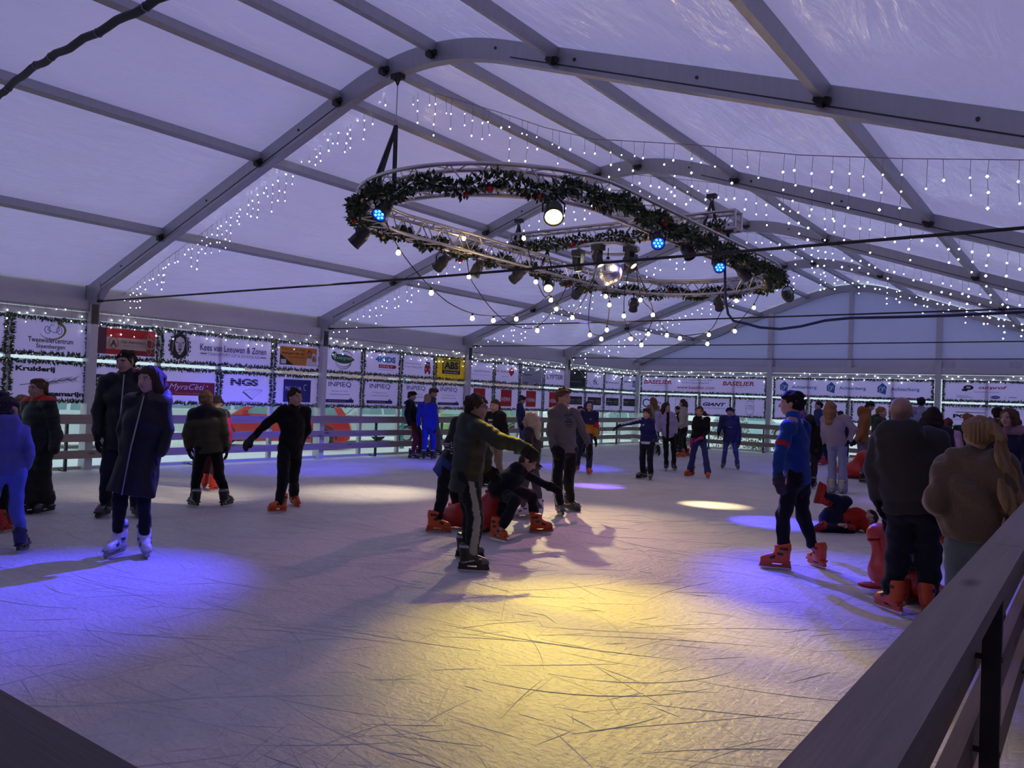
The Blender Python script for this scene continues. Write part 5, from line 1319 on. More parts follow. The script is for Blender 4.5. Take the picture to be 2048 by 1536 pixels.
    # ---- trousers
    if pants and not skip_legs:
        col = np.array(pants.get('col', (0.015, 0.015, 0.02))); th = pants.get('th', 0.012)
        pts = np.array([hip, waist] + [J[k] for k in J if k[0] in 'hka']); f = Field(pts.min(0) - 0.16*max(1, g), pts.max(0) + 0.16*max(1, g), res)
        f.cone(hip + (waist-hip)*0.5, hip - (waist-hip)*0.1, 0.052*g*H + th, 0.056*g*H + th, 0.04, H_ax, 1.33)
        fl2 = pants.get('flare', 0.0)
        if pants.get('skirt'):
            mid = (J['al'] + J['ar'])/2; f.cone(hip, mid, 0.085*H*g + th, 0.115*H + th, 0.05, H_ax, 1.3)
        for sd in 'lr':
            h_, k_, a_ = J['h'+sd], J['k'+sd], J['a'+sd]; a2 = a_ + (k_ - a_)*pants.get('cut', 0.16)
            f.cone(h_, k_, 0.047*H*(0.55 + 0.45*g) + th, (0.036*H + th)*legw, 0.03).cone(k_, a2, (0.036*H + th)*legw, (0.028*H + fl2*H + th)*legw, 0.02)
            bf = unit(np.cross(S_ax, UP)); bf = bf if bf @ Fw < 0 else -bf
            f.ell(h_ + bf*0.018*H - UP*0.012*H, np.eye(3), np.array([0.040, 0.040, 0.052])*H*(0.5 + 0.5*g) + th*0.4, 0.04)
        f.wrinkle(pants.get('wr', 0.004), 34, seed + 100)
        for sd in 'lr':
            pass
        v, q = f.mesh(); c = np.tile(col, (len(v), 1)).astype(float)
        leg = {}
        for sd in 'lr':
            t1, d1 = seg_param(v, J['h'+sd], J['k'+sd]); t2, d2 = seg_param(v, J['k'+sd], J['a'+sd]); leg[sd] = (np.where(d1 < d2, t1*0.5, 0.5 + t2*0.5), np.minimum(d1, d2))
        axis_pt = {sd: np.where((leg[sd][0] < 0.5)[:, None], J['h'+sd] + (J['k'+sd]-J['h'+sd])*(leg[sd][0]*2)[:, None], J['k'+sd] + (J['a'+sd]-J['k'+sd])*(leg[sd][0]*2-1)[:, None]) for sd in 'lr'}
        for fn, cc in pants.get('paint', []): m_ = fn(v, leg, axis_pt, J, {'l': sl_, 'r': -sl_, 'F': Fw, 'tc': tc, 'rt': rt}); c[m_] = cc
        part(pants.get('name', 'trousers'), v, q, {'cloth': M_CLOTH, 'nylon': M_NYLON}[pants.get('mat', 'cloth')], c)
    # ---- hair, hat or hood
    if hair.get('kind') != 'bald':
        v, q, c = hair_mesh(hc, hF, hS, hU, Hh, dict(hair, h=0.0085 if D0 < 9.5 else (0.010 if D0 < 14 else 0.013)), seed)
        part({'beanie': 'beanie', 'cap': 'cap', 'hood': 'hood'}.get(hair['kind'], 'hair'), v, q, M_CLOTH if hair['kind'] in ('beanie', 'cap', 'hood') else M_HAIR, c)
        if hair.get('under'):
            v, q, c = hair_mesh(hc, hF, hS, hU, Hh*0.985, dict(hair['under'], h=0.010), seed + 7); part('hair', v, q, M_HAIR, c)
    if glasses:
        mb = MB(); P = lambda x, y, z: hc + (hS*x + hF*y + hU*z)*Hh - off
        for q_ in (-1, 1):
            mb.tube([P(q_*0.15 + 0.10*math.cos(a), 0.42, -0.01 + 0.075*math.sin(a)) for a in np.linspace(0, 6.28, 12, endpoint=False)], 0.0025, 4, closed=True)
            mb.tube([P(q_*0.25, 0.41, 0.02), P(q_*0.37, 0.0, 0.03)], 0.0022, 4)
        mb.tube([P(-0.05, 0.43, 0), P(0.05, 0.43, 0)], 0.0022, 4)
        put('glasses', mb.mesh('glasses', M_BLACK), root)
    # ---- skates
    if skate and not skip_legs:
        sc = 0.55 + 0.27*H; tl = toe or (None, None)
        for sd, foot, ta, lf in (('l', A, tl[0], lift[0]), ('r', B, tl[1], lift[1])):
            yd = ang(ta if ta is not None else face + (9 if (sd == 'r') == right_is_l else -9)) if not hasattr(ta, '__len__') else np.array(ta, float)
            shin = unit(J['k'+sd] - J['a'+sd]); up = unit(UP*0.75 + shin*0.25) if not hasattr(ta, '__len__') else shin
            if hasattr(ta, '__len__'): add_skate(root, skate, J['a'+sd] - shin*0.125*sc, yd, shin, sc, off)
            else: add_skate(root, skate, foot + yd*0.0, yd, up, sc, off)
    return root
BK = (0.010, 0.010, 0.012); DK = (0.016, 0.016, 0.020); NV = (0.012, 0.014, 0.05); JEAN = (0.04, 0.055, 0.14); BRN = (0.05, 0.028, 0.016); BLD = (0.32, 0.21, 0.10); DBR = (0.02, 0.012, 0.009); GIN = (0.22, 0.09, 0.035)
leg_stripe = lambda sd, w=0.03, vec=None: (lambda v, leg, ap, J, S: (leg[sd][1] < 0.2) & (leg[sd][1] <= leg['r' if sd == 'l' else 'l'][1]) & (((v - ap[sd]) @ (S[sd] if vec is None else vec(S))) > 0) &
                              (np.linalg.norm((v - ap[sd]) - np.outer((v - ap[sd]) @ (S[sd] if vec is None else vec(S)), (S[sd] if vec is None else vec(S))), axis=1) < w))
above = lambda z: (lambda v, l, a, t, J: (l['z'] > z))
band = lambda z0, z1: (lambda v, l, a, t, J: (l['z'] > z0) & (l['z'] < z1) & t)
armband = lambda sd, t0, t1: (lambda v, l, a, t, J: (a[sd][1] < 0.095) & (a[sd][0] > t0) & (a[sd][0] < t1) & ~((t) & (a[sd][0] < 0.12)))
armtop = lambda sd, w: (lambda v, l, a, t, J: (a[sd][1] < 0.11) & (np.abs(l['y'] - 0.0) < w) & (~t))

# ---- left of the picture
person('dark-clothed child in red skates mostly hidden behind the blue hoodie at the left edge', (2, 781), (3, 1066), (24, 1061), 150,
       dict(col=BK, mat='nylon', hem=0.46), dict(col=BK), dict(kind='beanie', col=(0.015, 0.015, 0.03)), 'red')
person('boy in blue hoodie and blue jeans seen from behind at the left edge', (17, 794), (-42, 1098), (44, 1104), 172,
       dict(col=(0.10, 0.11, 0.30), hem=0.50, hood=1.0, th=0.020, name='hoodie', wr=0.006), dict(col=(0.09, 0.12, 0.42), th=0.006), dict(kind='short', col=(0.03, 0.02, 0.03)), 'navy', hd=150,
       ov={'sr': (45, 862), 'er': (58, 908), 'wr': (50, 935), 'sl': (-6, 862), 'el': (-18, 905), 'wl': (-14, 940), 'kr': (32, 1020), 'hip': (17, 945)}, hands='pocket')
person('small blond boy in dark green jacket and orange skates between two taller boys', (49, 789), (53, 1004), (64, 996), 110,
       dict(col=(0.012, 0.035, 0.014), mat='nylon', hem=0.46, hood=0.8), dict(col=(0.012, 0.014, 0.014)), dict(kind='buzz', col=(0.20, 0.12, 0.06), thick=0.015), 'orange', hd=100)
person('boy in long black padded jacket with red collar turned to the left', (76, 758), (62, 1028), (92, 1026), -55,
       dict(col=(0.012, 0.016, 0.014), mat='nylon', hem=0.44, puff=0.006, hood=1.1, th=0.035, paint=[(lambda v, l, a, t, J: (l['z'] > 1.02) & (l['y'] > -0.02), (0.55, 0.02, 0.01))]),
       dict(col=(0.010, 0.014, 0.012), th=0.035, mat='nylon', flare=0.012), dict(kind='short', col=(0.10, 0.055, 0.03), fringe=0.26), 'black', hands='pocket', build=1.12,
       ov={'er': (112, 872), 'wr': (108, 900), 'el': (58, 870), 'wl': (60, 900)})
person('tall man in black winter coat with short dark hair glancing left', (250, 701), (208, 1034), (274, 1034), -12,
       dict(col=(0.010, 0.010, 0.013), mat='nylon', hem=0.40, th=0.030, hood=0.7, zip=True, paint=[(lambda v, l, a, t, J: (l['z'] > 1.03) & (l['y'] < 0.0), (0.25, 0.01, 0.015))]),
       dict(col=(0.014, 0.016, 0.03), th=0.012), dict(kind='short', col=DBR, fringe=0.24), 'black', hd=-38, pitch=8, build=1.05,
       ov={'sl': (212, 765), 'el': (197, 822), 'wl': (196, 868), 'dl': (193, 900)}, toe=(-25, 20))
person('woman in long black coat with brown hair and white skates', (301, 733), (232, 1112), (289, 1112), -28,
       dict(col=(0.009, 0.009, 0.012), mat='nylon', hem=0.33, th=0.026, hood=1.0, flare=0.016, zip=True, paint=[(lambda v, l, a, t, J: (l['z'] > 0.97) & (np.abs(l['x']) > 0.035), (0.05, 0.045, 0.04))]),
       dict(col=BK, th=0.0, cut=0.3), dict(kind='long', col=(0.05, 0.026, 0.018), len=0.07, fringe=0.30), 'white', hd=-48, hands='pocket', build=1.02,
       ov={'sl': (264, 802), 'sr': (324, 802), 'er': (333, 860), 'wr': (322, 905), 'el': (250, 862), 'wl': (250, 905)}, toe=(-30, 8))
person('boy in olive jacket with black yoke skating away with legs apart', (411, 782), (388, 1014), (452, 1013), 180,
       dict(col=(0.050, 0.045, 0.022), mat='nylon', hem=0.47, puff=0.004, th=0.028, hood=0.8, paint=[(above(0.80), BK)]), dict(col=BK, th=0.012), dict(kind='short', col=(0.22, 0.13, 0.06)), 'black', hd=200,
       ov={'sl': (388, 828), 'sr': (440, 828), 'el': (374, 868), 'wl': (377, 893), 'er': (449, 868), 'wr': (452, 893), 'kl': (394, 950), 'kr': (438, 950)}, toe=(205, 150), build=1.1)
person('child in bright pink jacket and plum beanie behind the olive jacket', (434, 792), (409, 978), (426, 982), 165,
       dict(col=(0.45, 0.01, 0.16), mat='nylon', hem=0.47, th=0.03, paint=[(above(0.9), (0.05, 0.03, 0.05))]), dict(col=(0.06, 0.012, 0.018), th=0.018), dict(kind='beanie', col=(0.035, 0.018, 0.045), thick=0.06), 'red',
       ov={'er': (456, 862), 'wr': (458, 882), 'sr': (450, 828)})
person('boy all in black stretching one arm out to the left, orange skates', (591, 776), (557, 1026), (588, 1011), 22,
       dict(col=(0.008, 0.008, 0.010), hem=0.42, th=0.018, name='sweater', paint=[(lambda v, l, a, t, J: (a['r'][0] > 0.12) & (a['r'][0] < 0.5) & (a['r'][1] < 0.1) & (np.abs(l['y']) < 0.012) & (l['x'] > 0.1), (0.35, 0.33, 0.35))]),
       dict(col=(0.008, 0.008, 0.010), th=0.012, cut=0.05), dict(kind='short', col=(0.03, 0.016, 0.012), thick=0.05, fringe=0.27), 'orange', hd=38, glove=(0.03, 0.03, 0.035),
       ov={'sl': (564, 822), 'sr': (612, 822), 'el': (530, 851), 'wl': (506, 874), 'dl': (484, 897), 'er': (613, 862), 'wr': (598, 897), 'dr': (584, 925), 'kl': (566, 962), 'kr': (587, 960)}, toe=(-48, 20), hands='mitten')
# ---- middle distance, along the left rail
person('boy in black top and maroon trousers leaning on the rail', (826, 783), (825, 918), (840, 914), 78,
       dict(col=BK, hem=0.47, th=0.026), dict(col=(0.085, 0.012, 0.018), th=0.008, paint=[(leg_stripe('l', 0.012, lambda S: S['tc']), (0.4, 0.38, 0.4))]), dict(kind='mop', col=(0.015, 0.009, 0.008)), 'black', hands='pocket', pitch=10)
person('boy in plain royal blue tracksuit seen from behind', (856, 788), (847, 919), (866, 919), 165,
       dict(col=(0.018, 0.03, 0.40), hem=0.49, th=0.018), dict(col=(0.018, 0.03, 0.40), th=0.014), dict(kind='short', col=(0.30, 0.20, 0.12)), 'black', ov={'er': (871, 845), 'wr': (869, 860)})
person('boy in grey top bending over beside the blue tracksuit', (870, 777), (858, 914), (875, 911), 70,
       dict(col=(0.05, 0.05, 0.09), hem=0.48, th=0.018), dict(col=(0.13, 0.13, 0.20), th=0.01), dict(kind='mop', col=(0.06, 0.035, 0.022)), 'black', pitch=18, hd=75)
person('boy in dark jacket with blue hem pushing the red seal, bent forward', (960, 818), (872, 1066), (914, 1046), 88,
       dict(col=BK, hem=0.45, th=0.028, hood=0.9, mat='nylon', paint=[(lambda v, l, a, t, J: l['z'] < 0.20, (0.02, 0.04, 0.16)), (lambda v, l, a, t, J: (a['l'][0] > .45) & (a['l'][0] < .72) & (a['l'][1] < .1) & (np.sin(v[:, 2]*260 + v[:, 1]*140) > 0.75), (0.5, 0.5, 0.5))]),
       dict(col=BK, th=0.010), dict(kind='short', col=DBR), 'orange', H=1.52, pitch=25,
       ov={'hip': (893, 935), 'sl': (915, 845), 'sr': (935, 850), 'el': (898, 890), 'wl': (925, 915), 'er': (955, 900), 'wr': (965, 935), 'kl': (884, 998), 'kr': (913, 990)}, toe=(95, 90))
person('boy in dark padded jacket and striped trousers reaching out in the centre', (955, 789), (934, 1118), (941, 1144), 100,
       dict(col=(0.022, 0.026, 0.016), mat='nylon', hem=0.42, th=0.032, puff=0.007, hood=1.0), 
       dict(col=BK, th=0.020, paint=[(leg_stripe('r', 0.036, lambda S: unit(S['tc']*0.95 + S['rt']*0.25)), (0.26, 0.26, 0.25)), (leg_stripe('r', 0.009, lambda S: unit(S['tc']*0.95 + S['rt']*0.25)), (0.05, 0.05, 0.05))]),
       dict(kind='short', col=(0.040, 0.022, 0.014), thick=0.05, fringe=0.18), 'black', hd=82, glasses=True, build=1.12,
       ov={'sr': (957, 856, 0.02), 'er': (1000, 882), 'wr': (1042, 892), 'dr': (1078, 914), 'sl': (950, 852), 'el': (968, 905), 'wl': (972, 935), 'dl': (984, 950), 'hip': (933, 950), 'kr': (951, 1035), 'kl': (942, 1035)}, toe=(85, 85))
person('crouching boy in dark tracksuit and orange skates beside the red seal', (1066, 898), (993, 1081), (1078, 1066), 82,
       dict(col=(0.010, 0.011, 0.016), hem=0.50, th=0.018), dict(col=(0.010, 0.010, 0.014), th=0.012, paint=[(leg_stripe('r', 0.008, lambda S: S['tc']), (0.2, 0.2, 0.2))]),
       dict(kind='cap', col=BK, under=dict(kind='short', col=(0.06, 0.035, 0.02))), 'orange', H=1.45, pitch=32, headc=(1057, 922),
       ov={'hip': (997, 975), 'sl': (1034, 935, -0.08), 'sr': (1030, 938, 0.1), 'er': (1066, 957), 'wr': (1092, 970), 'dr': (1110, 978), 'el': (1015, 975, -0.1), 'wl': (1008, 1003, -0.05), 'dl': (1004, 1016), 'hl': (994, 975), 'hr': (996, 980),
           'kl': (1063, 990, -0.12), 'kr': (1029, 1003, 0.12), 'al': (1070, 1042, -0.12), 'ar': (1003, 1058, 0.1)}, feet3=(on_z(1078, 1066), on_z(993, 1081)), toe=(95, 40))
person('boy in black hoodie with white print and beige trousers', (990, 800), (974, 975), (1002, 968), -42,
       dict(col=(0.010, 0.010, 0.011), hem=0.46, th=0.022, hood=0.9, name='hoodie', patch=[(-0.012, 0.78, 0.10, 0.03, 0.6), (-0.02, 0.62, 0.15, 0.055, 0.30)]), dict(col=(0.26, 0.21, 0.16), th=0.012), dict(kind='short', col=(0.05, 0.028, 0.016), fringe=0.28), 'black', hands='pocket', toe=(-75, -40),
       ov={'er': (1012, 862), 'wr': (1002, 885)})
person('long-haired blond girl in dark camouflage jacket and white skates', (1061, 824), (1046, 1038), (1079, 1040), -105,
       dict(col=(0.045, 0.035, 0.035), mat='nylon', hem=0.46, th=0.026, paint=[(lambda v, l, a, t, J: np.sin(v[:, 0]*31 + 2*np.sin(v[:, 2]*23)) + np.sin(v[:, 1]*37 + v[:, 2]*29) > 0.6, (0.015, 0.012, 0.014))]),
       dict(col=(0.10, 0.09, 0.11), th=0.006), dict(kind='long', col=(0.55, 0.41, 0.24), len=0.16, fringe=0.22), 'white', hd=-95, toe=(-80, 0), hands='pocket', ov={'kr': (1075, 990)})
person('boy in navy sweater and cap looking down by the rail', (1048, 792), (1036, 909), (1050, 906), 85,
       dict(col=(0.03, 0.032, 0.10), hem=0.48, th=0.020, name='sweater'), dict(col=(0.03, 0.06, 0.30), th=0.008), dict(kind='cap', col=(0.04, 0.03, 0.05), under=dict(kind='short', col=DBR)), 'black', pitch=22)
person('boy in grey sweatshirt with dark chest print and white-striped trousers', (1128, 778), (1120, 1031), (1142, 1021), 30,
       dict(col=(0.14, 0.125, 0.125), hem=0.48, th=0.016, name='sweatshirt', wr=0.006, paint=[(lambda v, l, a, t, J: (l['y'] > 0.0) & (np.hypot(l['x'] - 0.008, (l['z'] - 0.66)*0.33) < 0.042) & (np.sin(v[:, 2]*180) > -0.4), (0.04, 0.04, 0.05)), (lambda v, l, a, t, J: (l['y'] > 0.0) & (np.abs(l['x'] - 0.008) < 0.042) & (np.abs(l['z'] - 0.84) < 0.035), (0.07, 0.065, 0.07))]),
       dict(col=(0.010, 0.010, 0.013), th=0.012, paint=[(leg_stripe('l', 0.022), (0.32, 0.30, 0.28))]), dict(kind='mop', col=(0.13, 0.06, 0.03), thick=0.05, fringe=0.26), 'black', hd=48,
       ov={'sl': (1106, 826), 'sr': (1150, 827), 'el': (1101, 868), 'wl': (1106, 893), 'er': (1165, 860), 'wr': (1179, 892), 'dr': (1179, 908), 'kl': (1113, 965), 'kr': (1137, 962)}, toe=(15, 48))
person('boy in hooded sweater with navy, yellow and red blocks', (1178, 802), (1152, 943), (1178, 950), 14,
       dict(col=(0.018, 0.018, 0.075), hem=0.47, th=0.024, name='hoodie', paint=[(lambda v, l, a, t, J: (l['z'] < 0.52 - 0.2*np.abs(l['x']) ) & (l['z'] > 0.13) & t, (0.42, 0.18, 0.02)), (lambda v, l, a, t, J: (a['r'][1] < .1) & (a['r'][0] > .28) & (a['r'][0] < .55) & ~t, (0.45, 0.01, 0.02)), (lambda v, l, a, t, J: (a['r'][1] < .1) & (a['r'][0] >= .55) & ~t, (0.42, 0.18, 0.02))], patch=[(0.03, 0.74, 0.035, 0.02, 0.3)]),
       dict(col=(0.025, 0.025, 0.06), th=0.014), dict(kind='hood', col=(0.018, 0.018, 0.075)), 'orange', ov={'er': (1192, 856), 'wr': (1190, 876), 'dr': (1195, 895), 'el': (1152, 852), 'wl': (1150, 872)}, toe=(-30, 15))
person('dark-haired child far behind the navy and yellow hoodie', (1161, 812), (1155, 915), (1166, 914), 20, dict(col=(0.09, 0.02, 0.10), hem=0.47), dict(col=DK), dict(kind='short', col=DBR), 'black')
person('boy in navy track top with white sleeve stripes, one arm stretched left', (1294, 817), (1285, 957), (1301, 960), -18,
       dict(col=(0.012, 0.014, 0.10), hem=0.50, th=0.014, name='track_top', paint=[(lambda v, l, a, t, J: (a['r'][1] < .1) & (np.sin(np.clip(((v - J['sr']) @ np.array([0, 0, 0]) ), 0, 1)) == 0) & (a['r'][0] > 0.0) & (np.abs(np.abs(l['y']) - 0.0) < 0.017) & (~t | (a['r'][0] < .1)) & (l['x'] > 0.06), (0.55, 0.5, 0.75)),
             (lambda v, l, a, t, J: (a['l'][1] < .1) & ~t & (v[:, 2] > np.interp(a['l'][0], [0, .5, 1], [J['sl'][2], J['el'][2], J['wl'][2]]) + 0.012), (0.45, 0.40, 0.60)), (lambda v, l, a, t, J: (l['z'] < 0.06), (0.5, 0.48, 0.6))], patch=[(-0.035, 0.80, 0.035, 0.025, 0.6)]),
       dict(col=(0.010, 0.010, 0.022), th=0.012), dict(kind='mop', col=(0.045, 0.018, 0.016), fringe=0.16, thick=0.045), 'black', hd=-28,
       ov={'sl': (1282, 840), 'sr': (1304, 843), 'el': (1260, 846), 'wl': (1240, 851), 'dl': (1226, 858), 'er': (1310, 870), 'wr': (1316, 893), 'dr': (1322, 912)}, toe=(-55, -5))
person('ginger-haired girl in beige turned away near the far corner', (1306, 795), (1302, 910), (1312, 909), -130,
       dict(col=(0.30, 0.24, 0.16), hem=0.40, th=0.03, mat='fluff'), dict(col=(0.30, 0.25, 0.18), th=0.010), dict(kind='long', col=(0.20, 0.10, 0.04), len=0.18), 'beige')
person('girl in open lilac jacket over black top and black trousers', (1333, 805), (1332, 942), (1348, 941), 6,
       dict(col=(0.34, 0.29, 0.48), hem=0.49, th=0.024, paint=[(lambda v, l, a, t, J: (np.abs(l['x']) < 0.022) & (l['y'] > 0), (0.008, 0.008, 0.01))]), dict(col=BK, th=0.002), dict(kind='long', col=(0.045, 0.02, 0.022), len=0.12, fringe=0.28), 'figure', hd=48,
       ov={'el': (1316, 850), 'wl': (1315, 866), 'er': (1352, 850), 'wr': (1351, 868)})
person('woman with very long brown hair in cream sweater facing left', (1366, 799), (1362, 916), (1372, 913), -80,
       dict(col=(0.42, 0.38, 0.26), hem=0.49, th=0.024, name='sweater'), dict(col=(0.016, 0.018, 0.016), th=0.010), dict(kind='long', col=(0.055, 0.025, 0.014), len=0.36), 'orange', ov={'wr': (1356, 852), 'er': (1364, 848)})
person('dark-haired boy bending forward behind the cream sweater', (1352, 813), (1353, 905), (1360, 905), -75, dict(col=(0.02, 0.02, 0.03), hem=0.46), dict(col=BK), dict(kind='short', col=(0.012, 0.01, 0.01)), 'black', pitch=30)
person('girl in black top, flared jeans, pink gloves and orange skates', (1399, 812), (1380, 952), (1415, 957), 2,
       dict(col=(0.008, 0.008, 0.010), hem=0.50, th=0.010, name='top'), dict(col=(0.035, 0.04, 0.16), th=0.006, flare=0.016, cut=0.08), dict(kind='pony', col=(0.10, 0.04, 0.035), len=0.04, fringe=0.30, side=-0.5), 'orange', hd=-4, glove=(0.42, 0.02, 0.18),
       ov={'sl': (1391, 838), 'sr': (1415, 839), 'el': (1388, 862), 'wl': (1383, 880), 'er': (1416, 862), 'wr': (1403, 876, 0.1), 'dr': (1391, 880)}, toe=(-45, 10))
person('boy in baggy navy anorak and navy beanie with jeans', (1460, 815), (1446, 937), (1475, 939), 0,
       dict(col=(0.012, 0.013, 0.07), hem=0.44, th=0.036, mat='nylon', patch=[(0.0, 0.52, 0.10, 0.018, 0.25)]), dict(col=(0.05, 0.06, 0.20), th=0.006, cut=0.25), dict(kind='beanie', col=(0.012, 0.013, 0.05), thick=0.06), 'navy',
       ov={'el': (1441, 852), 'wl': (1438, 862), 'dl': (1436, 870), 'er': (1477, 862), 'wr': (1478, 882)})
# ---- right of the picture
person('boy in blue training top with red sleeve stripe and orange skates', (1583, 782), (1556, 1139), (1637, 1135), -112,
       dict(col=(0.010, 0.045, 0.20), hem=0.475, th=0.016, name='training_top', wr=0.005, paint=[(lambda v, l, a, t, J: (l['z'] > 1.0), (0.02, 0.07, 0.42)), (lambda v, l, a, t, J: (np.abs(a['l'][0] - 0.33 + 0.0*l['z']) < 0.035) & (a['l'][1] < 0.10) & (a['l'][0] > 0.2), (0.40, 0.02, 0.02))]),
       dict(col=(0.009, 0.009, 0.012), th=0.006, wr=0.006), dict(kind='short', col=(0.012, 0.008, 0.010), thick=0.05, fringe=0.22), 'orange', hd=-96, glove=(0.03, 0.03, 0.04), build=0.98, hands='glove',
       ov={'sl': (1576, 858, 0.05), 'el': (1559, 908, 0.05), 'wl': (1556, 950, 0.05), 'dl': (1562, 982), 'sr': (1607, 855, -0.06), 'er': (1606, 902, -0.20), 'wr': (1592, 945, -0.30), 'kl': (1567, 1030), 'kr': (1606, 1035), 'al': (1567, 1100), 'ar': (1628, 1098)}, toe=(-88, -150))
person('girl with long dark hair and dark clothes behind the blue training top', (1620, 829), (1613, 977), (1627, 976), 175, dict(col=BK, hem=0.46), dict(col=(0.04, 0.04, 0.045)), dict(kind='long', col=(0.012, 0.010, 0.010), len=0.18), 'black')
person('woman with light brown hair half hidden behind the dark-haired boy', (1601, 811), (1597, 950), (1607, 949), 150, dict(col=(0.10, 0.05, 0.07), hem=0.46), dict(col=DK), dict(kind='long', col=(0.16, 0.09, 0.06), len=0.14), 'black')
person('man in blue jacket and red skates facing left beside the lilac sweater', (1637, 803), (1641, 931), (1654, 929), -72, dict(col=(0.025, 0.04, 0.10), hem=0.46, th=0.03), dict(col=(0.02, 0.025, 0.06)), dict(kind='short', col=DBR), 'red')
person('woman in lilac sweater and pale flared jeans seen from behind', (1661, 803), (1663, 985), (1685, 987), 172,
       dict(col=(0.30, 0.245, 0.34), hem=0.50, th=0.026, name='sweater'), dict(col=(0.24, 0.25, 0.42), th=0.008, flare=0.022, cut=-0.12), dict(kind='long', col=(0.24, 0.12, 0.07), len=0.20), 'beige', build=1.08,
       ov={'sl': (1650, 838), 'sr': (1693, 838), 'el': (1648, 866), 'wl': (1650, 886), 'er': (1707, 858), 'wr': (1699, 880), 'dr': (1692, 892), 'hip': (1674, 888)})
person('small dark-haired child just right of the lilac sweater', (1681, 822), (1684, 930), (1692, 930), 180, dict(col=(0.02, 0.02, 0.03), hem=0.46), dict(col=DK), dict(kind='short', col=DBR), 'black')
person('man in orange hooded jacket bending forward over a red seal', (1745, 804), (1716, 946), (1735, 944), 98,
       dict(col=(0.26, 0.09, 0.012), mat='nylon', hem=0.47, th=0.034, hood=1.3), dict(col=(0.17, 0.14, 0.10), th=0.016), dict(kind='short', col=(0.03, 0.02, 0.015)), 'navy', pitch=25, H=1.72,
       ov={'hip': (1722, 878), 'sl': (1732, 838), 'sr': (1728, 838), 'er': (1722, 868), 'wr': (1712, 880), 'dr': (1706, 886)})
person('boy in dark green jacket with a lit face looking right', (1764, 814), (1729, 967), (1768, 974), 75,
       dict(col=(0.018, 0.026, 0.012), mat='nylon', hem=0.46, th=0.03, hood=1.2), dict(col=(0.014, 0.016, 0.045), th=0.012), dict(kind='short', col=(0.20, 0.10, 0.03), fringe=0.24), 'black', hd=62,
       ov={'kl': (1735, 925), 'kr': (1757, 925)}, toe=(70, 80))
person('broad bald man in dark grey hooded jacket standing with his back to the camera', (1803, 793), (1781, 1223), (1858, 1231), 180,
       dict(col=(0.038, 0.036, 0.038), hem=0.485, th=0.040, hood=1.25, mat='cloth', flare=-0.006, paint=[(lambda v, l, a, t, J: (l['z'] < 0.10) & t, (0.03, 0.029, 0.03))]), dict(col=(0.013, 0.014, 0.022), th=0.014, wr=0.007), dict(kind='bald'), 'orange', hd=178, build=1.36, skin=(0.36, 0.21, 0.17),
       ov={'sl': (1762, 880), 'sr': (1876, 880), 'el': (1748, 945), 'wl': (1754, 994), 'dl': (1760, 1030), 'er': (1893, 950), 'wr': (1880, 1000, -0.22), 'kl': (1796, 1115), 'kr': (1856, 1115), 'hip': (1828, 1005)}, toe=(-140, 160), legw=1.22, curl=0.5)
person('man with light blue lit shirt far behind the bald man', (1843, 795), (1836, 948), (1850, 948), 180, dict(col=(0.28, 0.28, 0.45), hem=0.46), dict(col=DK), dict(kind='short', col=(0.015, 0.012, 0.02)), 'black')
person('woman with long dark hair and red skates right behind the bald man', (1868, 815), (1884, 1090), (1899, 1086), 176, dict(col=(0.03, 0.025, 0.04), hem=0.46), dict(col=(0.02, 0.02, 0.04)), dict(kind='long', col=(0.022, 0.012, 0.014), len=0.30), 'red', tilt=-6)
person('red-haired child in pale pink top between the dark hair and the fleece coat', (1895, 837), (1898, 1010), (1912, 1008), 178, dict(col=(0.40, 0.26, 0.30), hem=0.46), dict(col=(0.05, 0.05, 0.09)), dict(kind='short', col=(0.10, 0.03, 0.02)), 'black')
person('curly ginger-haired person in dark green hooded coat', (1937, 828), (1926, 1000), (1945, 1000), 178, dict(col=(0.016, 0.022, 0.014), hem=0.42, hood=1.1, th=0.03), dict(col=BK), dict(kind='mop', col=(0.20, 0.09, 0.03)), 'black')
person('woman in beige teddy fleece coat with a very long blond ponytail', (1955, 832), (1908, 1300), (1966, 1306), 168,
       dict(col=(0.115, 0.078, 0.055), mat='fluff', hem=0.475, th=0.052, sleeve=1.25, wr=0.008, flare=-0.004), dict(col=(0.10, 0.13, 0.15), th=0.020, flare=0.03), dict(kind='pony', col=(0.26, 0.16, 0.085), len=0.56, side=0.40, ph=0.26, strands=13), 'red', hd=-158, build=1.16,
       ov={'sl': (1902, 935), 'sr': (2006, 935), 'el': (1876, 1000, 0.05), 'wl': (1922, 1022, -0.25), 'er': (2022, 1000), 'wr': (1995, 1030, -0.25), 'hip': (1950, 1085), 'hem': (1950, 1074)}, hands='pocket', legw=1.15)
person('woman with long chestnut hair and mauve scarf looking towards the camera at the right edge', (2018, 817), (2030, 1082), (2050, 1080), -30,
       dict(col=(0.016, 0.018, 0.05), hem=0.46, th=0.028, paint=[(above(0.92), (0.22, 0.12, 0.16))]), dict(col=(0.03, 0.05, 0.20)), dict(kind='long', col=(0.10, 0.05, 0.035), len=0.34, fringe=0.30), 'black')
person('dark-haired man far behind the chestnut-haired woman', (1995, 814), (1990, 1000), (2003, 1000), 180, dict(col=(0.06, 0.05, 0.06), hem=0.46), dict(col=DK), dict(kind='short', col=DBR), 'black')
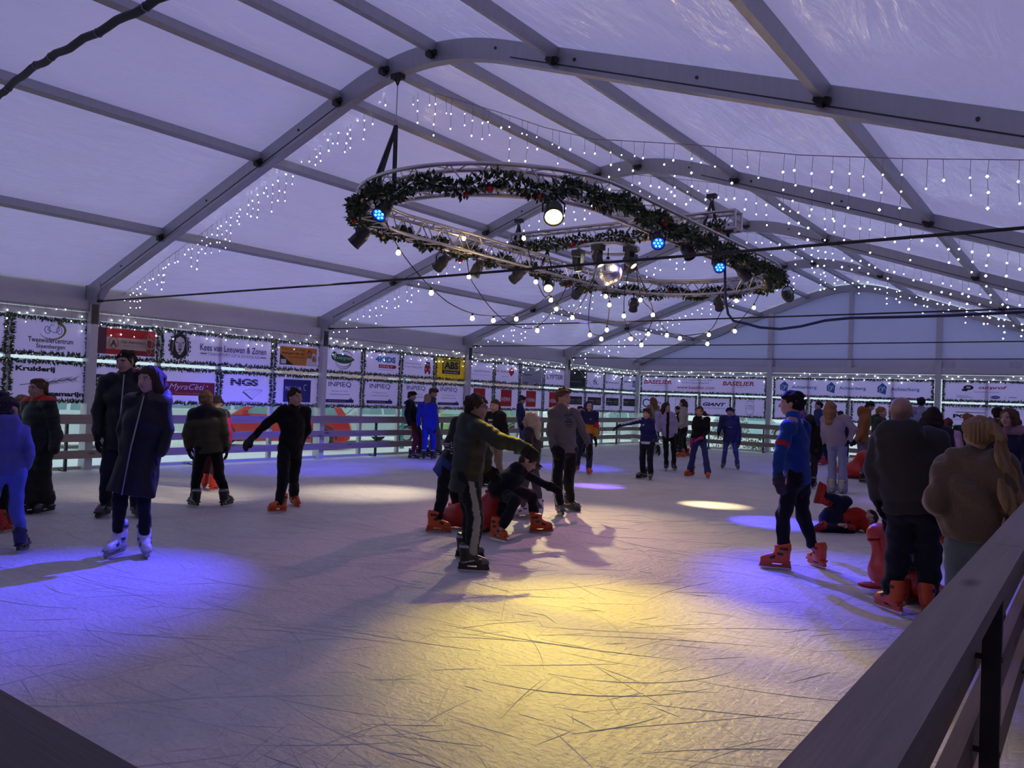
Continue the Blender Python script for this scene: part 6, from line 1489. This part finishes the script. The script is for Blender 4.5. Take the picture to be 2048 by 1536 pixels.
person('toddler in checked trousers standing with a red seal in front of the bald man', (1806, 985), (1808, 1204), (1832, 1203), 178,
       dict(col=(0.02, 0.022, 0.06), hem=0.46, th=0.022, mat='nylon'), dict(col=(0.03, 0.03, 0.05), th=0.012, paint=[(lambda v, leg, ap, J, S: (np.sin(v[:, 2]*190) > 0.3) | (np.sin((v @ S['rt'])*260) > 0.6), (0.20, 0.20, 0.26))]), dict(kind='beanie', col=(0.03, 0.03, 0.06)), 'red',
       ov={'el': (1775, 1010), 'wl': (1772, 1035)})

# ---- boy who has fallen and lies on the ice
def fallen():
    D0 = depth(on_z(1690, 1062)); at = lambda x, y, dd=0.0: at_depth(x, y, D0 - dd)
    hc = at(1738, 1035, 0.05); neck = at(1722, 1036, 0.03); shc = at(1717, 1038); hip = at(1660, 1042); off = np.array([*at(1690, 1062)[:2], 0.0])
    root = thing('person', 'boy in red sweater and dark trousers who has fallen and lies on the ice', 'person', tuple(off))
    part = lambda nm, v, q, m, c: put(nm, mesh_np(nm, v - off, q, m, c), root)
    rt = RC[0]; tc = -RC[2]; F = unit(tc*0.75 + rt*0.2 - UP*0.15); U = unit(rt*0.95 + UP*0.05); F = unit(F - (F @ U)*U); S = np.cross(F, U); Hh = 0.205
    v, q = head_field(hc, F, S, U, Hh, 0.0085, neck); c = head_colors(v, hc, F, S, U, Hh, SK, DBR)
    f = Field(np.minimum(at(1640, 1065), at(1745, 985)) - 0.4, np.maximum(at(1640, 1065), at(1745, 985)) + 0.4, 0.028)
    f.cone(hip, shc, 0.09, 0.09, 0.04, UP, 1.2)
    sl, el, wl = at(1715, 1026, 0.03), at(1727, 1048, 0.10), at(1739, 1064, 0.12); s2, e2, w2 = at(1713, 1050, -0.08), at(1700, 1058, 0.12), at(1690, 1052, 0.2)
    k1, a1 = at(1690, 1004, 0.0), at(1649, 993, 0.05); h1 = at(1662, 1030, 0.0); k2, a2 = at(1699, 1063, 0.12), at(1646, 1056, 0.16); h2 = at(1660, 1052, 0.05)
    for a, b, r0, r1 in ((sl, el, .04, .033), (el, wl, .033, .025), (s2, e2, .04, .033), (e2, w2, .033, .025), (h1, k1, .07, .05), (k1, a1, .05, .035), (h2, k2, .07, .05), (k2, a2, .05, .035)): f.cone(a, b, r0, r1, 0.03)
    v2, q2 = f.mesh(); hv = hand_mesh(w2, unit(w2 - e2), UP*-1, 0.9, 0.5, True, False, SK, 0.01)
    V = np.concatenate([v, v2, hv[0]]); Q = np.concatenate([q, q2 + len(v), hv[1] + len(v) + len(v2)]); part('body', V, Q, M_SKIN, np.concatenate([c, np.tile(SK, (len(v2), 1)), hv[2]]))
    f = Field(np.minimum(hip, wl) - 0.35, np.maximum(hip, wl) + 0.35, 0.015)
    f.cone(at(1676, 1042), shc, 0.125, 0.115, 0.05, UP, 1.15).cone(shc, neck, 0.1, 0.075, 0.05)
    for a, b, r0, r1 in ((sl, el, .062, .052), (el, wl, .052, .042), (s2, e2, .062, .052), (e2, w2, .052, .042)): f.cone(a, b, r0, r1, 0.03)
    f.plane(at(1680, 1042), unit(hip - shc)); f.wrinkle(0.005, 30, 91); v, q = f.mesh(); c = np.tile((0.40, 0.022, 0.012), (len(v), 1)).astype(float); part('sweater', v, q, M_CLOTH, c)
    f = Field(np.minimum(at(1640, 1070), at(1700, 990)) - 0.4, np.maximum(at(1640, 1070), at(1700, 990)) + 0.4, 0.015)
    f.cone(hip, at(1684, 1042), 0.135, 0.125, 0.05, UP, 1.1)
    for a, b, r0, r1 in ((h1, k1, .095, .07), (k1, a1, .07, .055), (h2, k2, .095, .07), (k2, a2, .07, .055)): f.cone(a, b, r0, r1, 0.04)
    f.wrinkle(0.005, 30, 92); v, q = f.mesh(); part('trousers', v, q, M_CLOTH, np.tile((0.012, 0.013, 0.035), (len(v), 1)).astype(float))
    v, q, c = hair_mesh(hc, F, S, U, Hh, dict(kind='beanie', col=(0.03, 0.02, 0.03), h=0.01, thick=0.05), 5); part('beanie', v, q, M_CLOTH, c)
    hv = hand_mesh(wl, unit(rt*0.9 - UP*0.25 + tc*0.2), -UP, 1.05, 0.25, False, False, (0.02, 0.018, 0.025), 0.009, 1.25); part('glove', hv[0], hv[1], M_CLOTH, hv[2])
    add_skate(root, 'red', a1 + unit(a1 - k1)*0.13, unit(UP*0.9 + rt*0.3), unit(k1 - a1), 0.95, off); add_skate(root, 'red', a2 + unit(a2 - k2)*0.13, unit(tc*0.6 + UP*0.35 - rt*0.2), unit(k2 - a2), 0.95, off)
fallen()

# ------------------------------------------------------------------ red plastic seals (skating aids)
M_SEAL = noisy('red_plastic', (0.50, 0.020, 0.010), (0.40, 0.015, 0.008), 6, 0.35)
def seal(label, P, heading, sc=1.0, upright=0.0):
    X, Y, Z = np.eye(3); f = Field((-0.35, -0.62, -0.02), (0.35, 0.55, 0.75), 0.015)
    f.ell((0, -0.02, 0.17), np.eye(3), (0.22, 0.42, 0.17), 0.05).cone((0, 0.12, 0.24), (0, 0.26, 0.46), 0.17, 0.12, 0.10).ell((0, 0.32, 0.52), np.eye(3), (0.115, 0.15, 0.115), 0.06)
    f.ell((0, 0.43, 0.49), np.eye(3), (0.06, 0.06, 0.05), 0.03)
    f.cone((0, -0.35, 0.12), (0, -0.50, 0.16), 0.10, 0.06, 0.06)
    for q in (-1, 1):
        f.ell((q*0.10, -0.52, 0.17), np.array([unit([1, q*-0.5, 0]), unit([q*0.5, 1, 0]), Z]), (0.06, 0.13, 0.03), 0.03)
        f.ell((q*0.24, 0.10, 0.07), np.array([unit([1, q*0.6, 0]), unit([q*-0.6, 1, 0]), Z]), (0.13, 0.07, 0.03), 0.04)
    f.plane((0, 0, 0.02), (0, 0, -1)); v, q = f.mesh()
    d = unit([*heading, 0.0]); M = Matrix(((d[1], d[0], 0, 0), (-d[0], d[1], 0, 0), (0, 0, 1, 0), (0, 0, 0, 1)))
    t = thing('skating_seal', label, 'skating aid', (P[0], P[1], 0), group='red plastic seals'); t.rotation_euler = (0, 0, math.atan2(d[1], d[0]) - math.pi/2); t.scale = (sc, sc, sc)
    put('body', mesh_np('body', v, q, M_SEAL), t)
    MB().tube([(-0.24, 0.16, 0.50), (-0.12, 0.20, 0.50), (0.12, 0.20, 0.50), (0.24, 0.16, 0.50)], 0.018, 8).obj('handle', M_SEAL, t, smooth=True)
    MB().lathe([(0.02, 0), (0.017, 0.006)], Matrix.Translation((0, 0.49, 0.50)) @ Matrix.Rotation(-math.pi/2, 4, 'X'), 10).obj('nose', M_BLACK, t)
    for q in (-1, 1): MB().lathe([(0.014, 0), (0.01, 0.006)], Matrix.Translation((q*0.075, 0.40, 0.56)) @ Matrix.Rotation(-math.pi/2, 4, 'X'), 8).obj('eye', M_BLACK, t)
    return t
R2 = RC[0][:2]; T2 = -RC[2][:2]
seal('red plastic seal between the boys in the centre', on_z(955, 1060), R2*0.95 + T2*0.25, 0.92)
seal('red plastic seal beside the lilac woman\'s jeans', on_z(1705, 956), T2*0.9 + R2*0.3, 1.0)
seal('red plastic seal at the bald man\'s feet', on_z(1800, 1190), -RC[2][:2]*-1.0 + R2*-0.2, 0.85)
# ------------------------------------------------------------------ outside, seen through the lower panes
M_TYRE = noisy('tyre', (0.02, 0.02, 0.022), (0.04, 0.04, 0.04), 10, 0.8); M_RIM = node_mat('rim', (0.5, 0.52, 0.54), 0.3, 0.7); M_CGLASS = node_mat('car_glass', (0.16, 0.30, 0.34), 0.08, spec=0.8)
M_PLATE = noisy('yellow_plate', (0.75, 0.45, 0.02), (0.7, 0.4, 0.02), 5, 0.5); M_LAMPW = node_mat('headlamp_glass', (0.7, 0.75, 0.78), 0.1); M_TRIMB = node_mat('black_plastic', (0.03, 0.03, 0.035), 0.6)
def car(label, P, heading, colour, L_=4.0, H_=1.45, W=1.68):
    """parked hatchback; x forward in its own frame"""
    t = thing('parked_car', label, 'car', (P[0], P[1], -0.13), math.atan2(heading[1], heading[0])); paint = node_mat('car_paint', colour, 0.25, spec=0.6)
    f = L_ / 4.0; X = lambda a: a * f
    low = [(-1.95, 0.30), (-1.98, 0.62), (-1.90, 0.86), (-1.2, 0.92), (0.75, 0.90), (1.55, 0.80), (1.93, 0.62), (1.97, 0.32), (1.80, 0.22), (-1.80, 0.22)]
    mb = MB(); n = len(low); vs = []; rings = [(-1, 0.80, 0.03), (-0.96, 0.97, 0.0), (0.96, 0.97, 0.0), (1, 0.80, 0.03)]
    for s, k, ins in ((-1.0, 0.93, 0), (-0.9, 1.0, 0), (0.9, 1.0, 0), (1.0, 0.93, 0)):
        for a, b in low: vs.append((X(a) * (0.985 if abs(s) == 1 else 1), s * W/2, 0.22 + (b - 0.22) * k))
    fs = [tuple(range(n)), tuple(range(3*n, 4*n))[::-1]]
    for r_ in range(3):
        for i in range(n): fs.append((r_*n+i, (r_+1)*n+i, (r_+1)*n+(i+1) % n, r_*n+(i+1) % n))
    mb.add(vs, fs).obj('lower_body', paint, t)
    roof = [(-1.88, 0.88), (-1.55, H_ - 0.06), (-1.1, H_), (0.05, H_ - 0.01), (0.25, H_ - 0.06), (1.02, 0.88)]
    mb = MB(); n = len(roof); vs = []
    for s in (-1, 1):
        for a, b in roof: vs.append((X(a), s * (W/2 - 0.04 - 0.17 * (b - 0.88) / (H_ - 0.88)), b))
    fs = [tuple(range(n)), tuple(range(n, 2*n))[::-1]] + [(i, n+i, n+i+1, i+1) for i in range(n-1)]
    mb.add(vs, fs).obj('cabin', paint, t)
    hw = lambda b: W/2 - 0.04 - 0.17 * (b - 0.88) / (H_ - 0.88) + 0.006
    for s in (-1, 1):
        for poly in ([(-1.05, 0.93), (-1.0, H_-0.10), (-0.38, H_-0.08), (-0.38, 0.93)], [(-0.30, 0.93), (-0.30, H_-0.08), (0.10, H_-0.09), (0.72, 0.93)], [(-1.62, 0.95), (-1.42, H_-0.12), (-1.12, H_-0.11), (-1.15, 0.94)]):
            MB().add([(X(a), s*hw(b), b) for a, b in poly], [(0, 1, 2, 3)]).obj('side_window', M_CGLASS, t)
        MB().box((X(0.60), s*(W/2 + 0.02) - 0.06, 0.90), (X(0.72), s*(W/2 + 0.02) + 0.06, 1.02)).obj('mirror', paint, t)
        MB().box((X(-0.55), s*W/2 - 0.01, 0.74), (X(-0.40), s*W/2 + 0.015, 0.77)).obj('door_handle', M_TRIMB, t)
        MB().box((X(1.70), s*0.62 - 0.14, 0.60), (X(1.93), s*0.62 + 0.14, 0.74)).obj('headlamp', M_LAMPW, t)
        for a in (-1.25, 1.22):
            M = Matrix.Translation((X(a), s*(W/2 - 0.09), 0.30)) @ Matrix.Rotation(math.pi/2, 4, 'X')
            w = MB().lathe([(0.20, -0.10), (0.29, -0.10), (0.305, -0.06), (0.305, 0.06), (0.29, 0.10), (0.20, 0.10)], M, 20).obj('wheel', M_TYRE, t)
            MB().lathe([(0.19, -0.102), (0.19, 0.102)], M, 14).obj('rim', M_RIM, w)
            MB().tube([(X(a) + 0.36*math.cos(q), s*(W/2 + 0.002), 0.30 + 0.36*math.sin(q)) for q in np.linspace(0, math.pi, 12)], 0.03, 5).obj('wheel_arch', M_TRIMB, t)
    MB().add([(X(0.32), -hw(H_-0.1) + 0.05, H_-0.10 + 0.012), (X(0.32), hw(H_-0.1) - 0.05, H_-0.10 + 0.012), (X(0.98), hw(0.92) - 0.05, 0.93), (X(0.98), -hw(0.92) + 0.05, 0.93)], [(0, 1, 2, 3)]).obj('windscreen', M_CGLASS, t)
    MB().box((X(1.955), -0.26, 0.42), (X(1.985), 0.26, 0.53)).obj('number_plate', M_PLATE, t)
    MB().box((X(1.80), -0.78, 0.26), (X(1.985), 0.78, 0.40)).obj('bumper', M_TRIMB, t)
    return t
LF = -RC[0][:2]
car('red hatchback parked outside behind the boys on the left', on_z(545, 894, -.13), LF*0.97 + T2*0.25, (0.55, 0.03, 0.03), 4.2)
car('silver hatchback with yellow plate parked outside', on_z(718, 884, -.13), LF*0.72 + T2*0.7, (0.62, 0.68, 0.70), 4.0)
car('light green car parked outside behind the blue tracksuit', on_z(945, 880, -.13), LF*0.72 + T2*0.7, (0.30, 0.48, 0.16), 4.0)
car('pale grey car parked outside near the far corner', on_z(1225, 876, -.13), LF*0.95 + T2*0.3, (0.6, 0.66, 0.68), 4.2)
car('light blue car parked behind the end wall left of the middle post', on_z(1505, 876, -.13), RC[0][:2]*0.95 + T2*0.25, (0.45, 0.62, 0.68), 4.2)
car('white car parked outside at the far left', on_z(120, 893, -.13), LF*0.9 + T2*0.2, (0.7, 0.74, 0.76), 4.4, 1.6)
car('white van-like car parked outside behind the olive jacket', on_z(390, 876, -.13), LF*0.95 + T2*0.1, (0.66, 0.72, 0.74), 4.6, 1.9)
car('white car parked behind the end wall right of the middle post', on_z(1665, 878, -.13), RC[0][:2]*0.95 - T2*0.1, (0.7, 0.74, 0.76), 4.2)

# brick building across the street
def brick_mat():
    m = node_mat('red_brick', (0.4, 0.15, 0.1), 0.85); tc = N(m, 'ShaderNodeTexCoord'); mp = N(m, 'ShaderNodeMapping'); mp.inputs['Rotation'].default_value = (math.pi/2, 0, 0)
    br = N(m, 'ShaderNodeTexBrick', Scale=4.0); br.inputs['Color1'].default_value = (0.50, 0.24, 0.20, 1); br.inputs['Color2'].default_value = (0.40, 0.18, 0.15, 1); br.inputs['Mortar'].default_value = (0.6, 0.55, 0.52, 1)
    L(m, tc.outputs['Object'], mp.inputs[0]); L(m, mp.outputs[0], br.inputs['Vector']); L(m, br.outputs['Color'], BSDF(m).inputs['Base Color']); return m
A_ = on_z(560, 838, -.13); B_ = on_z(1075, 846, -.13); d2 = unit((B_ - A_) * [1, 1, 0]); n2 = np.array([d2[1], -d2[0], 0]); n2 = n2 if n2 @ (CAM - A_) > 0 else -n2; LB = np.linalg.norm((B_ - A_)[:2])
bld = put('brick_house', None, None, 'row of red brick houses across the street beyond the cars', 'building', M=frame_matrix((A_[0], A_[1], -0.13), d2, -n2, UP))
MB().box((0, 0, 0), (LB, 6, 6.5)).obj('facade', brick_mat(), bld)
MB().box((0, -0.06, 0), (LB, 0.0, 0.5)).obj('plinth', noisy('grey_render', (0.55, 0.56, 0.56), (0.45, 0.46, 0.46), 3, 0.8), bld)
M_WHP = noisy('white_paint', (0.8, 0.8, 0.78), (0.72, 0.72, 0.7), 4, 0.5); M_DOOR = noisy('teal_door', (0.03, 0.12, 0.13), (0.02, 0.09, 0.10), 4, 0.4)
k = 1.2
while k < LB - 2:
    w = MB().box((k, -0.05, 0.85), (k + 1.5, 0.02, 2.5)).obj('window_frame', M_WHP, bld); MB().box((k + 0.08, -0.06, 0.93), (k + 1.42, -0.045, 2.42)).obj('pane', M_CGLASS, w)
    MB().box((k - 0.06, -0.10, 0.76), (k + 1.56, 0.0, 0.85)).obj('window_sill', M_WHP, bld)
    dd = MB().box((k + 2.6, -0.05, 0.0), (k + 3.6, 0.02, 2.35)).obj('door', M_DOOR, bld); MB().box((k + 2.75, -0.06, 1.4), (k + 3.45, -0.045, 2.2)).obj('pane', M_CGLASS, dd)
    k += 5.2
# street post, white barrier, shrubs
P = on_z(803, 897, -.13); sp = thing('street_post', 'teal street post outside left of the boy in maroon trousers', 'post', tuple(P)); MB().lathe([(0.07, 0), (0.07, 0.08), (0.045, 0.1), (0.045, 2.6)], None, 10).obj('pole', node_mat('teal_paint', (0.05, 0.25, 0.27), 0.4), sp); MB().lathe([(0.05, 2.6), (0.05, 2.64), (0.01, 2.66)], None, 10).obj('cap', M_BLACK, sp)
bar = thing('white_barrier', 'white barred metal barrier just outside the left windows', 'barrier', (-0.75, -1.3, -0.13)); MBAR = M_WHP
MB().tube([(0, 0, 0.18), (0, 0, 1.08), (0, 1.05, 1.08), (0, 1.05, 0.18)], 0.02, 6).obj('frame', MBAR, bar); MB().tube([(0, 0, 0.3), (0, 1.05, 0.3)], 0.015, 6).obj('rail', MBAR, bar)
for i in range(9): MB().tube([(0, 0.1 + 0.106*i, 0.3), (0, 0.1 + 0.106*i, 1.08)], 0.009, 5).obj('bar', MBAR, bar)
for y in (0.12, 0.93): MB().tube([(-0.3, y, 0.02), (0, y, 0.25), (0.3, y, 0.02)], 0.018, 6).obj('foot', MBAR, bar)
def shrub(label, P, rx, ry, h, mats, seed, n=900):
    r = random.Random(seed); t = thing('shrub', label, 'shrub', tuple(P)); mb = MB()
    for i in range(n):
        a, u, w = r.uniform(0, 6.283), r.random() ** 0.5, r.random()
        c = np.array([rx*u*math.cos(a), ry*u*math.sin(a), 0.08 + h*w*(1 - 0.55*u*u)]); g = unit([r.gauss(0, 1), r.gauss(0, 1), r.gauss(0.4, .8)]); s = unit(np.cross(g, [r.random()-.5, r.random()-.5, 1.0])) ; l = r.uniform(.05, .10)
        mb.cur = r.randrange(len(mats)); mb.add([c, c + g*l*.5 + s*l*.3, c + g*l, c + g*l*.5 - s*l*.3], [(0, 1, 2, 3)])
    mb.obj('leaves', mats, t, kind='stuff')
    for i in range(6):
        a = i * 1.05; MB().tube([(0.05*math.cos(a), 0.05*math.sin(a), 0), (rx*.5*math.cos(a), ry*.5*math.sin(a), h*.7)], [0.012, 0.005], 5).obj('stem', noisy('bark', (0.10, 0.07, 0.05), (0.06, 0.045, 0.03), 10, 0.9) if 'bark' not in bpy.data.materials else bpy.data.materials['bark'], t)
LV = [noisy('leaf_green', (0.10, 0.22, 0.04), (0.16, 0.30, 0.06), 8, 0.6), noisy('leaf_dark', (0.05, 0.13, 0.04), (0.08, 0.17, 0.05), 8, 0.6)]; LBR = [noisy('leaf_beige', (0.50, 0.42, 0.26), (0.38, 0.30, 0.18), 8, 0.7), noisy('leaf_brown', (0.25, 0.18, 0.10), (0.34, 0.26, 0.15), 8, 0.7)]
shrub('beige dried beech hedge outside behind the girl in the black top', (3.2, 21.2, -0.13), 0.75, 0.5, 1.5, LBR, 1, 1500)
for k, (x, nm) in enumerate(((0.9, 'at the far corner'), (4.42, 'left of the middle post'), (5.32, 'right beside the middle post'), (6.3, 'farther right of the middle post'), (1.9, 'beside the beige hedge'))):
    shrub('low green shrub outside the end wall ' + nm, (x, 20.75, -0.13), 0.42, 0.32, 0.55, LV, 10 + k, 520)
